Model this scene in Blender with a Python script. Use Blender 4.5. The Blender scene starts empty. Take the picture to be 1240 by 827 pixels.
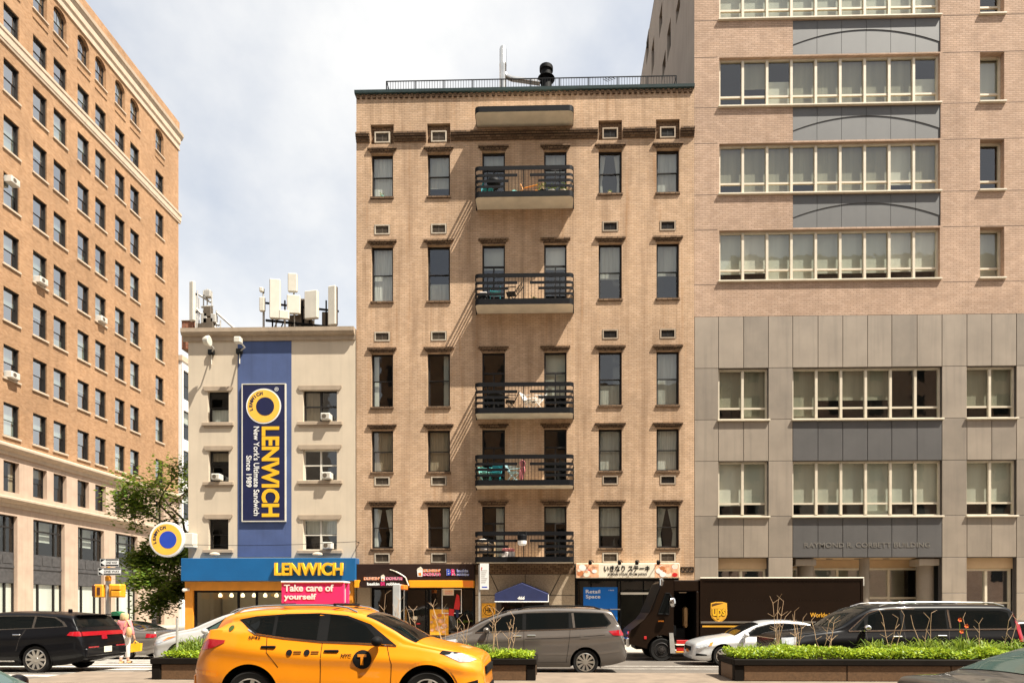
import bpy, bmesh, math, random
import numpy as np
from mathutils import Vector, Matrix, noise as mnoise

random.seed(11)
R = math.radians
SC = bpy.context.scene
COL = SC.collection

# ------------------------------------------------------------------ camera
EYE = 1.85
YAW = R(1.43)
FPX, CX, CY = 800.0, 648.0, 734.0          # focal length and principal point in photo pixels
cam_d = bpy.data.cameras.new('camera')
cam = bpy.data.objects.new('camera', cam_d)
COL.objects.link(cam)
cam.location = (0, 0, EYE)
cam.rotation_euler = (R(90), 0, YAW)
cam_d.sensor_width = 36.0
cam_d.lens = FPX / 1240 * 36.0
cam_d.shift_x = -(CX - 620) / 1240
cam_d.shift_y = (CY - 413.5) / 1240
cam_d.clip_end = 3000
SC.camera = cam

# ------------------------------------------------------------------ sky and sun
SUN = Vector((1.84, -1.0, 3.5)).normalized()      # towards the sun
w = bpy.data.worlds.new('World')
SC.world = w
w.use_nodes = True
nt = w.node_tree
nt.nodes.clear()
def wn(t, **k):
    n = nt.nodes.new(t)
    for a, b in k.items():
        setattr(n, a, b)
    return n
sky = wn('ShaderNodeTexSky', sky_type='NISHITA', sun_disc=False,
         sun_elevation=math.asin(SUN.z), sun_rotation=math.atan2(SUN.x, SUN.y),
         air_density=1.2, dust_density=2.5, ozone_density=1.0)
tc = wn('ShaderNodeTexCoord')
mp = wn('ShaderNodeMapping')
mp.inputs['Scale'].default_value = (1.0, 1.0, 1.25)
mp.inputs['Location'].default_value = (3.1, 0.4, 1.7)
ns = wn('ShaderNodeTexNoise')
ns.inputs['Scale'].default_value = 2.1
ns.inputs['Detail'].default_value = 7
ns.inputs['Roughness'].default_value = 0.55
rp = wn('ShaderNodeValToRGB')
rp.color_ramp.elements[0].position = 0.36
rp.color_ramp.elements[0].color = (0.46, 0.46, 0.46, 1)
rp.color_ramp.elements[1].position = 0.62
rp.color_ramp.elements[1].color = (1, 1, 1, 1)
cl = wn('ShaderNodeMix', data_type='RGBA')
cl.inputs[7].default_value = (6.2, 6.15, 6.0, 1)     # bright thin cloud
bgn = wn('ShaderNodeBackground')
bgn.inputs['Strength'].default_value = 0.078
wo = wn('ShaderNodeOutputWorld')
nt.links.new(tc.outputs['Generated'], mp.inputs['Vector'])
nt.links.new(mp.outputs[0], ns.inputs['Vector'])
nt.links.new(ns.outputs['Fac'], rp.inputs['Fac'])
nt.links.new(rp.outputs['Color'], cl.inputs[0])
nt.links.new(sky.outputs[0], cl.inputs[6])
nt.links.new(cl.outputs[2], bgn.inputs['Color'])
nt.links.new(bgn.outputs[0], wo.inputs['Surface'])

sd = bpy.data.lights.new('sun', 'SUN')
sd.energy = 5.0
sd.angle = R(0.55)
sd.color = (1.0, 0.94, 0.83)
so = bpy.data.objects.new('sun', sd)
COL.objects.link(so)
so.rotation_euler = (-SUN).to_track_quat('-Z', 'Y').to_euler()
so.location = SUN * 100

SC.view_settings.view_transform = 'Standard'
SC.view_settings.look = 'None'
SC.view_settings.gamma = 1
SC.view_settings.exposure = 1.17
SC.view_settings.use_curve_mapping = False

# ------------------------------------------------------------------ pixel -> place
def ray(u, v):
    r = (u - CX) / FPX
    return (r * math.cos(YAW) - math.sin(YAW), r * math.sin(YAW) + math.cos(YAW), (CY - v) / FPX)
def P(u, v, D):                 # point on the plane y = D
    d = ray(u, v); t = D / d[1]
    return Vector((d[0] * t, D, EYE + d[2] * t))
def X_(u, D=30.0): return P(u, 500, D).x
def Z_(v, u=640, D=30.0): return P(u, v, D).z

# ------------------------------------------------------------------ objects
WORLD = {}
def tag(o, label=None, cat=None, group=None, kind=None):
    if label: o['label'] = label
    if cat: o['category'] = cat
    if group: o['group'] = group
    if kind: o['kind'] = kind
    return o
def put(o, parent, world):
    world = Vector(world)
    WORLD[o.name] = world
    if parent is not None:
        o.parent = parent
        o.location = world - WORLD[parent.name]
    else:
        o.location = world
    return o
def link(name, data, parent=None, world=(0, 0, 0), rot=None):
    o = bpy.data.objects.new(name, data)
    COL.objects.link(o)
    put(o, parent, world)
    if rot is not None:
        o.rotation_euler = rot
    return o
def thing(name, label, cat, world=(0, 0, 0), group=None):
    return tag(link(name, None, None, world), label, cat, group)
def local_child(o, parent, loc=(0, 0, 0), rot=(0, 0, 0)):
    o.parent = parent; o.location = loc; o.rotation_euler = rot
    return o
def lobj(name, mesh, parent, loc=(0, 0, 0), rot=(0, 0, 0)):
    """child placed in the parent's own (possibly rotated) frame"""
    o = bpy.data.objects.new(name, mesh)
    COL.objects.link(o)
    return local_child(o, parent, loc, rot)

class MB:
    def __init__(s):
        s.v = []; s.f = []
    def add(s, vs, fs):
        n = len(s.v)
        s.v += [tuple(p) for p in vs]
        s.f += [tuple(i + n for i in f) for f in fs]
        return s
    def box(s, x0, x1, y0, y1, z0, z1):
        return s.add([(x0, y0, z0), (x1, y0, z0), (x1, y1, z0), (x0, y1, z0),
                      (x0, y0, z1), (x1, y0, z1), (x1, y1, z1), (x0, y1, z1)],
                     [(0, 3, 2, 1), (4, 5, 6, 7), (0, 1, 5, 4), (1, 2, 6, 5), (2, 3, 7, 6), (3, 0, 4, 7)])
    def bbox(s, x0, x1, y0, y1, z0, z1, b=0.02):
        """box with chamfered edges on all sides"""
        b = min(b, (x1 - x0) / 2.01, (y1 - y0) / 2.01, (z1 - z0) / 2.01)
        bm = bmesh.new()
        bmesh.ops.create_cube(bm, size=1)
        for q in bm.verts:
            q.co = Vector(((x0 + x1) / 2 + q.co.x * (x1 - x0), (y0 + y1) / 2 + q.co.y * (y1 - y0), (z0 + z1) / 2 + q.co.z * (z1 - z0)))
        bmesh.ops.bevel(bm, geom=bm.edges[:], offset=b, segments=1, affect='EDGES')
        bm.verts.index_update()
        s.add([q.co[:] for q in bm.verts], [[q.index for q in f.verts] for f in bm.faces])
        bm.free()
        return s
    def quad(s, a, b, c, d):
        return s.add([a, b, c, d], [(0, 1, 2, 3)])
    def poly(s, pts):
        return s.add(pts, [tuple(range(len(pts)))])
    def prism(s, pts, axis, a, b):
        """pts: outline in the two other axes, extruded along axis from a to b"""
        def m(p, t):
            if axis == 'y': return (p[0], t, p[1])
            if axis == 'x': return (t, p[0], p[1])
            return (p[0], p[1], t)
        n = len(pts)
        vs = [m(p, a) for p in pts] + [m(p, b) for p in pts]
        fs = [tuple(range(n)), tuple(range(2 * n - 1, n - 1, -1))]
        for i in range(n):
            j = (i + 1) % n
            fs.append((j, i, i + n, j + n))
        return s.add(vs, fs)
    def tube(s, p0, p1, r, n=8, r1=None, cap=True):
        p0 = Vector(p0); p1 = Vector(p1)
        r1 = r if r1 is None else r1
        d = (p1 - p0).normalized()
        u = d.orthogonal().normalized(); v = d.cross(u)
        vs = []
        for p, rr in ((p0, r), (p1, r1)):
            for i in range(n):
                a = 2 * math.pi * i / n
                vs.append(p + u * math.cos(a) * rr + v * math.sin(a) * rr)
        fs = [(i, (i + 1) % n, n + (i + 1) % n, n + i) for i in range(n)]
        if cap:
            fs += [tuple(range(n - 1, -1, -1)), tuple(range(n, 2 * n))]
        return s.add(vs, fs)
    def path(s, pts, r, n=6, r_end=None):
        m = len(pts) - 1
        for i in range(m):
            ra = r if r_end is None else r + (r_end - r) * i / m
            rb = r if r_end is None else r + (r_end - r) * (i + 1) / m
            s.tube(pts[i], pts[i + 1], ra, n, rb)
        return s
    def lathe(s, prof, c=(0, 0, 0), axis='z', n=24):
        """prof: list of (r, h) along axis"""
        vs = []; fs = []
        c = Vector(c)
        for r, h in prof:
            for i in range(n):
                a = 2 * math.pi * i / n
                p = (r * math.cos(a), r * math.sin(a), h)
                if axis == 'y': p = (p[0], p[2], p[1])
                elif axis == 'x': p = (p[2], p[0], p[1])
                vs.append(c + Vector(p))
        for k in range(len(prof) - 1):
            for i in range(n):
                j = (i + 1) % n
                fs.append((k * n + i, k * n + j, (k + 1) * n + j, (k + 1) * n + i))
        fs.append(tuple(range(n - 1, -1, -1)))
        fs.append(tuple((len(prof) - 1) * n + i for i in range(n)))
        return s.add(vs, fs)
    def ball(s, c, rx, ry=None, rz=None, n=10, m=7):
        ry = rx if ry is None else ry; rz = rx if rz is None else rz
        vs = []; fs = []
        for k in range(m + 1):
            t = math.pi * k / m
            for i in range(n):
                a = 2 * math.pi * i / n
                vs.append((c[0] + rx * math.sin(t) * math.cos(a), c[1] + ry * math.sin(t) * math.sin(a), c[2] + rz * math.cos(t)))
        for k in range(m):
            for i in range(n):
                j = (i + 1) % n
                fs.append((k * n + i, k * n + j, (k + 1) * n + j, (k + 1) * n + i))
        return s.add(vs, fs)
    def mesh(s, name, mat=None, smooth=None, origin=(0, 0, 0), normals=True):
        me = bpy.data.meshes.new(name)
        o = Vector(origin)
        me.from_pydata([tuple(Vector(p) - o) for p in s.v], [], s.f)
        if normals:
            bm = bmesh.new(); bm.from_mesh(me)
            bmesh.ops.recalc_face_normals(bm, faces=bm.faces[:])
            bm.to_mesh(me); bm.free()
        if mat: me.materials.append(mat)
        if smooth is not None:
            me.shade_smooth()
            me.set_sharp_from_angle(angle=R(smooth))
        me.update()
        return me
    def build(s, name, mat, parent=None, origin=None, smooth=None, normals=True):
        """vertices are world coordinates; origin is where the object's own origin goes"""
        if origin is None:
            a = np.array(s.v)
            lo = a.min(0); hi = a.max(0)
            origin = ((lo[0] + hi[0]) / 2, (lo[1] + hi[1]) / 2, lo[2])
        return link(name, s.mesh(name, mat, smooth, origin, normals), parent, origin)
    def lbuild(s, name, mat, parent, smooth=None, normals=True):
        return lobj(name, s.mesh(name, mat, smooth, (0, 0, 0), normals), parent)

def struct(name, mb, mat):
    o = mb.build(name, mat)
    o['kind'] = 'structure'
    return o

def text_mesh(body, size, mat, depth=0.004, bold=0.0, shear=0.0, align='CENTER', sx=1.0, spacing=1.0, bevel=0.0):
    """lettering as a mesh: x right, z up, facing -y, centred on origin"""
    cu = bpy.data.curves.new('lettering', 'FONT')
    cu.body = body; cu.size = size; cu.align_x = align; cu.align_y = 'CENTER'
    cu.extrude = depth; cu.offset = bold; cu.shear = shear; cu.space_character = spacing
    cu.resolution_u = 4
    cu.bevel_depth = bevel
    ob = bpy.data.objects.new('tmp_lettering', cu)
    COL.objects.link(ob)
    dg = bpy.context.evaluated_depsgraph_get()
    me = bpy.data.meshes.new_from_object(ob.evaluated_get(dg))
    bpy.data.objects.remove(ob); bpy.data.curves.remove(cu)
    me.transform(Matrix.Rotation(R(90), 4, 'X') @ Matrix.Diagonal((sx, 1, 1, 1)))
    me.materials.clear(); me.materials.append(mat)
    me.name = 'lettering'
    return me
def fit_text(me, x0, x1, z0, z1, y):
    """stretch lettering into the rectangle; front at y"""
    a = np.empty(len(me.vertices) * 3); me.vertices.foreach_get('co', a); a = a.reshape(-1, 3)
    lo = a.min(0); hi = a.max(0)
    a[:, 0] = x0 + (a[:, 0] - lo[0]) / max(hi[0] - lo[0], 1e-6) * (x1 - x0)
    a[:, 2] = z0 + (a[:, 2] - lo[2]) / max(hi[2] - lo[2], 1e-6) * (z1 - z0)
    a[:, 1] = a[:, 1] - hi[1] + y
    me.vertices.foreach_set('co', a.ravel()); me.update()
    return me
def sign_text(body, x0, x1, z0, z1, y, mat, parent, depth=0.01, bold=0.0, shear=0, name='lettering'):
    me = fit_text(text_mesh(body, 1.0, mat, depth, bold, shear), x0, x1, z0, z1, y)
    o = ((x0 + x1) / 2, y, (z0 + z1) / 2)
    me.transform(Matrix.Translation(-Vector(o)))
    return link(name, me, parent, o)
def disc_pts(cx, cz, rx, rz, n=32, a0=0, a1=360):
    k = n if a1 - a0 >= 360 else n + 1
    return [(cx + rx * math.cos(R(a0 + (a1 - a0) * i / n)), cz + rz * math.sin(R(a0 + (a1 - a0) * i / n))) for i in range(k)]

# ------------------------------------------------------------------ materials
MATS = {}
def newmat(name):
    m = bpy.data.materials.new(name); m.use_nodes = True
    m.node_tree.nodes.clear()
    MATS[name] = m
    return m
class NT:
    def __init__(s, m): s.t = m.node_tree
    def n(s, t, ins=None, **k):
        nd = s.t.nodes.new(t)
        for a, b in k.items(): setattr(nd, a, b)
        for a, b in (ins or {}).items():
            if hasattr(b, 'is_output'): s.t.links.new(b, nd.inputs[a])
            else: nd.inputs[a].default_value = b
        return nd
    def l(s, a, b): s.t.links.new(a, b)
    def mix(s, fac, a, b, blend='MIX'):
        nd = s.n('ShaderNodeMix', data_type='RGBA', blend_type=blend)
        for i, q in ((0, fac), (6, a), (7, b)):
            if hasattr(q, 'is_output'): s.l(q, nd.inputs[i])
            else: nd.inputs[i].default_value = q if i == 0 else (*q, 1) if len(q) == 3 else q
        return nd.outputs[2]
    def math(s, op, a, b=0.5, clamp=False):
        nd = s.n('ShaderNodeMath', operation=op, use_clamp=clamp)
        for i, q in ((0, a), (1, b)):
            if hasattr(q, 'is_output'): s.l(q, nd.inputs[i])
            else: nd.inputs[i].default_value = q
        return nd.outputs[0]
    def noise(s, vec, scale, detail=4, rough=0.55, dim='3D'):
        nd = s.n('ShaderNodeTexNoise', {'Scale': scale, 'Detail': detail, 'Roughness': rough})
        if vec is not None: s.l(vec, nd.inputs['Vector'])
        return nd.outputs['Fac']
    def ramp(s, fac, lo, hi, a=0.0, b=1.0):
        nd = s.n('ShaderNodeMapRange', {'From Min': lo, 'From Max': hi, 'To Min': a, 'To Max': b})
        nd.clamp = True
        s.l(fac, nd.inputs[0])
        return nd.outputs[0]
    def out(s, sh):
        o = s.n('ShaderNodeOutputMaterial'); s.l(sh, o.inputs['Surface'])
def pbr(name, col, rough=0.6, metal=0.0, var=0.12, scale=3.0, bump=0.0, bscale=40.0, coat=0.0, streak=0.0, emit=None, spec=0.5):
    m = newmat(name); g = NT(m)
    geo = g.n('ShaderNodeNewGeometry')
    pos = geo.outputs['Position']
    c = col
    b = g.n('ShaderNodeBsdfPrincipled', {'Roughness': rough, 'Metallic': metal, 'Coat Weight': coat, 'Coat Roughness': 0.03, 'Specular IOR Level': spec})
    base = None
    if var > 0:
        nf = g.noise(pos, scale, 5)
        k = g.ramp(nf, 0.3, 0.7, 1 - var, 1 + var)
        base = g.mix(1.0, c, (1, 1, 1), 'MULTIPLY')
        mm = g.n('ShaderNodeVectorMath', operation='SCALE')
        mm.inputs[0].default_value = c
        g.l(k, mm.inputs['Scale'])
        base = mm.outputs[0]
    if streak > 0:
        sx = g.n('ShaderNodeVectorMath', {1: (2.2, 2.2, 0.12)}, operation='MULTIPLY'); g.l(pos, sx.inputs[0])
        sf = g.ramp(g.noise(sx.outputs[0], 2.0, 5), 0.5, 0.75, 0, streak)
        base = g.mix(sf, base if base is not None else c, tuple(q * 0.45 for q in c))
    if base is not None: g.l(base, b.inputs['Base Color'])
    else: b.inputs['Base Color'].default_value = (*c, 1)
    if bump > 0:
        bp = g.n('ShaderNodeBump', {'Strength': bump, 'Distance': 0.02})
        g.l(g.noise(pos, bscale, 3), bp.inputs['Height'])
        g.l(bp.outputs[0], b.inputs['Normal'])
    if emit:
        b.inputs['Emission Color'].default_value = (*emit[0], 1); b.inputs['Emission Strength'].default_value = emit[1]
    g.out(b.outputs[0])
    return m
def brick(name, c1, c2, mortar, bw=0.24, bh=0.085, mort=0.012, stain=0.35, stain_col=(0.12, 0.08, 0.05), rust=0.0):
    m = newmat(name); g = NT(m)
    pos = g.n('ShaderNodeNewGeometry').outputs['Position']
    sp = g.n('ShaderNodeSeparateXYZ', {0: pos})
    xy = g.math('ADD', sp.outputs[0], sp.outputs[1])
    cv = g.n('ShaderNodeCombineXYZ', {0: xy, 1: sp.outputs[2]})
    bt = g.n('ShaderNodeTexBrick', {'Color1': (*c1, 1), 'Color2': (*c2, 1), 'Mortar': (*mortar, 1), 'Scale': 1.0, 'Mortar Size': mort,
                                    'Mortar Smooth': 0.2, 'Bias': 0.0, 'Brick Width': bw, 'Row Height': bh})
    g.l(cv.outputs[0], bt.inputs['Vector'])
    big = g.ramp(g.noise(pos, 0.35, 5), 0.32, 0.68, 0.86, 1.12)
    mid = g.ramp(g.noise(pos, 2.2, 4), 0.3, 0.7, 0.9, 1.1)
    k = g.math('MULTIPLY', big, mid)
    sc = g.n('ShaderNodeVectorMath', operation='SCALE')
    g.l(bt.outputs['Color'], sc.inputs[0]); g.l(k, sc.inputs['Scale'])
    col = sc.outputs[0]
    st = g.n('ShaderNodeVectorMath', {1: (1.6, 1.6, 0.10)}, operation='MULTIPLY'); g.l(pos, st.inputs[0])
    sf = g.ramp(g.noise(st.outputs[0], 1.6, 6, 0.6), 0.47, 0.78, 0, stain)
    col = g.mix(sf, col, stain_col)
    if rust > 0:
        st2 = g.n('ShaderNodeVectorMath', {1: (3.0, 3.0, 0.16)}, operation='MULTIPLY'); g.l(pos, st2.inputs[0])
        rf = g.ramp(g.noise(st2.outputs[0], 1.1, 5, 0.6), 0.57, 0.78, 0, rust)
        col = g.mix(rf, col, (0.34, 0.15, 0.04))
    b = g.n('ShaderNodeBsdfPrincipled', {'Roughness': 0.88, 'Specular IOR Level': 0.25})
    g.l(col, b.inputs['Base Color'])
    bp = g.n('ShaderNodeBump', {'Strength': 0.5, 'Distance': 0.012}, invert=True)
    g.l(bt.outputs['Fac'], bp.inputs['Height']); g.l(bp.outputs[0], b.inputs['Normal'])
    g.out(b.outputs[0])
    return m
def glass(name, tint=(0.86, 0.90, 0.88), refl=1.0, rough=0.02, wave=0.25, f0=0.09):
    m = newmat(name); g = NT(m)
    tr = g.n('ShaderNodeBsdfTransparent', {'Color': (*tint, 1)})
    pos = g.n('ShaderNodeNewGeometry').outputs['Position']
    bp = g.n('ShaderNodeBump', {'Strength': wave, 'Distance': 0.01})
    g.l(g.noise(pos, 1.3, 2), bp.inputs['Height'])
    gl = g.n('ShaderNodeBsdfGlossy', {'Color': (refl, refl, refl, 1), 'Roughness': rough, 'Normal': bp.outputs[0]})
    geo = g.n('ShaderNodeNewGeometry')
    dt = g.n('ShaderNodeVectorMath', operation='DOT_PRODUCT'); g.l(geo.outputs['Normal'], dt.inputs[0]); g.l(geo.outputs['Incoming'], dt.inputs[1])
    k = g.math('POWER', g.math('SUBTRACT', 1.0, g.math('ABSOLUTE', dt.outputs['Value'])), 5.0)      # Schlick
    fr = g.math('ADD', g.math('MULTIPLY', k, 1 - f0), f0)
    ms = g.n('ShaderNodeMixShader', {0: fr, 1: tr.outputs[0], 2: gl.outputs[0]})
    g.out(ms.outputs[0])
    return m
def cloth(name, col, fold=14.0, rough=0.9, trans=0.25):
    """curtain or blind: folds as relief, with fold shade put into the colour"""
    m = newmat(name); g = NT(m)
    pos = g.n('ShaderNodeNewGeometry').outputs['Position']
    sp = g.n('ShaderNodeSeparateXYZ', {0: pos})
    xy = g.math('ADD', sp.outputs[0], sp.outputs[1])
    cv = g.n('ShaderNodeCombineXYZ', {0: xy, 1: g.math('MULTIPLY', sp.outputs[2], 0.06)})
    nz = g.noise(cv.outputs[0], fold, 3)
    bp = g.n('ShaderNodeBump', {'Strength': 0.8, 'Distance': 0.05})
    g.l(nz, bp.inputs['Height'])
    k = g.ramp(nz, 0.3, 0.7, 0.75, 1.1)  # hollows of the folds darkened in the colour as well
    sc = g.n('ShaderNodeVectorMath', operation='SCALE'); sc.inputs[0].default_value = col; g.l(k, sc.inputs['Scale'])
    b = g.n('ShaderNodeBsdfPrincipled', {'Roughness': rough, 'Normal': bp.outputs[0]})
    g.l(sc.outputs[0], b.inputs['Base Color'])
    g.out(b.outputs[0])
    return m

M = {}
M['brick_mid'] = brick('tan_brick', (0.555, 0.38, 0.25), (0.475, 0.315, 0.195), (0.34, 0.235, 0.15), 0.24, 0.08, 0.011, 0.6, (0.16, 0.09, 0.045), 0.45)
M['brick_mid_dark'] = brick('shaded_trim_brick', (0.24, 0.15, 0.085), (0.12, 0.072, 0.04), (0.05, 0.03, 0.018), 0.24, 0.09, 0.014, 0.3)  # darker copy of the tan brick; corbel and niche shade put into it
M['brick_left'] = brick('orange_brick', (0.40, 0.23, 0.122), (0.30, 0.16, 0.075), (0.33, 0.22, 0.135), 0.24, 0.085, 0.011, 0.22, (0.17, 0.09, 0.04))
M['brick_right'] = brick('pink_tan_brick', (0.515, 0.36, 0.262), (0.435, 0.295, 0.205), (0.31, 0.215, 0.15), 0.26, 0.085, 0.011, 0.22, (0.2, 0.12, 0.08))
M['brick_red'] = brick('red_brick', (0.33, 0.11, 0.05), (0.25, 0.08, 0.04), (0.3, 0.2, 0.15))
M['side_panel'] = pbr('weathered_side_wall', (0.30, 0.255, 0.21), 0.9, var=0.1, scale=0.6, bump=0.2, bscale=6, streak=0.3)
M['limestone'] = pbr('pale_limestone', (0.45, 0.33, 0.245), 0.85, var=0.1, scale=1.2, bump=0.15, bscale=30, streak=0.25)
M['limestone_trim'] = pbr('limestone_trim', (0.47, 0.365, 0.265), 0.8, var=0.1, scale=2, streak=0.2)
M['stucco'] = pbr('cream_stucco', (0.55, 0.46, 0.345), 0.9, var=0.07, scale=0.8, bump=0.1, bscale=60, streak=0.18)
M['stucco_trim'] = pbr('brown_stucco_trim', (0.36, 0.28, 0.20), 0.85, var=0.12, scale=2, streak=0.25)
M['granite'] = pbr('grey_granite', (0.228, 0.186, 0.142), 0.6, var=0.13, scale=0.9, bump=0.05, bscale=90, streak=0.3)
M['granite2'] = pbr('warm_granite', (0.278, 0.226, 0.172), 0.6, var=0.14, scale=0.7, bump=0.05, bscale=90, streak=0.35)
M['granite_dark'] = pbr('dark_granite', (0.085, 0.08, 0.076), 0.5, var=0.1, scale=1.0, streak=0.15)
M['spandrel'] = pbr('spandrel_grey', (0.098, 0.096, 0.092), 0.5, var=0.08, scale=1.1, streak=0.12)
M['joint'] = pbr('dark_joint', (0.06, 0.05, 0.045), 0.9, var=0)  # plain dark tone for joints, backings and roofs
M['black_metal'] = pbr('black_metal', (0.007, 0.007, 0.008), 0.6, 0.0, var=0.15, scale=6, spec=0.12)
M['frame_dark'] = pbr('dark_window_frame', (0.018, 0.015, 0.013), 0.55, var=0.15, spec=0.3)
M['frame_cream'] = pbr('cream_window_frame', (0.60, 0.525, 0.40), 0.55, var=0.08)
M['frame_white'] = pbr('white_window_frame', (0.62, 0.58, 0.50), 0.5, var=0.08)
M['concrete'] = pbr('balcony_concrete', (0.66, 0.585, 0.465), 0.9, var=0.12, scale=1.6, bump=0.15, streak=0.1)
M['soffit'] = pbr('soffit_tan', (0.50, 0.34, 0.19), 0.8, var=0.06)
M['interior'] = pbr('dim_room', (0.035, 0.033, 0.030), 0.95, var=0.35, scale=0.5)  # backing sheets behind glass; dimness of the rooms put into their colour
M['glass'] = glass('window_glass')
M['glass_teal'] = glass('greenish_glass', (0.86, 0.89, 0.85), 1.0)
M['glass_sky'] = glass('coated_glass', (0.7, 0.78, 0.75), 1.0, f0=0.45)
M['curtain_white'] = cloth('white_curtain', (0.62, 0.60, 0.54))
M['curtain_grey'] = cloth('grey_curtain', (0.42, 0.41, 0.36), 7)
M['curtain_tan'] = cloth('tan_curtain', (0.36, 0.28, 0.19), 12)
M['blind'] = cloth('pale_roller_blind', (0.57, 0.55, 0.47), 1.0)
M['blind_teal'] = cloth('teal_roller_blind', (0.53, 0.53, 0.465), 1.0)
M['olive_reflection'] = cloth('olive_facade_reflection', (0.31, 0.29, 0.22), 2.5)  # olive tone of the reflected facades, painted on sheets behind the glass
M['blind_white'] = cloth('white_roller_blind', (0.74, 0.71, 0.63), 1.0)
M['green_copper'] = pbr('green_copper', (0.018, 0.042, 0.042), 0.6, var=0.2)
M['vent_tan'] = pbr('vent_tan', (0.44, 0.37, 0.28), 0.6, var=0.2, scale=5)
M['steel'] = pbr('stainless_steel', (0.62, 0.60, 0.56), 0.25, 1.0, var=0.1)
M['grey_paint'] = pbr('grey_paint', (0.42, 0.42, 0.40), 0.45, var=0.08)
M['antenna'] = pbr('antenna_beige', (0.60, 0.565, 0.48), 0.5, var=0.06)
M['ac_white'] = pbr('air_conditioner_white', (0.62, 0.60, 0.54), 0.45, var=0.1)
M['grille'] = pbr('grille_brown', (0.10, 0.075, 0.05), 0.6, var=0.2)
M['blue_wall'] = pbr('painted_blue_wall', (0.055, 0.085, 0.20), 0.75, var=0.12, scale=1.2, streak=0.25)
M['navy'] = pbr('navy_panel', (0.010, 0.013, 0.055), 0.35, var=0.08)
M['blue_fascia'] = pbr('blue_fascia', (0.006, 0.10, 0.27), 0.4, var=0.08, scale=1.0)
M['yellow'] = pbr('sign_yellow', (0.82, 0.44, 0.015), 0.45, var=0.04)
M['yellow_pale'] = pbr('sign_yellow_pale', (0.85, 0.48, 0.06), 0.45, var=0.04)
M['white'] = pbr('white_paint', (0.78, 0.77, 0.74), 0.5, var=0.05)
M['orange'] = pbr('orange_paint', (0.75, 0.28, 0.025), 0.5, var=0.08, streak=0.1)
M['dd_brown'] = pbr('dark_brown_fascia', (0.028, 0.0145, 0.011), 0.5, var=0.08, spec=0.15)
M['dd_orange'] = pbr('shop_orange', (0.80, 0.20, 0.02), 0.4, var=0.03)
M['dd_amber'] = pbr('shop_amber', (0.85, 0.34, 0.01), 0.4, var=0.03)
M['pink'] = pbr('shop_pink', (0.66, 0.03, 0.16), 0.4, var=0.03)
M['blue'] = pbr('shop_blue', (0.02, 0.06, 0.42), 0.4, var=0.03)
M['red'] = pbr('red_paint', (0.55, 0.02, 0.02), 0.4, var=0.05)
M['black'] = pbr('flat_black', (0.007, 0.007, 0.007), 0.65, var=0, spec=0.15)
M['retail_blue'] = pbr('poster_blue', (0.005, 0.13, 0.50), 0.35, var=0.04)
M['awning_navy'] = pbr('navy_awning', (0.012, 0.018, 0.075), 0.85, var=0.12, bump=0.1, bscale=80)
M['pebble'] = pbr('exposed_aggregate', (0.33, 0.255, 0.175), 0.9, var=0.25, scale=22, bump=0.4, bscale=60)
M['rubber'] = pbr('tyre_rubber', (0.013, 0.012, 0.011), 0.85, var=0.15, scale=8, spec=0.2)
M['rim'] = pbr('alloy_rim', (0.66, 0.63, 0.57), 0.28, 0.9, var=0.05)
M['rim_dark'] = pbr('dark_wheel', (0.03, 0.025, 0.022), 0.5, var=0.1)
M['chrome'] = pbr('chrome', (0.75, 0.74, 0.72), 0.12, 1.0, var=0)
M['car_glass'] = pbr('dark_car_glass', (0.005, 0.006, 0.006), 0.05, 0.0, var=0, spec=0.2)
M['car_glass_green'] = pbr('green_car_glass', (0.05, 0.085, 0.075), 0.05, 0.0, var=0, spec=0.5)
M['trim_black'] = pbr('black_plastic', (0.007, 0.007, 0.007), 0.65, var=0.1, spec=0.12)
M['tail_red'] = pbr('tail_lamp_red', (0.30, 0.006, 0.012), 0.12, var=0.1, scale=9, coat=0.6)
M['lamp_clear'] = pbr('lamp_clear', (0.55, 0.56, 0.56), 0.12, 0.4, var=0.3, scale=14, coat=0.6)
M['lamp_amber'] = pbr('lamp_amber', (0.75, 0.22, 0.02), 0.2, var=0.05, coat=0.5)
M['taxi_yellow'] = pbr('taxi_yellow_paint', (0.76, 0.245, 0.004), 0.35, var=0.03, coat=0.7)
M['black_paint'] = pbr('black_car_paint', (0.004, 0.004, 0.005), 0.35, var=0.05, coat=0.28, spec=0.12)
M['greybrown_paint'] = pbr('grey_brown_metallic_paint', (0.155, 0.135, 0.118), 0.25, 0.45, var=0.03, coat=1.0)
M['silver_paint'] = pbr('silver_metallic_paint', (0.56, 0.55, 0.52), 0.32, 0.35, var=0.03, coat=0.7)
M['white_car'] = pbr('pale_silver_paint', (0.62, 0.62, 0.61), 0.3, 0.15, var=0.03, coat=0.8)
M['grey_car'] = pbr('dark_grey_paint', (0.075, 0.072, 0.068), 0.3, 0.4, var=0.03, coat=0.8)
M['ups_brown'] = pbr('delivery_brown', (0.0125, 0.0058, 0.0024), 0.42, var=0.12, scale=1.0, coat=0.0, spec=0.16)
M['ups_gold'] = pbr('logo_gold', (0.80, 0.40, 0.04), 0.35, var=0.08, scale=3)
M['ups_logo_brown'] = pbr('logo_brown', (0.10, 0.045, 0.012), 0.4, var=0.1)
M['planter_brown'] = pbr('planter_brown_granite', (0.115, 0.062, 0.028), 0.55, var=0.25, scale=26, bump=0.1, bscale=120)
M['planter_rim'] = pbr('planter_dark_rim', (0.010, 0.0075, 0.0055), 0.7, var=0.2, spec=0.1)
M['soil'] = pbr('soil', (0.06, 0.04, 0.025), 0.95, var=0.3, scale=20)
M['straw'] = pbr('dry_straw', (0.50, 0.33, 0.20), 0.8, var=0.2, scale=10)
M['carved'] = pbr('carved_letter', (0.15, 0.135, 0.115), 0.6, var=0.1)
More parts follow.
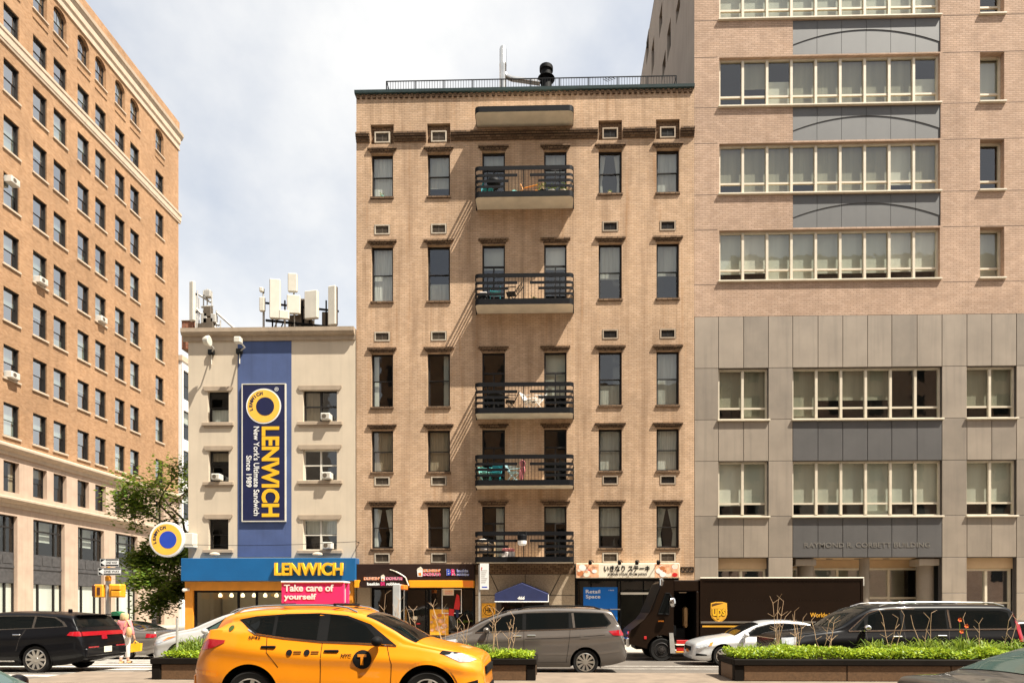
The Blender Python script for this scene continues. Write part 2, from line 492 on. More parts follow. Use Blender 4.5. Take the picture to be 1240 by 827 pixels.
M['skin'] = pbr('skin', (0.52, 0.29, 0.20), 0.55, var=0.05)
M['hair'] = pbr('blonde_hair', (0.58, 0.40, 0.20), 0.6, var=0.25, scale=30, bump=0.4, bscale=60)
M['pink_cloth'] = pbr('pink_cloth', (0.66, 0.215, 0.22), 0.85, var=0.1, scale=9, bump=0.3, bscale=18)
M['white_cloth'] = pbr('white_cloth', (0.66, 0.60, 0.56), 0.85, var=0.08, scale=9, bump=0.3, bscale=16)
M['tan_leather'] = pbr('tan_leather', (0.56, 0.34, 0.15), 0.55, var=0.1)
M['teal'] = pbr('teal_plastic', (0.02, 0.26, 0.30), 0.45, var=0.08)
M['turquoise'] = pbr('turquoise_plastic', (0.22, 0.58, 0.52), 0.5, var=0.08)
M['terracotta'] = pbr('terracotta', (0.50, 0.16, 0.05), 0.7, var=0.15, scale=8)
M['signal_yellow'] = pbr('signal_yellow', (0.80, 0.34, 0.015), 0.5, var=0.1)
M['lens_dark'] = pbr('signal_lens', (0.08, 0.03, 0.02), 0.3, var=0.2)
M['pole_grey'] = pbr('galvanised_pole', (0.45, 0.43, 0.39), 0.5, 0.3, var=0.12, scale=5)
M['mail_green'] = pbr('dark_green_box', (0.01, 0.11, 0.045), 0.5, var=0.1)
M['bark'] = pbr('bark', (0.10, 0.07, 0.045), 0.9, var=0.3, scale=12, bump=0.6, bscale=30)
M['lamp_warm'] = pbr('warm_ceiling_lamp', (0.9, 0.8, 0.6), 0.5, var=0, emit=((1.0, 0.78, 0.45), 1.3))
M['poster_food'] = pbr('food_print', (0.75, 0.38, 0.22), 0.4, var=0.5, scale=6)
M['poster_yellow'] = pbr('yellow_print', (0.75, 0.34, 0.02), 0.4, var=0.35, scale=6)
M['cream_print'] = pbr('cream_print', (0.74, 0.66, 0.52), 0.45, var=0.05)
M['plank'] = pbr('pale_plank', (0.50, 0.35, 0.20), 0.7, var=0.2, scale=5)

def leafmat(name, c1, c2):
    m = newmat(name); g = NT(m)
    geo = g.n('ShaderNodeNewGeometry')
    rnd = geo.outputs['Random Per Island']
    col = g.mix(rnd, c1, c2)
    b = g.n('ShaderNodeBsdfPrincipled', {'Roughness': 0.5, 'Specular IOR Level': 0.4}); g.l(col, b.inputs['Base Color'])
    t = g.n('ShaderNodeBsdfTranslucent'); g.l(g.mix(0.5, col, (0.30, 0.34, 0.03)), t.inputs['Color'])
    g.out(g.n('ShaderNodeMixShader', {0: 0.35, 1: b.outputs[0], 2: t.outputs[0]}).outputs[0])
    return m
M['leaf_tree'] = leafmat('tree_leaf', (0.055, 0.125, 0.016), (0.19, 0.26, 0.035))
M['leaf_hedge'] = leafmat('hedge_leaf', (0.10, 0.20, 0.006), (0.46, 0.56, 0.03))
M['leaf_grass'] = leafmat('lily_leaf', (0.14, 0.25, 0.03), (0.30, 0.36, 0.06))
M['leaf_dark'] = leafmat('pot_leaf', (0.03, 0.07, 0.015), (0.08, 0.13, 0.03))

def asphalt():
    m = newmat('asphalt'); g = NT(m)
    pos = g.n('ShaderNodeNewGeometry').outputs['Position']
    a = g.ramp(g.noise(pos, 0.5, 6, 0.6), 0.3, 0.7, 0.75, 1.25)
    st = g.n('ShaderNodeVectorMath', {1: (0.12, 1.6, 1)}, operation='MULTIPLY'); g.l(pos, st.inputs[0])
    t = g.ramp(g.noise(st.outputs[0], 1.4, 4), 0.35, 0.7, 0.85, 1.2)
    f = g.ramp(g.noise(pos, 60, 3), 0.2, 0.8, 0.75, 1.25)
    k = g.math('MULTIPLY', g.math('MULTIPLY', a, t), f)
    sc = g.n('ShaderNodeVectorMath', operation='SCALE'); sc.inputs[0].default_value = (0.115, 0.097, 0.079); g.l(k, sc.inputs['Scale'])
    b = g.n('ShaderNodeBsdfPrincipled', {'Roughness': 0.85}); g.l(sc.outputs[0], b.inputs['Base Color'])
    bp = g.n('ShaderNodeBump', {'Strength': 0.35, 'Distance': 0.01}); g.l(g.noise(pos, 120, 2), bp.inputs['Height']); g.l(bp.outputs[0], b.inputs['Normal'])
    g.out(b.outputs[0]); return m
M['asphalt'] = asphalt()
def flags():
    m = newmat('pavement_flags'); g = NT(m)
    pos = g.n('ShaderNodeNewGeometry').outputs['Position']
    bt = g.n('ShaderNodeTexBrick', {'Color1': (0.42, 0.37, 0.30, 1), 'Color2': (0.37, 0.33, 0.27, 1), 'Mortar': (0.12, 0.10, 0.08, 1), 'Scale': 1.0,
                                    'Mortar Size': 0.012, 'Brick Width': 1.5, 'Row Height': 1.5}, offset=0.0)
    g.l(pos, bt.inputs['Vector'])
    k = g.ramp(g.noise(pos, 1.1, 5), 0.3, 0.7, 0.8, 1.15)
    sc = g.n('ShaderNodeVectorMath', operation='SCALE'); g.l(bt.outputs[0], sc.inputs[0]); g.l(k, sc.inputs['Scale'])
    b = g.n('ShaderNodeBsdfPrincipled', {'Roughness': 0.85}); g.l(sc.outputs[0], b.inputs['Base Color'])
    g.out(b.outputs[0]); return m
M['flags'] = flags()
M['kerb'] = pbr('kerb_stone', (0.30, 0.27, 0.23), 0.8, var=0.2, scale=3)
M['median'] = pbr('median_concrete', (0.19, 0.145, 0.105), 0.85, var=0.2, scale=2.5)
M['road_paint'] = pbr('worn_road_paint', (0.46, 0.43, 0.38), 0.7, var=0.4, scale=4)
# ------------------------------------------------------------------ ground, road, pavements
def road_z(D):
    pts = [(-60, 0.1), (6, 0.17), (9, 0.2), (13, 0.2), (25.2, -0.09), (900, -0.09)]
    for (a, za), (b, zb) in zip(pts, pts[1:]):
        if D <= b: return za + (zb - za) * max(0, D - a) / (b - a)
    return -0.09
mb = MB()
ys = [-60, 0, 6, 9, 13, 15, 17, 19, 21, 23, 25.2, 26, 40, 120, 900]
for a, b in zip(ys, ys[1:]):
    mb.quad((-500, a, road_z(a)), (500, a, road_z(a)), (500, b, road_z(b)), (-500, b, road_z(b)))
struct('ground', mb, M['asphalt'])
CURB = 25.4
def pave(name, x0, x1):
    struct(name, MB().prism([(CURB + 0.15, -0.3), (CURB + 0.15, 0.05), (30.6, 0.10), (300, 0.10), (300, -0.3)], 'x', x0, x1), M['flags'])
pave('pavement_main', -20.3, 300)
pave('pavement_corner', -300, -31.7)
mb = MB().bbox(-20.45, 300, CURB, CURB + 0.15, -0.3, 0.052, 0.02)
mb.bbox(-20.45, -20.3, CURB + 0.151, 300, -0.3, 0.052, 0.02)
struct('kerb_main', mb, M['kerb'])
mb = MB().bbox(-300, -31.55, CURB, CURB + 0.15, -0.3, 0.052, 0.02)
mb.bbox(-31.7, -31.55, CURB + 0.151, 300, -0.3, 0.052, 0.02)
struct('kerb_corner', mb, M['kerb'])
struct('median_strip', MB().bbox(-300, -17.5, 12.95, 15.25, 0.0, 0.33, 0.03).bbox(-11.0, 300, 12.95, 15.25, 0.0, 0.33, 0.03), M['median'])
def stripe(x0, x1, d0, d1):
    return MB().quad((x0, d0, road_z(d0) + 0.004), (x1, d0, road_z(d0) + 0.004), (x1, d1, road_z(d1) + 0.004), (x0, d1, road_z(d1) + 0.004))
for i in range(9):
    d = 15.9 + i * 1.12
    struct('crosswalk_bar', stripe(-17.0, -11.3, d, d + 0.58), M['road_paint'])
struct('lane_line', stripe(-9.5, 120, 20.15, 20.30), M['road_paint'])
struct('lane_line', stripe(-9.5, 120, 19.00, 19.13), M['road_paint'])
struct('stop_line', stripe(-10.9, -10.4, 15.6, 25.0), M['road_paint'])

# ------------------------------------------------------------------ wall and window kit
def fy(Y0): return lambda s, z, d: (s, Y0 + d, z)          # wall that faces the avenue (-y)
def fx(X0): return lambda s, z, d: (X0 - d, s, z)          # wall that faces the side street (+x)
def wall(mb, s0, s1, z0, z1, ops, mp, depth):
    ss = sorted({s0, s1, *[round(o[0], 4) for o in ops], *[round(o[1], 4) for o in ops]})
    zs = sorted({z0, z1, *[round(o[2], 4) for o in ops], *[round(o[3], 4) for o in ops]})
    ss = [s for s in ss if s0 - 1e-6 <= s <= s1 + 1e-6]; zs = [z for z in zs if z0 - 1e-6 <= z <= z1 + 1e-6]
    for k in range(len(zs) - 1):
        zc = (zs[k] + zs[k + 1]) / 2
        row = [o for o in ops if o[2] < zc < o[3]]
        run = None
        for i in range(len(ss) - 1):
            sc = (ss[i] + ss[i + 1]) / 2
            hole = any(o[0] < sc < o[1] for o in row)
            if hole:
                if run is not None: mb.quad(mp(run, zs[k], 0), mp(ss[i], zs[k], 0), mp(ss[i], zs[k + 1], 0), mp(run, zs[k + 1], 0)); run = None
            elif run is None: run = ss[i]
        if run is not None: mb.quad(mp(run, zs[k], 0), mp(ss[-1], zs[k], 0), mp(ss[-1], zs[k + 1], 0), mp(run, zs[k + 1], 0))
    for o in ops:
        a, b, c, e = o[:4]
        dp = o[5] if len(o) > 5 else depth
        if len(o) > 4 and o[4] == 'arch':
            rx = (b - a) / 2; sp = e - rx * 0.85; m = (a + b) / 2
            arc = [(m + rx * math.cos(R(180 - 180 * i / 14)), sp + rx * 0.85 * math.sin(R(180 * i / 14))) for i in range(15)]
            for i in range(14):
                p, q = arc[i], arc[i + 1]
                mb.quad(mp(p[0], p[1], 0), mp(q[0], q[1], 0), mp(q[0], e, 0), mp(p[0], e, 0))
                mb.quad(mp(p[0], p[1], 0), mp(q[0], q[1], 0), mp(q[0], q[1], dp), mp(p[0], p[1], dp))
            top = sp
        else:
            top = e
            mb.quad(mp(a, e, 0), mp(b, e, 0), mp(b, e, dp), mp(a, e, dp))
        mb.quad(mp(a, c, 0), mp(b, c, 0), mp(b, c, dp), mp(a, c, dp))
        mb.quad(mp(a, c, 0), mp(a, top, 0), mp(a, top, dp), mp(a, c, dp))
        mb.quad(mp(b, c, 0), mp(b, top, 0), mp(b, top, dp), mp(b, c, dp))
    return mb

MC = {}
def cached(key, fn):
    if key not in MC: MC[key] = fn()
    return MC[key]
def ring(mb, x0, x1, z0, z1, t, y0, y1):
    mb.box(x0, x0 + t, y0, y1, z0, z1); mb.box(x1 - t, x1, y0, y1, z0, z1)
    mb.box(x0 + t, x1 - t, y0, y1, z0, z0 + t); mb.box(x0 + t, x1 - t, y0, y1, z1 - t, z1)
    return mb
def cover_meshes(w, h, cover, y):
    """curtain / blind behind the glass"""
    kind = cover[0]
    mat = M[cover[-1]]
    def f():
        b = MB()
        if kind == 'full': b.box(-w / 2 + .01, w / 2 - .01, y, y + .015, 0.01, h - .01)
        elif kind == 'top': b.box(-w / 2 + .01, w / 2 - .01, y, y + .015, h * (1 - cover[1]), h - .01)
        elif kind == 'low': b.box(-w / 2 + .01, w / 2 - .01, y, y + .015, .01, h * cover[1])
        elif kind == 'sides':
            k = cover[1]
            b.prism([(-w / 2, 0), (-w / 2 + w * k * .6, 0), (-w / 2 + w * k * .45, h * .35), (-w / 2 + w * k, h * .95), (-w / 2, h)], 'y', y, y + .03)
            b.prism([(w / 2, 0), (w / 2 - w * k * .6, 0), (w / 2 - w * k * .45, h * .35), (w / 2 - w * k, h * .95), (w / 2, h)], 'y', y, y + .03)
        elif kind == 'left': b.box(-w / 2, -w / 2 + w * cover[1], y, y + .03, 0, h)
        elif kind == 'right': b.box(w / 2 - w * cover[1], w / 2, y, y + .03, 0, h)
        return b.mesh('blind', mat)
    return cached(('cov', round(w, 2), round(h, 2), cover, round(y, 2)), f)
def dh_window(parent, pos, w, h, rec=0.2, rot=0.0, mat='frame_dark', cover=None, glassm='glass', arch=False, meet=0.5, fr=0.05, fd=0.0):
    """double-hung window, origin at the middle of its bottom edge on the wall face"""
    key = ('dh', round(w, 3), round(h, 3), rec, mat, arch, meet, fr, fd, glassm)
    def f():
        fm = ring(MB(), -w / 2, w / 2, 0, h, fr, rec - fd, rec + .10)
        zm = h * meet
        up = ring(MB(), -w / 2 + fr, w / 2 - fr, zm - .02, h - fr, .035, rec + .015, rec + .045)
        lo = ring(MB(), -w / 2 + fr, w / 2 - fr, fr, zm + .02, .04, rec + .05, rec + .08)
        if arch:
            up.box(-.012, .012, rec + .018, rec + .042, zm, h - fr)
        pu = MB().quad((-w / 2 + fr, rec + .03, zm), (w / 2 - fr, rec + .03, zm), (w / 2 - fr, rec + .03, h - fr), (-w / 2 + fr, rec + .03, h - fr))
        pl = MB().quad((-w / 2 + fr, rec + .065, fr), (w / 2 - fr, rec + .065, fr), (w / 2 - fr, rec + .065, zm), (-w / 2 + fr, rec + .065, zm))
        return [fm.mesh('window', M[mat]), up.mesh('sash', M[mat]), lo.mesh('sash', M[mat]), pu.mesh('pane', M[glassm]), pl.mesh('pane', M[glassm])]
    ms = cached(key, f)
    win = link('window', ms[0], parent, pos, (0, 0, rot))
    for n, m in (('sash', ms[1]), ('sash', ms[2]), ('pane', ms[3]), ('pane', ms[4])):
        lobj(n, m, win)
    if cover:
        lobj('curtain' if 'curtain' in cover[-1] else 'blind', cover_meshes(w - .1, h - .06, cover, rec + .14), win, (0, 0, .03))
    return win
def sill_on(win, w, mat, over=.06, proud=.07, hgt=.09, rec=.2, drop=0.0):
    m = cached(('sill', round(w, 2), mat, over, proud, hgt, rec), lambda: MB().bbox(-w / 2 - over, w / 2 + over, -proud, rec - .003, -hgt, -.002, .012).mesh('sill', M[mat]))
    return lobj('sill', m, win, (0, 0, -drop))
def strip_window(parent, x0, x1, z0, z1, Y0, n, rec, trans, mat='frame_cream', covers=None, glassm='glass_teal', rng=random, low_cover=True):
    """row of n lights with a transom rail; a fixed pane above and a small one below in each light"""
    w = x1 - x0; h = z1 - z0; pos = ((x0 + x1) / 2, Y0, z0)
    win = link('window', ring(MB(), -w / 2, w / 2, 0, h, .085, rec, rec + .12).mesh('window', M[mat]), parent, pos)
    pw = (w - .0) / n
    mm = cached(('mull', round(h, 2), mat, rec), lambda: MB().box(-.055, .055, rec - .03, rec + .11, .086, h - .086).mesh('mullion', M[mat]))
    tr = cached(('tran', round(pw, 2), mat, rec), lambda: MB().box(-pw / 2 + .056, pw / 2 - .056, rec + .012, rec + .10, -.04, .04).mesh('transom', M[mat]))
    zt = h * trans
    pu = cached(('pu', round(pw, 2), round(h, 2), rec, trans, glassm), lambda: MB().quad((-pw / 2 + .05, rec + .06, zt), (pw / 2 - .05, rec + .06, zt), (pw / 2 - .05, rec + .06, h - .08), (-pw / 2 + .05, rec + .06, h - .08)).mesh('pane', M[glassm]))
    pl = cached(('pl', round(pw, 2), round(h, 2), rec, trans, glassm), lambda: MB().quad((-pw / 2 + .05, rec + .06, .08), (pw / 2 - .05, rec + .06, .08), (pw / 2 - .05, rec + .06, zt), (-pw / 2 + .05, rec + .06, zt)).mesh('pane', M[glassm]))
    for i in range(n):
        c = -w / 2 + pw * (i + .5)
        if i: lobj('mullion', mm, win, (-w / 2 + pw * i, 0, 0))
        lobj('transom', tr, win, (c, 0, zt))
        lobj('pane', pu, win, (c, 0, 0)); lobj('pane', pl, win, (c, 0, 0))
        cv = covers[i] if covers else None
        if cv: lobj('blind', cover_meshes(pw - .02, h - .1, cv, rec + .2), win, (c, 0, .05))  # the olive ones are painted reflections rather than blinds
    sl = MB().bbox(-w / 2 - .06, w / 2 + .06, -.10, rec - .003, -.075, -.002, .012)
    lobj('sill', sl.mesh('sill', M[mat]), win)
    return win

# ------------------------------------------------------------------ corner office block on the left
rng = random.Random(5)
XL = -35.5
LB = thing('office_building', 'tall orange brick office building with arched top windows and pale stone base', 'building', (XL, 46, 0.1))
colsY = [(35.8, 37.05), (37.75, 39.0), (40.05, 41.3), (41.93, 43.2), (44.37, 45.62), (46.24, 47.5), (48.62, 49.86), (50.54, 51.78), (52.88, 54.1), (54.82, 56.03), (58.37, 59.6)]
sillz = [12.98, 16.74, 20.48, 24.12, 27.92, 31.63, 35.32]
ops = []
for a, b in colsY:
    for z in sillz: ops.append((a, b, z, z + 2.14))
    ops.append((a, b, 39.25, 41.05))
    ops.append((a, b, 42.85, 44.95, 'arch'))
mb = wall(MB(), 30.0, 62.0, 12.3, 45.6, ops, fx(XL), .36)
mb.quad((XL, 30, 12.3), (-62, 30, 12.3), (-62, 30, 45.6), (XL, 30, 45.6))
mb.quad((XL, 62, 0), (-62, 62, 0), (-62, 62, 45.6), (XL, 62, 45.6))
mb.quad((-62, 30, 0), (-62, 62, 0), (-62, 62, 45.6), (-62, 30, 45.6))
mb.build('brick_wall', M['brick_left'], LB, normals=False)
ops2 = [(a, b, 9.35, 11.36) for a, b in colsY]
bays = [(35.95, 38.85), (40.15, 43.05), (44.39, 47.31), (48.66, 51.55), (52.91, 55.79)]
for a, b in bays: ops2.append((a, b, 0.45, 7.82))
ops2.append((57.75, 59.7, 0.2, 2.65, 'arch'))
mb = wall(MB(), 30.0, 62.0, 0.0, 12.3, ops2, fx(XL), .42)
mb.quad((XL, 30, 0), (-62, 30, 0), (-62, 30, 12.3), (XL, 30, 12.3))
mb.build('stone_base', M['limestone'], LB, normals=False)
MB().box(XL - 1.4, XL - 1.35, 30.2, 61.8, 0.2, 45.4).build('interior', M['interior'], LB)
MB().box(-62, XL - .01, 30.01, 61.99, 45.5, 45.58).build('roof', M['joint'], LB)
def course(name, prof, mat, y0=30.0, y1=62.0, parent=LB):
    """moulding that runs along the side street wall; prof is (out, z) outline"""
    MB().prism([(XL + o, z) for o, z in prof], 'y', y0, y1).build(name, mat, parent)
course('belt_course', [(-.02, 38.3), (.10, 38.3), (.12, 38.45), (.16, 38.5), (.16, 38.95), (.22, 39.0), (.22, 39.2), (-.02, 39.24)], M['limestone_trim'], 29.8, 62.2)
course('frieze', [(-.02, 45.2), (.10, 45.2), (.10, 45.32), (.05, 45.36), (.05, 45.75), (.16, 45.85), (.16, 46.3), (-.02, 46.3)], M['limestone_trim'], 29.9, 62.1)
course('cornice', [(-.02, 46.302), (.18, 46.33), (.26, 46.55), (.32, 46.6), (.32, 46.9), (.16, 46.98), (-.02, 47.02)], M['stucco_trim'], 29.6, 62.35)
MB().box(XL - .4, XL + .08, 29.9, 62.05, 47.022, 47.85).build('parapet', M['brick_left'], LB)
course('stone_cornice', [(-.02, 11.72), (.10, 11.72), (.14, 11.95), (.3, 12.05), (.42, 12.2), (.42, 12.34), (.1, 12.5), (-.02, 12.5)], M['limestone_trim'], 29.8, 62.15)
course('lower_cornice', [(-.02, 8.35), (.08, 8.35), (.12, 8.6), (.3, 8.68), (.46, 8.82), (.46, 8.95), (.08, 9.06), (-.02, 9.06)], M['limestone_trim'], 29.8, 62.15)
covs = [None, None, ('top', .5, 'blind_teal'), ('top', .45, 'blind'), ('full', 'blind_teal'), ('top', .35, 'blind'), ('full', 'blind'), ('low', .3, 'curtain_grey')]
for ci, (a, b) in enumerate(colsY):
    for ri, z in enumerate(sillz):
        cv = rng.choice(covs)
        if ri == 0: cv = rng.choice([('top', .55, 'blind_white'), ('full', 'blind_white'), ('top', .5, 'blind_white'), None])
        if ri in (5, 6) and ci > 7: cv = None
        wn_ = dh_window(LB, (XL, (a + b) / 2, z), b - a, 2.14, .22, R(90), 'frame_dark', cv, 'glass_sky', fr=.075, fd=.12)
        sill_on(wn_, b - a, 'limestone_trim', .1, .10, .14, .22)
    dh_window(LB, (XL, (a + b) / 2, 39.25), b - a, 1.8, .22, R(90), 'frame_dark', rng.choice(covs[:3]), 'glass_sky', fr=.075, fd=.12)
    w_ = dh_window(LB, (XL, (a + b) / 2, 42.85), b - a, 2.1, .24, R(90), 'frame_dark', rng.choice(covs[:4]), 'glass_sky', arch=True, fr=.075, fd=.0)
    sill_on(w_, b - a, 'limestone_trim', .1, .10, .12, .24)
    MB().box(XL - .01, XL + .06, a - .06, b + .06, 42.15, 42.25).build('panel_mould', M['brick_left'], LB)
    w_ = dh_window(LB, (XL, (a + b) / 2, 9.35), b - a, 2.01, .28, R(90), 'frame_dark', rng.choice([None, ('right', .3, 'curtain_tan'), ('top', .3, 'curtain_grey'), None]))
dark_panel = pbr('dark_cast_panel', (0.06, 0.056, 0.055), 0.55, var=0.3, scale=4)
for a, b in bays:
    m = (a + b) / 2; w_ = b - a; sh = w_ / 4
    bay = link('shop_bay', ring(MB(), -w_ / 2, w_ / 2, 0, 7.37, .08, .25, .38).mesh('shop_bay', M['frame_dark']), LB, (XL, m, .45), (0, 0, R(90)))
    lobj('mullion', MB().box(-sh - .035, -sh + .035, .22, .34, 4.98, 7.28).mesh('mullion', M['frame_dark']), bay)
    lobj('mullion', MB().box(sh - .035, sh + .035, .22, .34, 4.98, 7.28).mesh('mullion', M['frame_dark']), bay)
    lobj('transom', MB().box(-w_ / 2 + .08, w_ / 2 - .08, .225, .335, 6.55, 6.65).mesh('transom', M['frame_dark']), bay)
    sp = MB().box(-w_ / 2 + .08, w_ / 2 - .08, .2, .34, 2.95, 4.975)
    for q in range(3):
        xx = -w_ / 2 + .2 + q * (w_ - .3) / 3
        sp.box(xx, xx + (w_ - .3) / 3 - .12, .17, .2, 4.25, 4.8)
    sp.box(-w_ / 2 + .08, w_ / 2 - .08, .15, .2, 3.95, 4.08)
    lobj('spandrel_panel', sp.mesh('spandrel_panel', dark_panel), bay)
    for x0, x1 in ((-w_ / 2 + .08, -sh - .035), (-sh + .035, sh - .035), (sh + .035, w_ / 2 - .08)):
        for z0, z1 in ((4.98, 6.55), (6.65, 7.28)):
            lobj('pane', MB().quad((x0, .29, z0), (x1, .29, z0), (x1, .29, z1), (x0, .29, z1)).mesh('pane', M['glass']), bay)
        lobj('blind', MB().box(x0 + .02, x1 - .02, .36, .38, .08, 2.93).mesh('blind', M['blind_white']), bay)
        lobj('pane', MB().quad((x0, .3, .08), (x1, .3, .08), (x1, .3, 2.93), (x0, .3, 2.93)).mesh('pane', M['glass']), bay)
    for x in (-sh, sh):
        lobj('post', MB().box(x - .035, x + .035, .22, .34, .08, 2.945).mesh('post', M['frame_dark']), bay)
    lobj('blind', MB().box(-sh + .1, sh - .1, .5, .52, 5.9, 7.28).mesh('blind', M['blind_teal']), bay)
    lobj('curtain', MB().box(-w_ / 2 + .1, -sh - .1, .5, .53, 5.0, 7.28).mesh('curtain', M['curtain_tan']), bay)
# arched street door of that block
ad = dh_window(LB, (XL, 58.725, .2), 1.95, 2.45, .3, R(90), 'frame_dark', ('top', .45, 'blind'), arch=True, meet=.55)
ah = MB()
for i in range(15):
    t0 = R(180 * i / 15); t1 = R(180 * (i + 1) / 15)
    for rr0, rr1, o in ((1.02, 1.38, .08),):
        pts = [(58.725 + r_ * math.cos(t), 1.82 + r_ * .87 * math.sin(t)) for r_, t in ((rr0, t0), (rr1, t0), (rr1, t1), (rr0, t1))]
        ah.prism(pts, 'x', XL + .004, XL + o)
ah.build('arch_surround', M['limestone_trim'], LB)

# two buildings further down the side street
WB = thing('white_building', 'white painted building with dark gridded windows down the side street', 'building', (-33.5, 68, .1))
ops = [(62.5 + i * 3.0, 64.9 + i * 3.0, 2.5 + k * 3.85, 5.3 + k * 3.85) for i in range(6) for k in range(6)]
wall(MB(), 62.2, 82, 0, 25.3, ops, fx(-35.3), .3).build('wall', M['white'], WB, normals=False)
MB().box(-36.5, -35.3, 62.2, 62.25, 0, 25.3).build('end_wall', M['white'], WB)
MB().box(-35.6, -35.2, 62.1, 82.1, 25.302, 25.8).build('parapet', M['limestone_trim'], WB)
MB().box(-36.6, -36.5, 62.3, 82, .2, 25.2).build('interior', M['interior'], WB)
MB().box(-50, -35.35, 62.21, 82, 25.2, 25.28).build('roof', M['joint'], WB)
for o in ops: dh_window(WB, (-35.3, (o[0] + o[1]) / 2, o[2]), 2.4, 2.8, .18, R(90), 'frame_dark', rng.choice([None, None, ('top', .4, 'blind')]), arch=True)
RB = thing('brick_bulkhead_building', 'red brick upper storey seen above the white building down the side street', 'building', (-38, 92, .1))
MB().bbox(-50, -36.6, 83, 100, .1, 32.5, .05).build('wall', M['brick_red'], RB)
MB().bbox(-50.2, -36.4, 82.8, 100.2, 32.502, 33.1, .05).build('parapet', M['limestone_trim'], RB)

# ------------------------------------------------------------------ cream corner building with the sandwich shop
XA, XB = X_(228), -8.97
LW = thing('corner_building', 'cream stucco corner building with blue painted stripe and sandwich shop sign', 'building', ((XA + XB) / 2, 31, .1))
lz = lambda v: Z_(v, 330)
wins = []
for u0, u1, v0, v1, wide in ((251.5, 277, 473, 511, 0), (252.5, 277, 545, 583, 0), (252.5, 276.5, 628, 665, 0), (367, 408, 473, 511, 1), (367, 408, 544.5, 582, 1), (367, 408, 629, 666, 1)):
    wins.append((X_(u0), X_(u1), lz(v1), lz(v0), wide))
ztop = lz(407)
wall(MB(), XA, XB, 3.9, ztop, [q[:4] for q in wins], fy(30.0), .3).build('stucco_wall', M['stucco'], LW, normals=False)
mb = MB()
mb.quad((XA, 30, 0), (XA, 50, 0), (XA, 50, ztop), (XA, 30, ztop)); mb.quad((XB, 30, 3.9), (XB, 50, 3.9), (XB, 50, ztop), (XB, 30, ztop))
mb.quad((XA, 50, 0), (XB, 50, 0), (XB, 50, ztop), (XA, 50, ztop))
mb.build('side_wall', M['stucco'], LW, normals=False)
MB().box(XA + .02, XB - .02, 31.2, 31.25, 3.9, ztop - .1).build('interior', M['interior'], LW)
MB().box(XA + .01, XB - .01, 30.01, 49.9, ztop - .06, ztop - .01).build('roof', M['joint'], LW)
MB().prism([(30.02, ztop - .22), (29.93, ztop - .22), (29.90, ztop - .02), (29.80, ztop), (29.72, ztop + .12), (29.72, ztop + .3), (30.3, ztop + .3), (30.3, ztop), (30.02, ztop)], 'x', XA - .22, XB + .0).build('cornice', M['stucco_trim'], LW)
# the painted stripe is on a thin render coat
MB().box(X_(288), X_(353), 29.985, 29.998, lz(674), ztop - .23).build('painted_stripe', M['blue_wall'], LW)
wcov = [('low', .45, 'curtain_white'), ('top', .3, 'curtain_tan'), None, ('left', .45, 'curtain_tan'), None, ('top', .45, 'curtain_white')]
for (x0, x1, z0, z1, wide), cv in zip(wins, wcov):
    m = (x0 + x1) / 2; w_ = x1 - x0; h_ = z1 - z0
    if not wide:
        wn_ = dh_window(LW, (m, 30, z0), w_, h_, .16, 0, 'frame_dark', cv)
    else:
        fm = ring(MB(), -w_ / 2, w_ / 2, 0, h_, .05, .14, .24)
        wn_ = link('window', fm.mesh('window', M['frame_white' if z0 < 9 else 'frame_dark']), LW, (m, 30, z0))
        fmat = M['frame_white' if z0 < 9 else 'frame_dark']
        lobj('mullion', MB().box(-.04, .04, .135, .23, .05, h_ - .05).mesh('mullion', fmat), wn_)
        lobj('transom', MB().box(-w_ / 2 + .05, -.04, .14, .22, h_ * .5 - .025, h_ * .5 + .025).mesh('transom', fmat), wn_)
        lobj('transom', MB().box(.04, w_ / 2 - .05, .14, .22, h_ * .5 - .025, h_ * .5 + .025).mesh('transom', fmat), wn_)
        for a, b in ((-w_ / 2 + .05, -.04), (.04, w_ / 2 - .05)):
            lobj('pane', MB().quad((a, .19, .05), (b, .19, .05), (b, .19, h_ - .05), (a, .19, h_ - .05)).mesh('pane', M['glass']), wn_)
        if cv: lobj('curtain', cover_meshes(w_ - .1, h_ - .06, cv, .3), wn_, (0, 0, .03))
    ov = .2 if not wide else .22
    lobj('lintel', MB().prism([(-w_ / 2 - ov, .2), (w_ / 2 + ov, .2), (w_ / 2 + ov, .13), (w_ / 2 + ov - .05, .04), (w_ / 2 + ov - .1, .003), (-w_ / 2 - ov + .1, .003), (-w_ / 2 - ov + .05, .04), (-w_ / 2 - ov, .13)], 'y', -.055, 0.0).mesh('lintel', M['stucco_trim']), wn_, (0, 0, h_))
    sm = MB().bbox(-w_ / 2 - ov - .04, w_ / 2 + ov + .04, -.09, .13, -.16, -.003, .015)
    sm.bbox(-w_ / 2 - ov + .03, w_ / 2 + ov - .03, -.035, -.001, -.26, -.161, .015)
    lobj('sill', sm.mesh('sill', M['stucco_trim']), wn_)
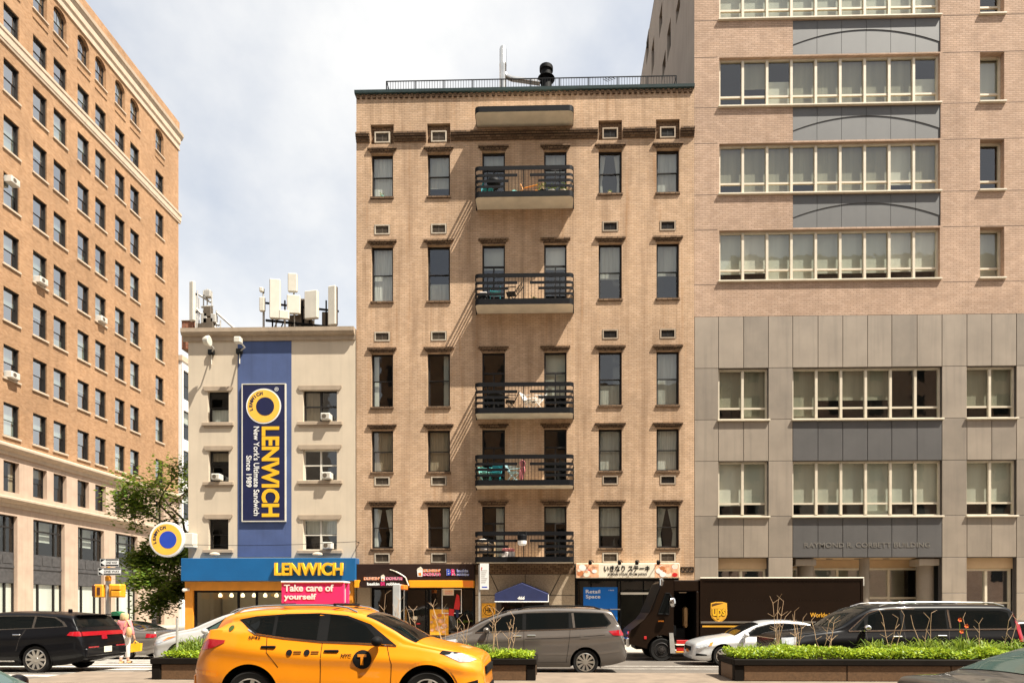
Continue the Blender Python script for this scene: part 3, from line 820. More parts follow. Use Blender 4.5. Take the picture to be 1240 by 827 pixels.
# big vertical shop sign on the stripe
x0, x1, z0, z1 = X_(294.7), X_(346.3), lz(631), lz(466)
VS = thing('vertical_shop_sign', 'tall navy sign with yellow sideways lettering on blue painted stripe', 'sign', ((x0 + x1) / 2, 29.93, z0))
MB().bbox(x0, x1, 29.90, 29.984, z0, z1, .01).build('panel', M['navy'], VS)
ring(MB(), x0 - .03, x1 + .03, z0 - .03, z1 + .03, .045, 29.885, 29.983).build('frame', M['antenna'], VS)
def vertical_text(body, u0, u1, v0, v1, mat, parent, bold=0.0, y=29.893):
    """lettering turned to read downwards, filling the pixel rectangle"""
    a0, a1, b0, b1 = X_(u0), X_(u1), lz(v1), lz(v0)
    me = fit_text(text_mesh(body, 1.0, mat, .004, bold), 0, b1 - b0, 0, a1 - a0, 0)
    me.transform(Matrix(((0, 0, 1, 0), (0, 1, 0, 0), (-1, 0, 0, b1 - b0), (0, 0, 0, 1))))
    me.transform(Matrix.Translation((-(a1 - a0) / 2, 0, 0)))
    return link('lettering', me, parent, ((a0 + a1) / 2, y, b0))
vertical_text('LENWICH', 318, 339.5, 517, 626, M['yellow'], VS, .035)
vertical_text("New York's Ultimate Sandwich", 308.5, 315.5, 517, 624.5, M['white'], VS, .012)
vertical_text('Since 1989', 299.5, 306, 552, 590, M['white'], VS, .015)
cxs, czs = X_(320.5), lz(492.5)
def roundel(parent, cx, cz, r, y, ctr):
    MB().prism(disc_pts(cx, cz, r * 1.08, r * 1.08, 40), 'y', y, y + .012).build('rim', M['white'], parent)
    MB().prism(disc_pts(cx, cz, r, r, 40), 'y', y - .008, y - .001).build('disc', M['yellow_pale'], parent)
    MB().prism(disc_pts(cx + .10 * r, cz - .02 * r, .56 * r, .56 * r, 36), 'y', y - .014, y - .0085).build('centre', M[ctr], parent)
    for i, ch in enumerate('LENWICH'):
        a = R(196 - i * 16)
        me = text_mesh(ch, r * .27, M['navy'], .002, .01)
        me.transform(Matrix.Translation((cx + math.cos(a) * r * .78 - cx, 0, math.sin(a) * r * .78)) @ Matrix.Rotation(-(a - R(90)), 4, 'Y'))
        link('letter', me, parent, (cx, y - .011, cz))
roundel(VS, cxs, czs, X_(340) - X_(320.5), 29.886, 'navy')
me = text_mesh('®', .25, M['white'], .002); link('letter', me, VS, (X_(336), 29.893, lz(472.5)))
# blue fascia with raised letters
FX0, FX1 = X_(219, 29.4), X_(430.5, 29.4)
FS = thing('shop_fascia', 'bright blue fascia board with raised yellow letters over the orange shopfront', 'sign', ((FX0 + FX1) / 2, 29.6, 2.9))
fz0, fz1 = Z_(703, 330, 29.4), Z_(675.5, 330, 29.4)
MB().bbox(FX0, FX1, 29.4, 29.98, fz0, fz1, .015).build('board', M['blue_fascia'], FS)
sign_text('LENWICH', X_(333, 29.3), X_(415.5, 29.3), Z_(696.6, 374, 29.3), Z_(681, 374, 29.3), 29.35, M['yellow'], FS, .07, .03)
# round hanging sign on a bracket past the corner
HX, HZ = X_(202, 29.5), Z_(653, 202, 29.5)
HS = thing('round_hanging_sign', 'round yellow blade sign with blue centre on bracket at the building corner', 'sign', (HX, 29.5, HZ - .8))
MB().prism(disc_pts(HX, HZ, .80, .80, 40), 'y', 29.49, 29.62).build('drum', M['white'], HS)
roundel(HS, HX, HZ, .70, 29.478, 'blue')
for dz in (.12, -.2):
    MB().tube((HX + .7, 29.58, HZ + dz), (XA + .25, 29.58, HZ + dz), .025).build('bracket_arm', M['pole_grey'], HS)
MB().bbox(XA + .05, XA + .45, 29.55, 29.985, HZ - .35, HZ + .3, .02).build('bracket_plate', M['antenna'], HS)
# orange shopfront of the sandwich shop
mb = MB()
SX0, SX1 = XA - .02, XB - .05
mb.box(SX0, X_(237), 29.75, 30.05, .1, fz0 - .02)
mb.box(X_(419), SX1, 29.75, 30.05, .1, fz0 - .02)
mb.box(X_(237), X_(419), 29.75, 30.05, fz0 - .42, fz0 - .02)
mb.box(X_(237), X_(419), 29.8, 30.05, .1, .55)
mb.build('orange_surround', M['orange'], LW)
sf = link('shop_window', ring(MB(), X_(237), X_(419), .55, fz0 - .42, .09, 29.86, 29.98).mesh('shop_window', M['black_metal'], None, (X_(330), 29.9, .55)), LW, (X_(330), 29.9, .55))
xs = [X_(237) + .09, X_(290), X_(312), X_(350), X_(385), X_(419) - .09]
for i in range(5):
    MB().quad((xs[i], 29.92, .64), (xs[i + 1], 29.92, .64), (xs[i + 1], 29.92, fz0 - .51), (xs[i], 29.92, fz0 - .51)).build('pane', M['glass'], sf)
    if i: MB().box(xs[i] - .04, xs[i] + .04, 29.87, 29.97, .64, fz0 - .51).build('mullion', M['black_metal'], sf)
mb = MB().box(SX0 + .1, SX1, 33.0, 33.05, .1, 3.9)
mb.build('shop_back_wall', M['cream_print'], LW)
MB().box(SX0 + .1, SX1, 30.1, 33.0, 3.82, 3.88).build('shop_ceiling', M['cream_print'], LW)
for i in range(7):
    x = SX0 + .7 + i * .55
    MB().lathe([(.07, 2.3), (.09, 2.34), (.09, 2.42), (.03, 2.5)], (x, 31.6, 0), n=10).build('pendant_lamp', M['lamp_warm'], LW)
MB().bbox(SX0 + .5, SX0 + 4.5, 31.9, 32.5, .1, 1.15, .03).build('shop_counter', M['antenna'], LW)
sign_text('432', X_(329), X_(336.5), Z_(722), Z_(718), 29.90, M['yellow'], LW, .002)
mb = MB().bbox(X_(228) , X_(228) + .22, 29.5, 29.748, 2.55, 2.68, .02); mb.ball((X_(228) + .1, 29.46, 2.58), .08)
mb.build('camera_dome', M['antenna'], LW)
mb = MB().ball((X_(424), 29.68, Z_(717, 424)), .12); mb.build('camera_dome', M['white'], LW)
MB().ball((X_(424), 29.58, Z_(717, 424)), .06).build('camera_lens', M['black'], LW)
# floodlights on the wall head
for i, (u, v, dr) in enumerate(((250.5, 413, -1), (288.5, 412, 1))):
    c = P(u, v, 29.25)
    fl = thing('floodlight', ['white dish floodlight tilted down under the cream cornice', 'white box floodlight on arm beside the blue stripe'][i], 'lamp', c, 'floodlights under cornice')
    if i == 0: MB().lathe([(.05, -.16), (.16, -.12), (.22, .0), (.24, .12), (.2, .14)], c, 'x', 16).build('reflector', M['antenna'], fl)
    else: MB().bbox(c.x - .17, c.x + .15, c.y - .12, c.y + .14, c.z - .14, c.z + .14, .04).build('housing', M['antenna'], fl)
    b_ = P(u + (6 if i == 0 else 2), v + 14, 29.98)
    MB().path([c, c + Vector((.15, .3, -.2)), b_], .03).build('arm', M['pole_grey'], fl)
    MB().bbox(b_.x - .14, b_.x + .14, 29.86, 29.984, b_.z - .12, b_.z + .12, .02).build('mount', M['trim_black'], fl)
    MB().path([(b_.x, 29.95, b_.z - .1), (b_.x, 29.95, b_.z - .55)], .025).build('conduit', M['antenna'], fl)
# two small lamps over the fascia
for i, u in enumerate((260, 384.5)):
    c = P(u, 671, 29.6)
    l_ = thing('fascia_lamp', ['small oval lamp above the blue fascia under the narrow window', 'small oval lamp above the blue fascia under the double window'][i], 'lamp', c, 'lamps above the blue fascia')
    MB().ball(c, .24, .14, .1, 14, 8).build('shade', M['stucco'], l_)
    MB().tube(c, (c.x, 29.99, c.z + .02), .03).build('arm', M['pole_grey'], l_)
# window air conditioners
def window_ac(pos, label, rot=0, w_=.52, h_=.36, d=.36):
    t = thing('window_air_conditioner', label, 'air conditioner', pos, 'window air conditioners')
    t.rotation_euler = (0, 0, rot)
    lobj('case', MB().bbox(-w_ / 2, w_ / 2, -d, .12, 0, h_, .02).mesh('case', M['ac_white']), t)
    g_ = MB()
    for i in range(6): g_.box(-w_ / 2 + .04, w_ / 2 - .04, -d - .008, -d + .002, .05 + i * (h_ - .08) / 6, .05 + (i + .55) * (h_ - .08) / 6)
    lobj('grille', g_.mesh('grille', M['frame_white']), t)
    lobj('fan_guard', MB().prism(disc_pts(-w_ * .12, h_ / 2, h_ * .33, h_ * .33, 16), 'y', -d - .013, -d - .009).mesh('fan_guard', M['grille']), t)
    return t
for (u, v, s), lb in zip(((396, 511, 1), (397, 582, 1), (398, 666, 1), (264, 583, .9)),
                         ('white air conditioner in top double window of cream building', 'white air conditioner in middle double window of cream building', 'white air conditioner in lowest double window of cream building', 'white air conditioner in narrow middle window of cream building')):
    p = P(u, v, 30.0); window_ac((p.x, 30.0 + .02, p.z + .055), lb, 0, .42 * s, .30 * s, .28)
for (ci, ri), lb in zip(((3, 1), (4, 3), (7, 3), (3, 4)), ('white air conditioner low in the orange block beside the street edge', 'small white air conditioner in a window with a pale lower sash', 'small white air conditioner in a teal window of the orange block', 'white air conditioner set high in a window of the orange block')):
    a, b = colsY[ci]
    window_ac((XL + .0, (a + b) / 2 - .12, sillz[ri] + (.02 if (ci, ri) != (3, 4) else 1.55)), lb, R(90), .7, .42, .4)

# ------------------------------------------------------------------ mobile-phone antennas on that roof
RZ = ztop + .3
def pole_antenna(u0, u1, v0, v1, D, label, yaw=0.0, thick=.16, dark=False):
    a = P(u0, v1, D); b = P(u1, v0, D)
    c = (a + b) / 2; w_ = abs(b.x - a.x); h_ = b.z - a.z
    t = thing('panel_antenna', label, 'antenna', (c.x, D, ztop), 'rooftop phone antennas')
    t.rotation_euler = (0, 0, yaw)
    lobj('radome', MB().bbox(-w_ / 2, w_ / 2, -thick / 2, thick / 2, a.z - ztop, b.z - ztop, .035).mesh('radome', M['antenna']), t)
    lobj('mast', MB().tube((0, thick / 2 + .10, -.03), (0, thick / 2 + .10, b.z - ztop - h_ * .25), .035).mesh('mast', M['pole_grey']), t)
    for k in (.25, .7):
        z = a.z - ztop + h_ * k
        lobj('clamp', MB().box(-.05, .05, thick / 2 - .01, thick / 2 + .13, z, z + .08).mesh('clamp', M['trim_black']), t)
    return t
pole_antenna(229.5, 236.5, 341, 389, 30.7, 'tall slim panel antenna at the end of the cream roof by the orange block', R(-20))
pole_antenna(327, 339.5, 338.5, 386.5, 30.8, 'tall cream panel antenna beside a dark crossbar', R(12), .2)
pole_antenna(349, 360, 331.5, 354, 30.9, 'short cream panel antenna standing highest above the roof', R(5))
pole_antenna(348, 363.5, 357.5, 380.5, 30.8, 'broad square panel antenna below the highest one', R(10))
pole_antenna(338.5, 350, 376, 387, 30.6, 'small low cream panel antenna between two tall ones', R(14))
pole_antenna(369, 386, 352.5, 386.5, 30.8, 'widest cream panel antenna on the cream roof', R(-10), .2)
pole_antenna(398, 408.5, 347, 394.5, 30.7, 'tall panel antenna with a dark side nearest the tan brick building', R(-16), .24)
pole_antenna(314.5, 321, 360, 377.5, 30.9, 'small pale antenna box on a thin mast')
pole_antenna(314.5, 319, 348, 354, 30.9, 'tiny pale antenna box on top of a thin mast')
AR = thing('antenna_rack', 'dark steel rack carrying the right-hand antennas on the cream roof', 'rack', (X_(365, 31), 31, ztop))
mb = MB()
def bar(a, b, r=.035): mb.tube(P(*a), P(*b), r, 6)
bar((322, 388, 31), (410, 397, 31), .06); bar((322, 367, 31), (410, 377, 31), .05)
for u in (330, 345, 366, 375, 395, 402): bar((u, 364, 31), (u, 399.5, 31), .04)
for u in (332, 340, 352, 358, 364, 372):
    bar((u, 398, 30.9), (u + 5, 386, 31.2), .03)
mb.build('frame', M['trim_black'], AR)
for u, v, w_, h_ in ((356, 390, .5, .6), (366, 386, .35, .9), (372, 393, .5, .5), (395.5, 388, .4, .75), (366.5, 369, .25, .5)):
    c = P(u, v, 31.1); MB().bbox(c.x - w_ / 2, c.x + w_ / 2, 31.0, 31.3, c.z - h_ / 2, c.z + h_ / 2, .03).build('radio_unit', M['grille'], AR)
AR2 = thing('antenna_rack', 'cluttered steel rack with radio boxes above the floodlights', 'rack', (X_(252, 31), 31, ztop))
mb = MB()
for u, v0 in ((239, 352), (241, 361), (246.5, 352), (251, 350), (256.5, 355), (262, 376), (267, 388)): bar((u, v0, 31), (u, 400, 31), .03)
bar((241, 357, 31), (255, 366, 31), .05); bar((238, 374, 31), (262, 398, 31), .06); bar((244, 372, 31), (258, 371, 31), .05); bar((263, 379, 31), (286, 399.5, 31), .06); bar((249, 383, 31), (265, 394, 31), .06)
mb.build('frame', M['pole_grey'], AR2)
for u, v, w_, h_ in ((252, 378, .36, .5), (248, 386, .3, .5), (253, 392, .5, .5), (244, 396, .3, .3), (252, 356, .3, .35), (259, 386, .25, .4)):
    c = P(u, v, 30.95); MB().bbox(c.x - w_ / 2, c.x + w_ / 2, 30.85, 31.1, c.z - h_ / 2, c.z + h_ / 2, .03).build('radio_unit', random.choice([M['antenna'], M['grille'], M['pole_grey']]), AR2)
CH = thing('brick_chimney', 'small red brick chimney stub on the cream roof edge', 'chimney', (X_(229, 31.5), 31.5, ztop - .02))
MB().bbox(X_(222.5, 31.5), X_(236.5, 31.5), 31.3, 31.9, ztop - .05, Z_(391, 229, 31.5), .02).build('stack', M['brick_red'], CH)
MB().bbox(X_(222, 31.5), X_(237, 31.5), 31.26, 31.94, Z_(391, 229, 31.5) + .002, Z_(390, 229, 31.5), .02).build('cap', M['stucco_trim'], CH)

# ------------------------------------------------------------------ the facing side of the avenue (mirrored in glass and paintwork)
def facing(x0, x1, h, mat, label, bay=3.2, fl=3.7):
    t = thing('facing_building', label, 'building', ((x0 + x1) / 2, -16, .1), 'buildings across the avenue')
    MB().box(x0, x1, -34, -14, .1, h).build('wall', M[mat], t)
    MB().box(x0 - .2, x1 + .2, -34.2, -13.7, h + .002, h + .8).build('cornice', M['stucco_trim'], t)
    w_ = MB().bbox(-.75, .75, -.05, .06, 0, 2.2, .02).mesh('window', M['car_glass'])
    n = int((x1 - x0) / bay)
    for r_ in range(1, int(h / fl)):
        for i in range(n):
            link('window', w_, t, (x0 + (x1 - x0) * (i + .5) / n, -14, r_ * fl + .9))
facing(-19.5, 3.0, 34, 'brick_left', 'orange brick building across the avenue, seen only as a reflection')
facing(3.2, 20.0, 26, 'limestone', 'pale stone building across the avenue, seen only as a reflection')
facing(20.2, 52.0, 40, 'brick_right', 'pinkish brick building across the avenue, seen only as a reflection', 4.0)
facing(-62.0, -32.0, 38, 'granite', 'grey stone building across the avenue, seen only as a reflection', 4.0)
# ------------------------------------------------------------------ tan brick apartment house
MX0, MX1 = X_(431.5), 6.44
MBD = thing('apartment_building', 'tan brick apartment house with five black balconies and shops at street level', 'building', ((MX0 + MX1) / 2, 34, .1))
mc = [(-8.24, -7.24), (-5.66, -4.63), (2.13, 3.18), (4.74, 5.76)]
md = [(-3.16, -2.12), (-0.34, 0.68)]
rows = [(20.54, 22.52), (15.77, 18.30), (10.95, 13.40), (7.98, 9.90), (4.50, 6.41)]
slabz = [19.88, 15.15, 10.36, 7.18, 3.80]
acz = [(23.02, 23.52), (18.82, 19.27), (13.95, 14.38), (7.36, 7.77), (3.84, 4.28)]
ops = []
for a, b in mc:
    for z0, z1 in rows: ops.append((a, b, z0, z1))
    m = (a + b) / 2
    for i, (z0, z1) in enumerate(acz):
        if i == 0: continue
        ops.append((m - .37, m + .37, z0, z1, '', .12))
    ops.append((m - .53, m + .53, 23.02 - .07, 23.02 + .82, '', .14))
for a, b in md:
    for k, (z0, z1) in enumerate(rows): ops.append((a, b, slabz[k] + .22, z1))
GF = 3.78                                             # top of the shops
wall(MB(), MX0, MX1, GF, 25.2, ops, fy(30.0), .22).build('brick_wall', M['brick_mid'], MBD, normals=False)
mb = MB()
mb.quad((MX0, 30, 0), (MX0, 55, 0), (MX0, 55, 25), (MX0, 30, 25)); mb.quad((MX1 - .001, 30, 0), (MX1 - .001, 55, 0), (MX1 - .001, 55, 25), (MX1 - .001, 30, 25))
mb.quad((MX0, 55, 0), (MX1, 55, 0), (MX1, 55, 25), (MX0, 55, 25))
mb.build('side_wall', M['brick_mid'], MBD, normals=False)
MB().box(MX0 + .05, MX1 - .05, 31.3, 31.35, GF, 24.8).build('interior', M['interior'], MBD)
MB().box(MX0 + .01, MX1 - .01, 30.05, 54.9, 24.8, 24.86).build('roof', M['joint'], MBD)
MB().prism([(29.93, 25.202), (29.88, 25.22), (29.86, 25.34), (30.5, 25.38), (30.5, 25.202)], 'x', MX0 - .06, MX1 - .004).build('roof_coping', M['green_copper'], MBD)
de = MB()
n = 62
for i in range(n):
    x = MX0 + (MX1 - MX0) * i / n
    de.box(x + .02, x + .15, 29.94, 29.999, 25.02, 25.19)
de.build('dentil_course', M['brick_mid_dark'], MBD)['kind'] = 'stuff'
# projecting band between the top niches
edges = [MX0 - .002] + [q for a, b in mc for q in ((a + b) / 2 - .56, (a + b) / 2 + .56)] + [MX1 - .003]
segs = [(edges[i], edges[i + 1]) for i in range(0, len(edges), 2)]
for a, b in segs:
    s_ = MB()
    for i, pr in enumerate((.05, .10, .15, .18)):
        s_.box(a, b, 30 - pr, 30.0, 23.02 + i * .095, 23.02 + (i + 1) * .095 - .004)
    s_.build('corbel_band', M['brick_mid_dark'], MBD)
cmid = [
 [('full', 'curtain_white'), ('top', .75, 'curtain_grey'), ('sides', .3, 'curtain_grey'), ('full', 'curtain_grey')],
 [('full', 'curtain_white'), ('low', .35, 'curtain_grey'), ('top', .6, 'curtain_grey'), ('top', .55, 'curtain_grey')],
 [('left', .25, 'blind'), ('right', .3, 'curtain_grey'), ('low', .4, 'curtain_grey'), ('full', 'curtain_grey')],
 [('full', 'curtain_tan'), ('full', 'curtain_tan'), ('full', 'curtain_grey'), ('full', 'curtain_white')],
 [('sides', .4, 'curtain_white'), ('right', .35, 'curtain_white'), ('top', .7, 'curtain_grey'), ('sides', .45, 'curtain_grey')]]
def lintel_mesh(w_):
    def f():
        b = MB()
        for i, (ov, pr) in enumerate(((.04, .03), (.10, .06), (.17, .09))):
            z = .02 + i * .075
            if i < 2:
                k = int((w_ + 2 * ov) / .16)
                for q in range(k):
                    x = -w_ / 2 - ov + (w_ + 2 * ov) * q / k
                    b.box(x + .012, x + (w_ + 2 * ov) / k - .03, -pr, -.001, z, z + .066)
            b.box(-w_ / 2 - ov, w_ / 2 + ov, -pr * (.4 if i < 2 else 1), -.001, z + .001 if i < 2 else z, z + .074)
        return b.mesh('lintel', M['brick_mid_dark'])
    return cached(('corbel_lintel', round(w_, 2)), f)
for ci, (a, b) in enumerate(mc):
    m = (a + b) / 2
    for ri, (z0, z1) in enumerate(rows):
        wn_ = dh_window(MBD, (m, 30, z0), b - a, z1 - z0, .17, 0, 'frame_dark', cmid[ri][ci])
        sill_on(wn_, b - a, 'brick_mid_dark', .04, .06, .10, .17)
        lobj('lintel', lintel_mesh(b - a), wn_, (0, 0, z1 - z0))
    for ri, (z0, z1) in enumerate(acz):
        white = ci < 2 or ri == 4
        w_ = .70; h_ = z1 - z0 - (.0 if ri else .0)
        y0 = .07 if ri else .09
        gmat = M['vent_tan'] if white else M['stucco_trim']
        gr = link('air_conditioner_sleeve', cached(('acf', ri, white), lambda: ring(MB(), -w_ / 2, w_ / 2, .0, h_, .055, y0 - .09, y0).mesh('air_conditioner_sleeve', gmat)), MBD, (m, 30, z0))
        lobj('back_plate', cached(('acb', ri), lambda: MB().box(-w_ / 2 + .05, w_ / 2 - .05, y0 - .02, y0, .05, h_ - .05).mesh('back_plate', M['grille'])), gr)
        sl = cached(('acs', ri, white), lambda: (lambda bb: ([bb.box(-w_ / 2 + .055, w_ / 2 - .055, y0 - .05, y0 - .021, .06 + i * (h_ - .12) / 6, .06 + (i + .4) * (h_ - .12) / 6) for i in range(6)], bb.box(-.012, .012, y0 - .055, y0 - .022, .05, h_ - .05), bb)[-1])(MB()).mesh('louvre', M['grille'] if white else M['frame_dark']))
        lobj('louvre', sl, gr)
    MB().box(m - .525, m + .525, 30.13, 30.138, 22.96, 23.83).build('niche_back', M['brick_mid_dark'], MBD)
dcov = [(('top', .3, 'curtain_grey'), ('top', .35, 'curtain_grey')), (('top', .35, 'blind'), ('top', .35, 'blind_white')), (None, ('top', .7, 'blind')), (None, None), (('right', .4, 'curtain_white'), ('top', .3, 'curtain_grey'))]
for ci, (a, b) in enumerate(md):
    for ri, (z0, z1) in enumerate(rows):
        zb = slabz[ri] + .22; w_ = b - a; h_ = z1 - zb
        dr = link('balcony_door', ring(MB(), -w_ / 2, w_ / 2, 0, h_, .07, .12, .22).mesh('balcony_door', M['frame_dark']), MBD, ((a + b) / 2, 30, zb))
        lobj('transom', MB().box(-w_ / 2 + .07, w_ / 2 - .07, .125, .2, h_ * .66, h_ * .66 + .07).mesh('transom', M['frame_dark']), dr)
        lobj('stile', MB().box(-.03, .03, .125, .2, .07, h_ * .66).mesh('stile', M['frame_dark']), dr)
        for q0, q1, r0, r1 in ((-w_ / 2 + .07, -.03, .07, h_ * .66), (.03, w_ / 2 - .07, .07, h_ * .66), (-w_ / 2 + .07, w_ / 2 - .07, h_ * .66 + .07, h_ - .07)):
            lobj('pane', MB().quad((q0, .16, r0), (q1, .16, r0), (q1, .16, r1), (q0, .16, r1)).mesh('pane', M['glass']), dr)
        if dcov[ri][ci]: lobj('blind', cover_meshes(w_ - .1, h_ - .06, dcov[ri][ci], .3), dr, (0, 0, .03))
        lobj('lintel', lintel_mesh(w_), dr, (0, 0, h_))
# balconies
BX0, BX1, BYF = -3.40, 0.98, 29.05
def rpath(inset, r=.22, x_end=None, side='both', n=7):
    """plan path along the balcony edge: wall, round corner, front"""
    x0, x1, yf = BX0 + inset, BX1 - inset, BYF + inset
    L = [(x0, 29.99)] + [(x0 + r - r * math.cos(R(90 * i / n)), yf + r - r * math.sin(R(90 * i / n))) for i in range(n + 1)]
    Rr = [(x1 - r + r * math.sin(R(90 * i / n)), yf + r - r * math.cos(R(90 * i / n))) for i in range(n + 1)] + [(x1, 29.99)]
    if side == 'L': return L + [(x_end, yf)]
    if side == 'R': return [(x_end, yf)] + Rr
    return L + Rr
def band(mb, path, z0, z1, t):
    """flat bar of thickness t that follows a plan path"""
    n = len(path); inn = []
    for i, p in enumerate(path):
        a = Vector(path[max(i - 1, 0)]); b = Vector(path[min(i + 1, n - 1)])
        d = (b - a).normalized(); inn.append((p[0] - d.y * t, p[1] + d.x * t))
    vs = []
    for p, q in zip(path, inn): vs += [(p[0], p[1], z0), (p[0], p[1], z1), (q[0], q[1], z1), (q[0], q[1], z0)]
    fs = []
    for i in range(n - 1):
        for k in range(4):
            fs.append((4 * i + k, 4 * i + (k + 1) % 4, 4 * i + 4 + (k + 1) % 4, 4 * i + 4 + k))
    fs += [(0, 1, 2, 3), (4 * n - 1, 4 * n - 2, 4 * n - 3, 4 * n - 4)]
    mb.add(vs, fs); return mb
def slab_mesh(z0, z1, inset=.02, y1=29.99): return MB().prism(rpath(inset), 'z', z0, z1)
ends = [(X_(626.5, BYF), X_(641.5, BYF)), (X_(615.5, BYF), X_(652, BYF)), (X_(611.5, BYF), X_(659.5, BYF))]
protos = None
for k, z in enumerate(slabz):
    zt_ = z + .2
    bal = slab_mesh(z, zt_ - .002).build('balcony', M['concrete'], MBD, ((BX0 + BX1) / 2, 29.5, z))
    if protos is None:
        o0 = ((BX0 + BX1) / 2, 29.5, z)
        protos = []
        protos.append(('edge_plate', band(MB(), rpath(.0), z - .006, zt_ + .04, .018).mesh('edge_plate', M['black_metal'], None, o0)))
        protos.append(('top_rail', band(MB(), rpath(.0), z + 1.17, z + 1.35, .02).mesh('top_rail', M['black_metal'], None, o0)))
        for (a, b), (q0, q1) in zip(ends, ((.88, 1.0), (.63, .75), (.39, .5))):
            protos.append(('slat', band(MB(), rpath(.0, side='L', x_end=a), z + q0, z + q1, .018).mesh('slat', M['black_metal'], None, o0)))
            protos.append(('slat', band(MB(), rpath(.0, side='R', x_end=b), z + q0, z + q1, .018).mesh('slat', M['black_metal'], None, o0)))
        for u in (590.4, 634, 678):
            x = X_(u, BYF); protos.append(('post', MB().box(x - .02, x + .02, BYF + .022, BYF + .06, zt_, z + 1.3).mesh('post', M['black_metal'], None, o0)))
        for i in range(12):
            x = X_(616 + i * 3.95, BYF); protos.append(('baluster', MB().box(x - .009, x + .009, BYF + .021, BYF + .04, zt_ + .0, z + 1.3).mesh('baluster', M['black_metal'], None, o0)))
        for x in (BX0 - .03, BX1 + .0):
            protos.append(('wall_post', MB().box(x, x + .03, 29.90, 29.985, z - .05, z + 1.0).mesh('wall_post', M['black_metal'], None, o0)))
    for n_, m_ in protos: link(n_, m_, bal, ((BX0 + BX1) / 2, 29.5, z))
cn = slab_mesh(23.63, 23.84).build('canopy', M['concrete'], MBD, ((BX0 + BX1) / 2, 29.5, 23.63))
band(MB(), rpath(0), 23.626, 23.87, .018).build('edge_plate', M['black_metal'], cn)
# roof: railing, flue, vent
RR = thing('roof_railing', 'thin black railing along the roof edge of the tan brick building', 'railing', (0, 30.3, 25.38))
ra, rb = X_(468, 30.3), X_(819, 30.3); rz1 = 26.05
for z in (25.5, rz1 - .03): MB().box(ra, rb, 30.28, 30.31, z, z + .035).build('rail', M['black_metal'], RR)
for x in (ra, rb): MB().box(x - .018, x + .018, 30.311, 33.5, rz1 - .03, rz1 + .005).build('rail', M['black_metal'], RR)
n = 11
for i in range(n):
    x = ra + (rb - ra) * i / (n - 1)
    MB().box(x - .022, x + .022, 30.275, 30.315, 25.37, rz1 - .001).build('post', M['black_metal'], RR)
bmh = MB().box(-.009, .009, -.009, .009, 0, rz1 - 25.535 - .03).mesh('baluster', M['black_metal'])
for i in range(110):
    x = ra + (rb - ra) * (i + .5) / 110
    link('baluster', bmh, RR, (x, 30.293, 25.535))
FL = thing('steel_flue', 'shiny steel flue pipe with side duct on the roof', 'pipe', (X_(609, 32), 32, 24.86))
px_, pr_ = X_(609, 32), .17
pz1 = Z_(58, 609, 32)
MB().lathe([(pr_, 24.86), (pr_, pz1 - .9), (pr_ * 1.04, pz1 - .88), (pr_ * 1.04, pz1 - .8), (pr_, pz1 - .78), (pr_, pz1 - .1), (pr_ * .8, pz1)], (px_, 32, 0), n=18).build('stack', M['steel'], FL, smooth=40)
MB().path([P(611, 90, 32), P(613, 93, 32), P(620, 96, 32), P(654, 101, 32.1)], .12, 12).build('duct', M['steel'], FL, smooth=40)
VT = thing('black_roof_vent', 'black drum roof vent with flared cap beside the steel flue', 'vent', (X_(661.5, 32.2), 32.2, 24.86))
vz = Z_(81, 661, 32.2)
MB().lathe([(.34, 24.86), (.27, 25.0), (.27, vz - .25), (.33, vz - .22), (.33, vz - .05), (.22, vz)], (X_(661.5, 32.2), 32.2, 0), n=20).build('drum', M['trim_black'], VT, smooth=40)
MB().lathe([(.42, vz - .62), (.42, vz - .6), (.28, vz - .55)], (X_(661.5, 32.2), 32.2, 0), n=20).build('collar', M['trim_black'], VT, smooth=40)
AE = thing('roof_aerial', 'small wire aerial behind the roof railing', 'aerial', (X_(735, 32), 32, 24.86))
mb = MB(); mb.tube((X_(733, 32), 32, 24.86), (X_(737, 32), 32, 26.2), .02); 
for i in range(4): mb.tube(P(730 + i * 3, 96 - i, 31.9), P(736 + i * 3, 99 - i, 32.1), .012)
mb.build('mast', M['trim_black'], AE)

# ---- shops and entrance at street level
g30 = lambda u: X_(u, 30.0)
# doughnut shop
a, b = MX0, X_(576)
MB().box(a, b, 32.5, 32.55, .1, GF).build('shop_back_wall', M['dd_brown'], MBD)
MB().box(a + .01, 5.9, 30.0, 32.5, GF - .12, GF - .02).build('shop_ceiling', M['interior'], MBD)
MB().box(a + .02, b, 30.35, 30.39, 2.72, 3.6).build('transom_panel', M['dd_brown'], MBD)
MB().bbox(MX0 + .05, g30(448.5), 29.95, 30.2, .1, 2.72, .01).build('pier_cladding', M['pebble'], MBD)
DD = thing('doughnut_shop_fascia', 'dark brown fascia with doughnut shop lettering and orange strip', 'sign', ((a + b) / 2, 29.7, 2.7))
yF = 29.55
zf0, zf1 = Z_(702.5, 500, yF), Z_(682.5, 500, yF)
MB().bbox(X_(430, yF), X_(574, yF), yF, 29.99, zf0, zf1, .015).build('board', M['dd_brown'], DD)
MB().bbox(X_(494.5, yF - .1), X_(573, yF - .1), yF - .1, 29.98, Z_(711, 500, yF - .1), zf0 - .003, .015).build('strip', M['dd_amber'], DD)
MB().prism([(X_(560, yF - .1), Z_(702.8, 560, yF - .1)), (X_(573, yF - .1), Z_(702.8, 573, yF - .1)), (X_(573, yF - .1), Z_(710.5, 573, yF - .1)), (X_(562, yF - .1), Z_(710.5, 562, yF - .1))], 'y', yF - .106, yF - .101).build('strip_end', M['dd_orange'], DD)
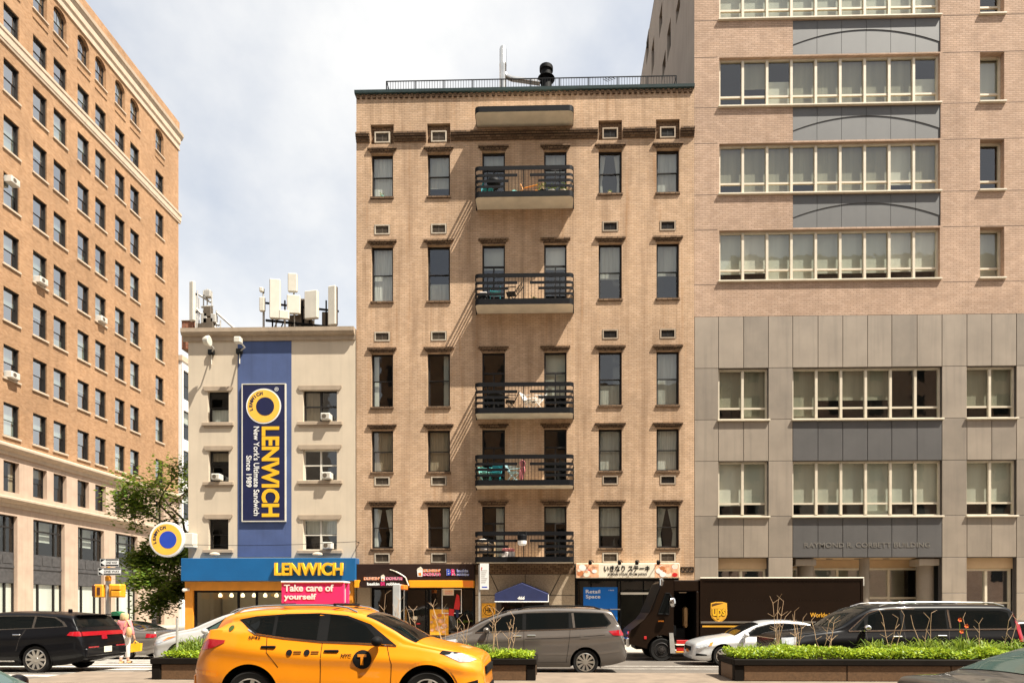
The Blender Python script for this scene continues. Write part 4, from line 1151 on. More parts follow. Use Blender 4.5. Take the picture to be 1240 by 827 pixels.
# vaulted canopy over the door
arc = [(X_(434 + 61 * i / 16, 29.2), Z_(703 - 14.5 * math.sin(math.pi * i / 16) ** .8 if i not in (0, 16) else 709, 465, 29.2)) for i in range(17)]
MB().prism(arc, 'y', 29.2, yF - .003).build('door_canopy', M['dd_brown'], DD)
mb = MB()
for i in range(10, 16):
    mb.tube((arc[i][0], 29.185, arc[i][1]), (arc[i + 1][0], 29.185, arc[i + 1][1]), .03 if i > 11 else .018, 6)
mb.build('canopy_edge', M['cream_print'], DD)
MB().bbox(X_(434, 29.2), X_(494, 29.2), 29.18, yF - .01, Z_(709.8, 460, 29.2) - .04, Z_(709.6, 460, 29.2), .01).build('canopy_base', M['dd_brown'], DD)
MB().bbox(X_(429, 29.15), X_(434.5, 29.15), 29.15, 29.5, Z_(711, 430, 29.15), Z_(702, 430, 29.15), .01).build('corner_block', M['dd_amber'], DD)
def sg(body, u0, u1, v0, v1, y, mat, parent, depth=.008, bold=.02, shear=0):
    return sign_text(body, X_(u0, y), X_(u1, y), Z_(v1, (u0 + u1) / 2, y), Z_(v0, (u0 + u1) / 2, y), y, mat, parent, depth, bold, shear)
def backing(u0, u1, v0, v1, y, mat, parent): MB().bbox(X_(u0, y), X_(u1, y), y, y + .012, Z_(v1, u0, y), Z_(v0, u0, y), .005).build('backing', mat, parent)
yC = 29.192
sg("DUNKIN'", 440.5, 460, 698.2, 702.2, yC, M['white'], DD, .003, .075); sg("DUNKIN'", 440.5, 460, 698.2, 702.2, yC - .006, M['dd_orange'], DD, .003, .01)
sg('DONUTS', 467, 487.5, 698.2, 702.2, yC, M['white'], DD, .003, .075); sg('DONUTS', 467, 487.5, 698.2, 702.2, yC - .006, M['pink'], DD, .003, .01)
sg('baskin', 444.5, 459.5, 704.8, 708.6, yC, M['white'], DD, .003, .05); sg('robbins', 468, 484, 704.8, 708.6, yC, M['white'], DD, .003, .05)
sg('BR', 461, 466.6, 704.2, 708.8, yC, M['pink'], DD, .003, .03)
def cup(u, v, s, y, parent):
    c = P(u, v, y)
    MB().prism([(c.x - .1 * s, c.z - .16 * s), (c.x + .1 * s, c.z - .16 * s), (c.x + .13 * s, c.z + .12 * s), (c.x - .13 * s, c.z + .12 * s)], 'y', y, y + .01).build('cup', M['white'], parent)
    MB().prism([(c.x - .14 * s, c.z + .125 * s), (c.x + .14 * s, c.z + .125 * s), (c.x + .1 * s, c.z + .19 * s), (c.x + .03 * s, c.z + .26 * s), (c.x - .1 * s, c.z + .19 * s)], 'y', y - .003, y + .01).build('cup_lid', M['cream_print'], parent)
    MB().prism([(c.x - .06 * s, c.z - .12 * s), (c.x + .06 * s, c.z - .12 * s), (c.x + .05 * s, c.z), (c.x - .07 * s, c.z)], 'y', y - .005, y - .0005).build('cup_mark', M['dd_orange'], parent)
cup(463.6, 700.2, .7, yC - .003, DD)
yB = yF - .012
cup(508.6, 693.2, 1.05, yB, DD)
sg("DUNKIN'", 512.5, 533.5, 688.8, 692.6, yB, M['white'], DD, .004, .09); sg("DUNKIN'", 512.5, 533.5, 688.8, 692.6, yB - .007, M['dd_orange'], DD, .004, .015)
sg('DONUTS', 512.5, 533.5, 693.3, 697.1, yB, M['white'], DD, .004, .09); sg('DONUTS', 512.5, 533.5, 693.3, 697.1, yB - .007, M['pink'], DD, .004, .015)
sg('B', 540.5, 546, 688.8, 696.5, yB, M['white'], DD, .004, .1); sg('R', 546.5, 552, 688.8, 696.5, yB, M['white'], DD, .004, .1)
sg('B', 540.8, 546, 688.9, 696.4, yB - .007, M['blue'], DD, .004, .03); sg('R', 546.5, 551.8, 688.9, 696.4, yB - .007, M['pink'], DD, .004, .03)
sg('baskin', 553, 567, 689, 692.6, yB, M['white'], DD, .004, .05); sg('robbins', 553, 568, 693.4, 696.8, yB, M['white'], DD, .004, .05)
sg('baskin', 553, 567, 689, 692.6, yB - .007, M['blue'], DD, .004, -.005); sg('robbins', 553, 568, 693.4, 696.8, yB - .007, M['blue'], DD, .004, -.005)
# shopfront glazing
def front(parent, name, us, v_top, z0, y, mats, depth=.08):
    xs_ = [g30(u) for u in us]; z1 = Z_(v_top, us[0], y)
    f_ = link(name, ring(MB(), xs_[0], xs_[-1], z0, z1, .07, y, y + depth).mesh(name, mats, None, ((xs_[0] + xs_[-1]) / 2, y, z0)), parent, ((xs_[0] + xs_[-1]) / 2, y, z0))
    for i in range(len(xs_) - 1):
        p0 = xs_[i] + (.07 if i == 0 else .03); p1 = xs_[i + 1] - (.07 if i == len(xs_) - 2 else .03)
        MB().quad((p0, y + .04, z0 + .07), (p1, y + .04, z0 + .07), (p1, y + .04, z1 - .07), (p0, y + .04, z1 - .07)).build('pane', M['glass'], f_)
        if i: MB().box(xs_[i] - .03, xs_[i] + .03, y + .002, y + depth - .002, z0 + .072, z1 - .072).build('mullion', mats, f_)
    return f_
front(MBD, 'shop_window', (449, 465, 491, 514, 518), 712, .12, 30.28, M['black_metal'])
sw = front(MBD, 'shop_window', (518.5, 534, 559, 574), 712, .12, 30.05, M['black_metal'])
PO = thing('food_poster', 'yellow food poster in the doughnut shop window', 'poster', (g30(531), 30.03, .7))
MB().box(g30(520.5), g30(543), 30.02, 30.032, .55, Z_(737.5, 530, 30)).build('sheet', M['poster_yellow'], PO)
for i in range(12):
    c = (g30(522 + 19 * random.random()), .6 + .95 * random.random()); r_ = .06 + .08 * random.random()
    MB().prism(disc_pts(c[0], c[1], r_, r_ * .8, 12), 'y', 30.012 - i * .0006, 30.0195 - i * .0006).build('print_spot', random.choice([M['poster_food'], M['dd_orange'], M['cream_print'], M['red'], M['terracotta']]), PO)
PO2 = thing('red_poster', 'white framed poster of red clothing in the doughnut shop window', 'poster', (g30(547), 30.03, 1.5))
ring(MB(), g30(535), g30(559), Z_(742.5, 545, 30), Z_(712.8, 545, 30), .03, 30.01, 30.03).build('frame', M['white'], PO2)
MB().box(g30(536.5), g30(549.5), 30.0, 30.02, Z_(720.5, 545, 30), Z_(712.5, 545, 30)).build('notice', M['cream_print'], PO2)
sign_text('DUNKIN', g30(539), g30(548), Z_(716.5), Z_(714.5), 29.996, M['dd_orange'], PO2, .001)
sign_text('DONUTS', g30(539), g30(548), Z_(719.2), Z_(717.2), 29.996, M['pink'], PO2, .001)
MB().prism([(g30(549.5), 1.75), (g30(551), 2.1), (g30(553), 2.42), (g30(556), 2.35), (g30(557.2), 1.95), (g30(556), 1.7), (g30(551.5), 1.72)], 'y', 30.008, 30.016).build('print_coat', M['red'], PO2)
MB().prism([(g30(543), 1.45), (g30(549.5), 1.42), (g30(550), 1.72), (g30(544), 1.76)], 'y', 30.008, 30.016).build('print_bag', M['red'], PO2)
MB().prism([(g30(551.5), 1.7), (g30(556), 1.7), (g30(555), 1.35), (g30(552.5), 1.35)], 'y', 30.008, 30.016).build('print_skirt', M['navy'], PO2)
MB().box(g30(491), g30(491) + .5, 30.262, 30.278, Z_(738.2), Z_(737.0)).build('door_bar', M['steel'], MBD)
MB().box(g30(498.5), g30(503.5), 30.262, 30.272, Z_(750), Z_(746)).build('door_notice', M['cream_print'], MBD)
MB().box(g30(503), g30(507.5), 30.262, 30.272, Z_(756), Z_(754)).build('door_sticker', M['red'], MBD)
for i, u in enumerate((498, 508.5, 526, 522, 530, 566)):
    MB().lathe([(.0, 0), (.11, 0), (.11, .03), (.0, .03)], (g30(u), 30.9 + (i % 3) * .4, 3.1), n=12).build('ceiling_lamp', M['lamp_warm'], MBD)
MB().box(a + .02, g30(575.5), 30.4, 32.5, 3.14, 3.16).build('shop_soffit', M['dd_brown'], MBD)
# entrance bay: exposed aggregate slabs with cut joints
EX0, EX1 = g30(575.8), g30(696)
MB().box(EX0, EX1, 30.03, 30.08, .1, GF).build('entrance_wall', M['joint'], MBD)
MB().box(EX0 + .01, EX1 - .01, 29.94, 30.03, Z_(695, 640), GF).build('entrance_lintel', M['brick_mid_dark'], MBD)
zl = Z_(695.3, 640); zm = Z_(720.5, 640)
g1, g2, g3, g4 = g30(594), g30(606), g30(679), g30(666)
jm = g30(636)
for pts in ([(EX0, zl), (g1 - .02, zl), (g2 - .05, zm + .02), (EX0, zm + .02)], [(g1 + .02, zl), (jm - .015, zl), (jm - .015, zm + .02), (g2, zm + .02)],
            [(jm + .015, zl), (g3 - .02, zl), (g4 - .02, zm + .02), (jm + .015, zm + .02)], [(g3 + .02, zl), (EX1, zl), (EX1, zm + .02), (g4 + .03, zm + .02)],
            [(EX0, zm - .01), (g30(601), zm - .01), (g30(601), .1), (EX0, .1)], [(g30(665), zm - .01), (EX1, zm - .01), (EX1, .1), (g30(665), .1)]):
    MB().prism(pts, 'y', 29.97, 30.028).build('stone_panel', M['pebble'], MBD)
MB().box(g30(607), g30(659), 30.0, 30.024, .1, Z_(728)).build('entrance_door', M['dd_brown'], MBD)
MB().box(g30(608), g30(632), 29.985, 29.999, .2, Z_(731)).build('door_pane', M['car_glass'], MBD)
MB().box(g30(634), g30(658), 29.985, 29.999, .2, Z_(731)).build('door_pane', M['car_glass'], MBD)
AW = thing('entrance_awning', 'navy peaked awning with white house number over the apartment entrance', 'awning', (g30(631), 29.5, 2.0))
yA = 28.9
pa = [(X_(599, yA), Z_(728.3, 599, yA)), (X_(664, yA), Z_(728.3, 664, yA)), (X_(664, yA), Z_(719.5, 664, yA)), (X_(631.5, yA), Z_(706, 631, yA)), (X_(599, yA), Z_(719, 599, yA))]
m_ = MB().poly([(p[0], yA, p[1]) for p in pa])
for i in (2, 3): p, q = pa[i], pa[i + 1]; m_.quad((p[0], yA, p[1]), (q[0], yA, q[1]), (q[0], 29.97, q[1] + .1), (p[0], 29.97, p[1] + .1))
for p, q in ((pa[0], pa[4]), (pa[1], pa[2])): m_.quad((p[0], yA, p[1]), (q[0], yA, q[1]), (q[0], 29.97, q[1] + .1), (p[0], 29.97, p[1]))
m_.build('canvas', M['awning_navy'], AW, normals=False)
MB().tube((pa[0][0], yA, pa[0][1]), (pa[1][0], yA, pa[1][1]), .022).build('edge_tube', M['white'], AW)
MB().tube((pa[1][0], yA, pa[1][1]), (pa[2][0], yA, pa[2][1]), .02).build('edge_tube', M['white'], AW)
sg('466', 626.5, 635.5, 721.6, 725.8, yA - .006, M['white'], AW, .002, .05, .25)
HRP = thing('round_letter_plaque', 'ochre plaque with letters in a black ring beside the entrance', 'sign', (g30(591.5), 29.95, 1.0))
MB().bbox(g30(583.5), g30(600), 29.945, 29.968, Z_(747.5), Z_(730), .005).build('plate', M['poster_yellow'], HRP)
hc = (g30(591.8), Z_(738.6)); 
mb = MB(); d1 = disc_pts(*hc, .24, .24, 28); d2 = disc_pts(*hc, .215, .215, 28)
for i in range(28):
    j = (i + 1) % 28
    mb.quad((d1[i][0], 29.943, d1[i][1]), (d1[j][0], 29.943, d1[j][1]), (d2[j][0], 29.943, d2[j][1]), (d2[i][0], 29.943, d2[i][1]))
mb.build('ring', M['black'], HRP)
sign_text('HR', hc[0] - .15, hc[0] + .15, hc[1] - .11, hc[1] + .11, 29.942, M['black'], HRP, .001, .02)
# steak restaurant
RX0, RX1 = g30(697), g30(822)
MB().box(RX0, 5.9, 31.6, 31.65, .1, GF).build('shop_back_wall', M['interior'], MBD)
MB().box(5.75, MX1, 29.99, 30.1, .1, GF - .002).build('brick_pier', M['brick_mid'], MBD)
front(MBD, 'shop_window', (698, 716, 748, 752, 780, 822), 701.5, .12, 30.2, M['black_metal'])
MB().box(g30(752), g30(795), 29.95, 30.19, Z_(719.5), Z_(717)).build('shelf_canopy', M['frame_white'], MBD)
IK = thing('restaurant_sign', 'long cream restaurant sign with black Japanese and English lettering', 'sign', (g30(760), 29.7, 3.1))
yI = 29.62
MB().bbox(X_(697.5, yI), X_(823, yI), yI, 29.985, Z_(699.3, 760, yI), Z_(681.8, 760, yI), .02).build('box', M['cream_print'], IK)
MB().box(X_(698, yI), X_(725, yI), yI - .006, yI - .001, Z_(698.8, 710, yI), Z_(682.5, 710, yI)).build('photo_panel', M['poster_food'], IK)
MB().box(X_(793, yI), X_(822, yI), yI - .006, yI - .001, Z_(698.8, 710, yI), Z_(682.5, 710, yI)).build('photo_panel', M['poster_food'], IK)
rg = random.Random(3)
for u0, u1 in ((699, 724), (794, 821)):
    for i in range(13):
        u = u0 + (u1 - u0) * rg.random(); v = 684.5 + 12 * rg.random(); c = P(u, v, yI)
        r_ = .05 + .11 * rg.random()
        MB().prism(disc_pts(max(min(c.x, X_(u1, yI) - r_), X_(u0, yI) + r_), max(min(c.z, Z_(683, 710, yI) - r_ * .8), Z_(698.5, 710, yI) + r_ * .8), r_, r_ * .8, 10), 'y', yI - .009 - i * .0007, yI - .0065 - i * .0007).build('print_spot', rg.choice([M['cream_print'], M['red'], M['terracotta'], M['white'], M['poster_food'], M['cream_print']]), IK)
sg('いきなり ステーキ', 731.5, 787, 684.4, 691.8, yI - .012, M['black'], IK, .002, .035, .1)
sg('IKINARI STEAK FROM JAPAN', 736, 783.5, 693.2, 697.6, yI - .012, M['black'], IK, .002, .012, .15)
for i, u in enumerate((714.5, 750, 771, 797)):
    c = P(u, 680.3, 29.3)
    gl_ = thing('sign_spotlight', 'small black spotlight above ' + ('the food photo beside the entrance', 'the first Japanese characters', 'the last Japanese characters', 'the food photo beside the brick pier')[i], 'lamp', c, 'spotlights above the restaurant sign')
    MB().tube(c + Vector((0, -.08, -.06)), c + Vector((0, .12, .05)), .085, 10, .06).build('head', M['black_metal'], gl_)
    MB().path([c + Vector((0, .1, .05)), c + Vector((.1, .3, .1)), (c.x + .2, 29.97, Z_(681.2, u, 29.6) + .06)], .02).build('arm', M['black_metal'], gl_)
RS = thing('retail_space_poster', 'bright blue poster reading Retail Space in the shop window', 'poster', (g30(727), 30.1, .7))
MB().bbox(g30(706.5), g30(748), 30.13, 30.16, .6, Z_(710.5), .005).build('sheet', M['retail_blue'], RS)
sign_text('Retail', g30(709.5), g30(727), Z_(718), Z_(713.6), 30.126, M['white'], RS, .001, .01)
sign_text('Space', g30(709.5), g30(727.2), Z_(725.4), Z_(719.8), 30.126, M['white'], RS, .001, .012)
sign_text('CBRE', g30(737), g30(744), Z_(715), Z_(713.8), 30.126, M['white'], RS, .001)
GR = thing('wall_grating', 'small dark ornamental grating on the brick pier beside the restaurant sign', 'grating', (6.0, 29.97, 3.2))
gx0, gx1, gz0, gz1 = g30(824), g30(840), Z_(693), Z_(686.5)
ring(MB(), gx0, gx1, gz0, gz1, .025, 29.95, 29.985).build('frame', M['black_metal'], GR)
for i in range(3):
    cxg = gx0 + (gx1 - gx0) * (i + .5) / 3
    o = disc_pts(cxg, (gz0 + gz1) / 2, .075, .09, 12); mb = MB()
    for k in range(12): mb.tube((o[k][0], 29.965, o[k][1]), (o[(k + 1) % 12][0], 29.965, o[(k + 1) % 12][1]), .014, 5)
    mb.build('ring', M['black_metal'], GR)

# ------------------------------------------------------------------ grey and brick office building on the right
CB = thing('union_office_building', 'office building of pinkish brick above grey stone panels with ribbon windows', 'building', (14, 34, .1))
RX = 6.445; RE = 27.0
stone_top = 14.91
rrows = [(28.30, 30.5), (24.38, 26.58), (20.44, 22.69), (16.52, 18.78)]
ribs = (7.56, 17.37)
colx = [(19.13, 20.2), (22.0, 23.1)]
ops = []
for z0, z1 in rrows:
    ops.append((ribs[0], ribs[1], z0, z1))
    for a, b in colx: ops.append((a, b, z0, z1))
ops2 = [(10.85, 17.4, 26.64, 28.2), (10.85, 17.4, 22.77, 24.30), (10.85, 17.4, 18.86, 20.36)]
wall(MB(), RX, RE, stone_top, 40.0, ops + [(a, b, c - .0, d, '', .06) for a, b, c, d in ops2], fy(30.0), .3).build('brick_wall', M['brick_right'], CB, normals=False)
MB().box(RX + .05, RE, 31.6, 31.65, 4.2, 39.8).build('interior', M['interior'], CB)
MB().box(RX + .05, 10.84, 31.6, 31.65, .2, 4.15).build('interior', M['interior'], CB)
MB().box(17.47, RE, 31.6, 31.65, .2, 4.15).build('interior', M['interior'], CB)
for z in (28.26, 24.33, 20.40, 26.60, 22.72, 18.82, 16.35):
    MB().box(RX, ribs[0] - .08, 29.996, 29.999, z - .006, z + .006).build('joint_line', M['joint'], CB)
    MB().box(17.5, RE, 29.996, 29.999, z - .006, z + .006).build('joint_line', M['joint'], CB)
rng = random.Random(21)
def cov9(k):
    out = []
    for i in range(9):
        if k == 0: out.append(('full', rng.choice(['blind', 'blind_teal'])))
        elif k == 1: out.append(rng.choice([('full', 'olive_reflection'), ('full', 'olive_reflection'), ('top', .55, 'olive_reflection'), ('low', .6, 'blind')]) if i else None)
        elif k == 2: out.append(rng.choice([('full', 'olive_reflection'), ('top', .8, 'blind'), ('full', 'olive_reflection'), ('top', .7, 'olive_reflection')]))
        else: out.append(rng.choice([('top', .8, 'blind_white'), ('top', .82, 'blind_teal'), ('full', 'blind_teal')]))
    return out
for k, (z0, z1) in enumerate(rrows):
    strip_window(CB, ribs[0], ribs[1], z0, z1, 30.0, 9, .14, .235, covers=cov9(k))
    for a, b in colx:
        strip_window(CB, a, b, z0, z1, 30.0, 1, .26, .235, covers=[rng.choice([None, ('top', .7, 'blind'), ('full', 'blind_teal')])])
for (a, b, z0, z1) in ops2:      # grey infill with an arched upper plate
    sp = MB().box(a, b, 30.075, 30.10, z0, z1).build('spandrel', M['joint'], CB)
    n = 6; pw = (b - a) / n; m = (a + b) / 2; rise = .62; base_ = z0 + .48
    arcz = lambda x: base_ + rise * (1 - ((x - m) / ((b - a) / 2)) ** 2)
    for i in range(n):
        x0 = a + pw * i + .008; x1 = a + pw * (i + 1) - .008
        MB().box(x0, x1, 30.05, 30.074, z0 + .005, z1 - .005).build('panel', M['spandrel'], sp)
        xs_ = [x0 + (x1 - x0) * q / 6 for q in range(7)]
        MB().prism([(x, arcz(x)) for x in xs_] + [(x1, z1 - .006), (x0, z1 - .006)], 'y', 30.028, 30.049).build('upper_panel', M['spandrel'], sp)
# side wall of the upper block, seen above the roof of the tan building
def PXs(u, v, X):
    d = ray(u, v); t = X / d[0]
    return d[1] * t, EYE + d[2] * t
sl = []
for u, va, vb in ((784, 44, 72), (790.5, 52, 87), (800, 12, 38), (810, 32, 66), (821, 2, 20), (804, 70, 90)):
    y_, za = PXs(u, va, RX); _, zb = PXs(u, vb, RX)
    sl.append((y_ - .55, y_ + .55, zb, za))
mb = MB()
sx = lambda s, z, d: (RX + d, s, z)
wall(mb, 30.0, 52.8, 25.0, 40.0, sl, sx, .25)
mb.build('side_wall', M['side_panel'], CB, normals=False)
for o in sl:
    wn_ = dh_window(CB, (RX, (o[0] + o[1]) / 2, o[2]), o[1] - o[0], o[3] - o[2], .15, R(-90), 'frame_dark', None)
MB().box(RX, RE, 52.8, 52.85, .1, 40).build('rear_wall', M['brick_right'], CB)
MB().box(RX + 1.3, RX + 1.35, 31.7, 52.7, 25, 39.8).build('side_interior', M['interior'], CB)
MB().box(RX, RE, 30.01, 52.8, 39.85, 39.95).build('roof', M['joint'], CB)
MB().box(RE, RE + .02, 30, 52.8, .1, 40).build('end_wall', M['brick_right'], CB)
# stone base: separate slabs with open joints
vx = [6.446, 7.524, 8.652, 9.759, 10.846, 11.971, 13.072, 14.174, 15.246, 16.366, 17.463, 18.561, 19.65, 20.736, 21.83, 22.92, 24.0, 25.1, 26.2]
hz = [14.91, 12.58, 10.26, 8.39, 5.91, 4.05]
wins_s = [(1, 3, 2), (4, 10, 6), (11, 13, 2), (15, 17, 2)]
bo = []
for a, b, n in wins_s:
    bo += [(vx[a], vx[b], hz[2], hz[1]), (vx[a], vx[b], hz[4], hz[3]), (vx[a], vx[b], .2, hz[5])]
bo.append((vx[4], vx[10], hz[5] - .001, hz[5]))
wall(MB(), RX + .001, RE, .1, stone_top - .001, bo, fy(30.052), .25).build('backing_wall', M['joint'], CB, normals=False)
rg = random.Random(8)
def slab(x0, x1, z0, z1, dark=False, y=30.0):
    j = .011
    MB().bbox(x0 + j, x1 - j, y + rg.uniform(0, .006), y + .05, z0 + j, z1 - j, .006).build('stone_panel', M['granite_dark'] if dark else rg.choice([M['granite'], M['granite2'], M['granite2']]), CB)
inwin = lambda i: any(a <= i < b for a, b, n in wins_s)
for r_ in range(5):
    for i in range(len(vx) - 1):
        mid_bay = 4 <= i < 10
        if r_ in (1, 3) and inwin(i): continue
        slab(vx[i], vx[i + 1], hz[r_ + 1], hz[r_], r_ in (2, 4) and mid_bay, 30.0 if not (r_ in (2, 4) and mid_bay) else 30.002)
for i in range(len(vx) - 1):
    if inwin(i): continue
    slab(vx[i], vx[i + 1], 2.45, hz[5]); slab(vx[i], vx[i + 1], .12, 2.45)
for a, b, n in wins_s:
    for r_, (z0, z1) in enumerate(((hz[2], hz[1]), (hz[4], hz[3]))):
        cv = []
        for i in range(n):
            if r_ == 0: cv.append(rng.choice([None, None, ('top', .7, 'blind'), ('top', .75, 'blind_teal')]) if n == 6 and i > 3 else rng.choice([('full', 'olive_reflection'), ('top', .78, 'olive_reflection'), ('top', .6, 'olive_reflection')]))
            else: cv.append(rng.choice([('top', .8, 'blind_white'), ('top', .75, 'blind_teal'), ('full', 'blind_teal'), ('top', .78, 'blind')]))
        strip_window(CB, vx[a], vx[b], z0, z1, 30.0, n, .16, .235, covers=cv)
for x in (8.652, 19.65, 23.99):
    i0 = x - 1.13; i1 = x + 1.10
    strip_window(CB, i0, i1, .9, 3.55, 30.3, 2, .1, .42, glassm='glass_sky')
    MB().box(i0, i1, 30.25, 30.45, 3.56, 4.04).build('shop_head', M['soffit'], CB)
    MB().box(i0, i1, 30.2, 30.45, .12, .88).build('stall_riser', M['granite'], CB)
sign_text('RAYMOND R. CORBETT BUILDING', X_(974), X_(1126), Z_(662.5, 1050), Z_(656.5, 1050), 29.994, M['carved'], CB, .003, .008)
# recessed entrance with round columns
ex0, ex1 = vx[4], vx[10]
MB().box(ex0, ex1, 30.07, 32.0, 4.06, 4.10).build('entrance_soffit', M['soffit'], CB)
MB().box(ex0, ex1, 31.82, 31.9, 3.68, 4.05).build('entrance_head', M['soffit'], CB)
for i in range(5):
    x = ex0 + .7 + i * 1.3; MB().lathe([(.0, 0), (.15, 0), (.15, .02), (.0, .02)], (x, 30.9, 4.035), n=14).build('soffit_lamp', M['grille'], CB)
ew = link('entrance_window', ring(MB(), ex0, ex1, .12, 3.67, .09, 31.8, 31.9).mesh('entrance_window', M['frame_cream'], None, (14, 31.8, .12)), CB, (14, 31.8, .12))
exs = [ex0 + .09, 12.1, 13.6, 16.0, ex1 - .09]
for i in range(4):
    if i: MB().box(exs[i] - .05, exs[i] + .05, 31.79, 31.89, .21, 3.58).build('mullion', M['frame_cream'], ew)
    for z0, z1 in ((.21, 2.2), (2.3, 3.58)):
        MB().quad((exs[i] + .05, 31.85, z0), (exs[i + 1] - .05, 31.85, z0), (exs[i + 1] - .05, 31.85, z1), (exs[i] + .05, 31.85, z1)).build('pane', M['glass_sky'], ew)
    MB().box(exs[i] + .05, exs[i + 1] - .05, 31.80, 31.88, 2.202, 2.298).build('transom', M['frame_cream'], ew)
MB().box(ex0, ex1, 33.2, 33.25, .1, 4.0).build('lobby_wall', M['cream_print'], CB)
for k, (u0, u1) in enumerate(((963.5, 987.5), (1041, 1052), (1112, 1126))):
    D_ = 30.75
    a_, b_ = X_(u0, D_), X_(u1, D_); r_ = (b_ - a_) / 2 if k else .42
    cx_ = (a_ + b_) / 2 if k != 2 else X_(1120, D_)
    r_ = .22 if k == 1 else .36
    MB().lathe([(r_ * 1.06, .1), (r_ * 1.06, .25), (r_, .26), (r_, 4.05)], (cx_, D_, 0), n=28).build('column', M['granite'], CB, smooth=40)
for u0, u1 in ((963, 988), (1112.5, 1137)):
    MB().bbox(X_(u0, 30.2), X_(u1, 30.2), 30.15, 31.0, Z_(684.5, 1000, 30.2), Z_(676.5, 1000, 30.2), .01).build('column_block', M['granite2'], CB)

CW = thing('overhead_cable', 'thin dark cable strung across the cream building above the fascia', 'cable', (-13, 29.6, 4.7))
a_, b_ = P(222, 659, 29.55), P(431.5, 655.5, 29.55)
MB().path([a_ + (b_ - a_) * (i / 12) - Vector((0, 0, .10 * math.sin(math.pi * i / 12))) for i in range(13)], .011, 5).build('wire', M['trim_black'], CW)
for p_ in (a_, b_): MB().tube(p_, (p_.x, 29.99, p_.z), .02, 6).build('hook', M['trim_black'], CW)
# ------------------------------------------------------------------ things on the balconies
def folding_chair(pos, rot, label, mat, seat_w=.44, group='balcony chairs', hb=.85, seat_mat=None, lean=.16):
    t = thing('patio_chair', label, 'chair', pos, group)
    t.rotation_euler = (0, 0, rot)
    sm = seat_mat or mat
    s = MB().bbox(-seat_w / 2, seat_w / 2, -.21, .21, .42, .45, .01)
    lobj('seat', s.mesh('seat', sm), t)
    b = MB()
    for i in range(5):
        z0 = .5 + i * (hb - .5) / 5
        y = .21 + lean * (z0 - .45) / .4
        b.bbox(-seat_w / 2, seat_w / 2, y, y + .02, z0, z0 + (hb - .5) / 5 * .75, .004)
    lobj('backrest', b.mesh('backrest', sm), t)
    for sx_ in (-1, 1):
        x = sx_ * seat_w / 2
        lobj('leg', MB().tube((x, .28, 0), (x, -.2, .45), .016).mesh('leg', mat), t)
        lobj('leg', MB().path([(x, -.24, 0), (x, .19, .44), (x, .23 + lean, hb)], .016).mesh('leg', mat), t)
        lobj('armrest', MB().bbox(x - .025, x + .025, -.2, .25, .64, .665, .006).mesh('armrest', mat), t)
    return t
def pot_plant(pos, label, r=.13, h=.2, pm='terracotta', leaves=40, lh=.25, seed=1, group='balcony pot plants'):
    t = thing('pot_plant', label, 'plant', pos, group)
    x, y, z = pos
    MB().lathe([(r * .7, z), (r, z + h * .85), (r * 1.1, z + h * .86), (r * 1.1, z + h)], (x, y, 0), n=12).build('pot', M[pm], t)
    g_ = random.Random(seed); b = MB()
    for i in range(leaves):
        a = g_.random() * 6.28; rr = r * 1.3 * g_.random(); zz = z + h + lh * g_.random()
        c = Vector((x + rr * math.cos(a), y + rr * math.sin(a), zz)); d = Vector((math.cos(a), math.sin(a), g_.uniform(-.3, .7))).normalized() * .07
        s_ = d.cross(Vector((0, 0, 1))).normalized() * .025
        b.quad(c - d * .5, c + s_, c + d, c - s_)
    b.build('foliage', M['leaf_dark'], t, normals=False)
    return t
bz = [z + .202 for z in slabz]
# top balcony
bx = lambda u: X_(u, 29.5)
t = thing('kettle_grill', 'black round kettle grill on the top balcony', 'grill', (bx(598), 29.5, bz[0]))
c = (bx(598), 29.5, 0)
MB().lathe([(.02, bz[0] + .42), (.2, bz[0] + .46), (.29, bz[0] + .6), (.3, bz[0] + .68)], c, n=18).build('bowl', M['black_metal'], t, smooth=50)
MB().lathe([(.3, bz[0] + .685), (.28, bz[0] + .78), (.16, bz[0] + .88), (.02, bz[0] + .91)], c, n=18).build('lid', M['black_metal'], t, smooth=50)
for a in (30, 150, 270): MB().tube((c[0] + .1 * math.cos(R(a)), 29.5 + .1 * math.sin(R(a)), bz[0] + .5), (c[0] + .26 * math.cos(R(a)), 29.5 + .26 * math.sin(R(a)), bz[0]), .015).build('leg', M['black_metal'], t)
folding_chair((bx(590), 29.6, bz[0]), R(20), 'teal folding chair beside the kettle grill', M['teal'])
t = thing('deck_chair', 'orange wooden deck chair leaning on the top balcony', 'chair', (bx(640), 29.55, bz[0]))
o = Vector((bx(633), 29.5, bz[0]))
for dy in (0, .42):
    MB().tube(o + Vector((.15, dy, 0)), o + Vector((-.1, dy, .62)), .028).build('leg', M['orange'], t)
    MB().tube(o + Vector((.06, dy, .0)), o + Vector((.62, dy, .34)), .03).build('frame_rail', M['orange'], t)
    MB().tube(o + Vector((0, dy, .42)), o + Vector((.66, dy, .58)), .026).build('armrest', M['orange'], t)
for i in range(5): q = o + Vector((.14 + i * .1, 0, .06 + i * .058)); MB().bbox(q.x, q.x + .07, q.y, q.y + .42, q.z, q.z + .02, .004).build('slat', M['terracotta'], t)
t = thing('turquoise_cover', 'turquoise domed cover on the top balcony floor', 'cover', (bx(623), 29.4, bz[0]))
MB().lathe([(.27, bz[0]), (.25, bz[0] + .1), (.16, bz[0] + .2), (.02, bz[0] + .24)], (bx(623), 29.4, 0), n=14).build('dome', M['turquoise'], t, smooth=50)
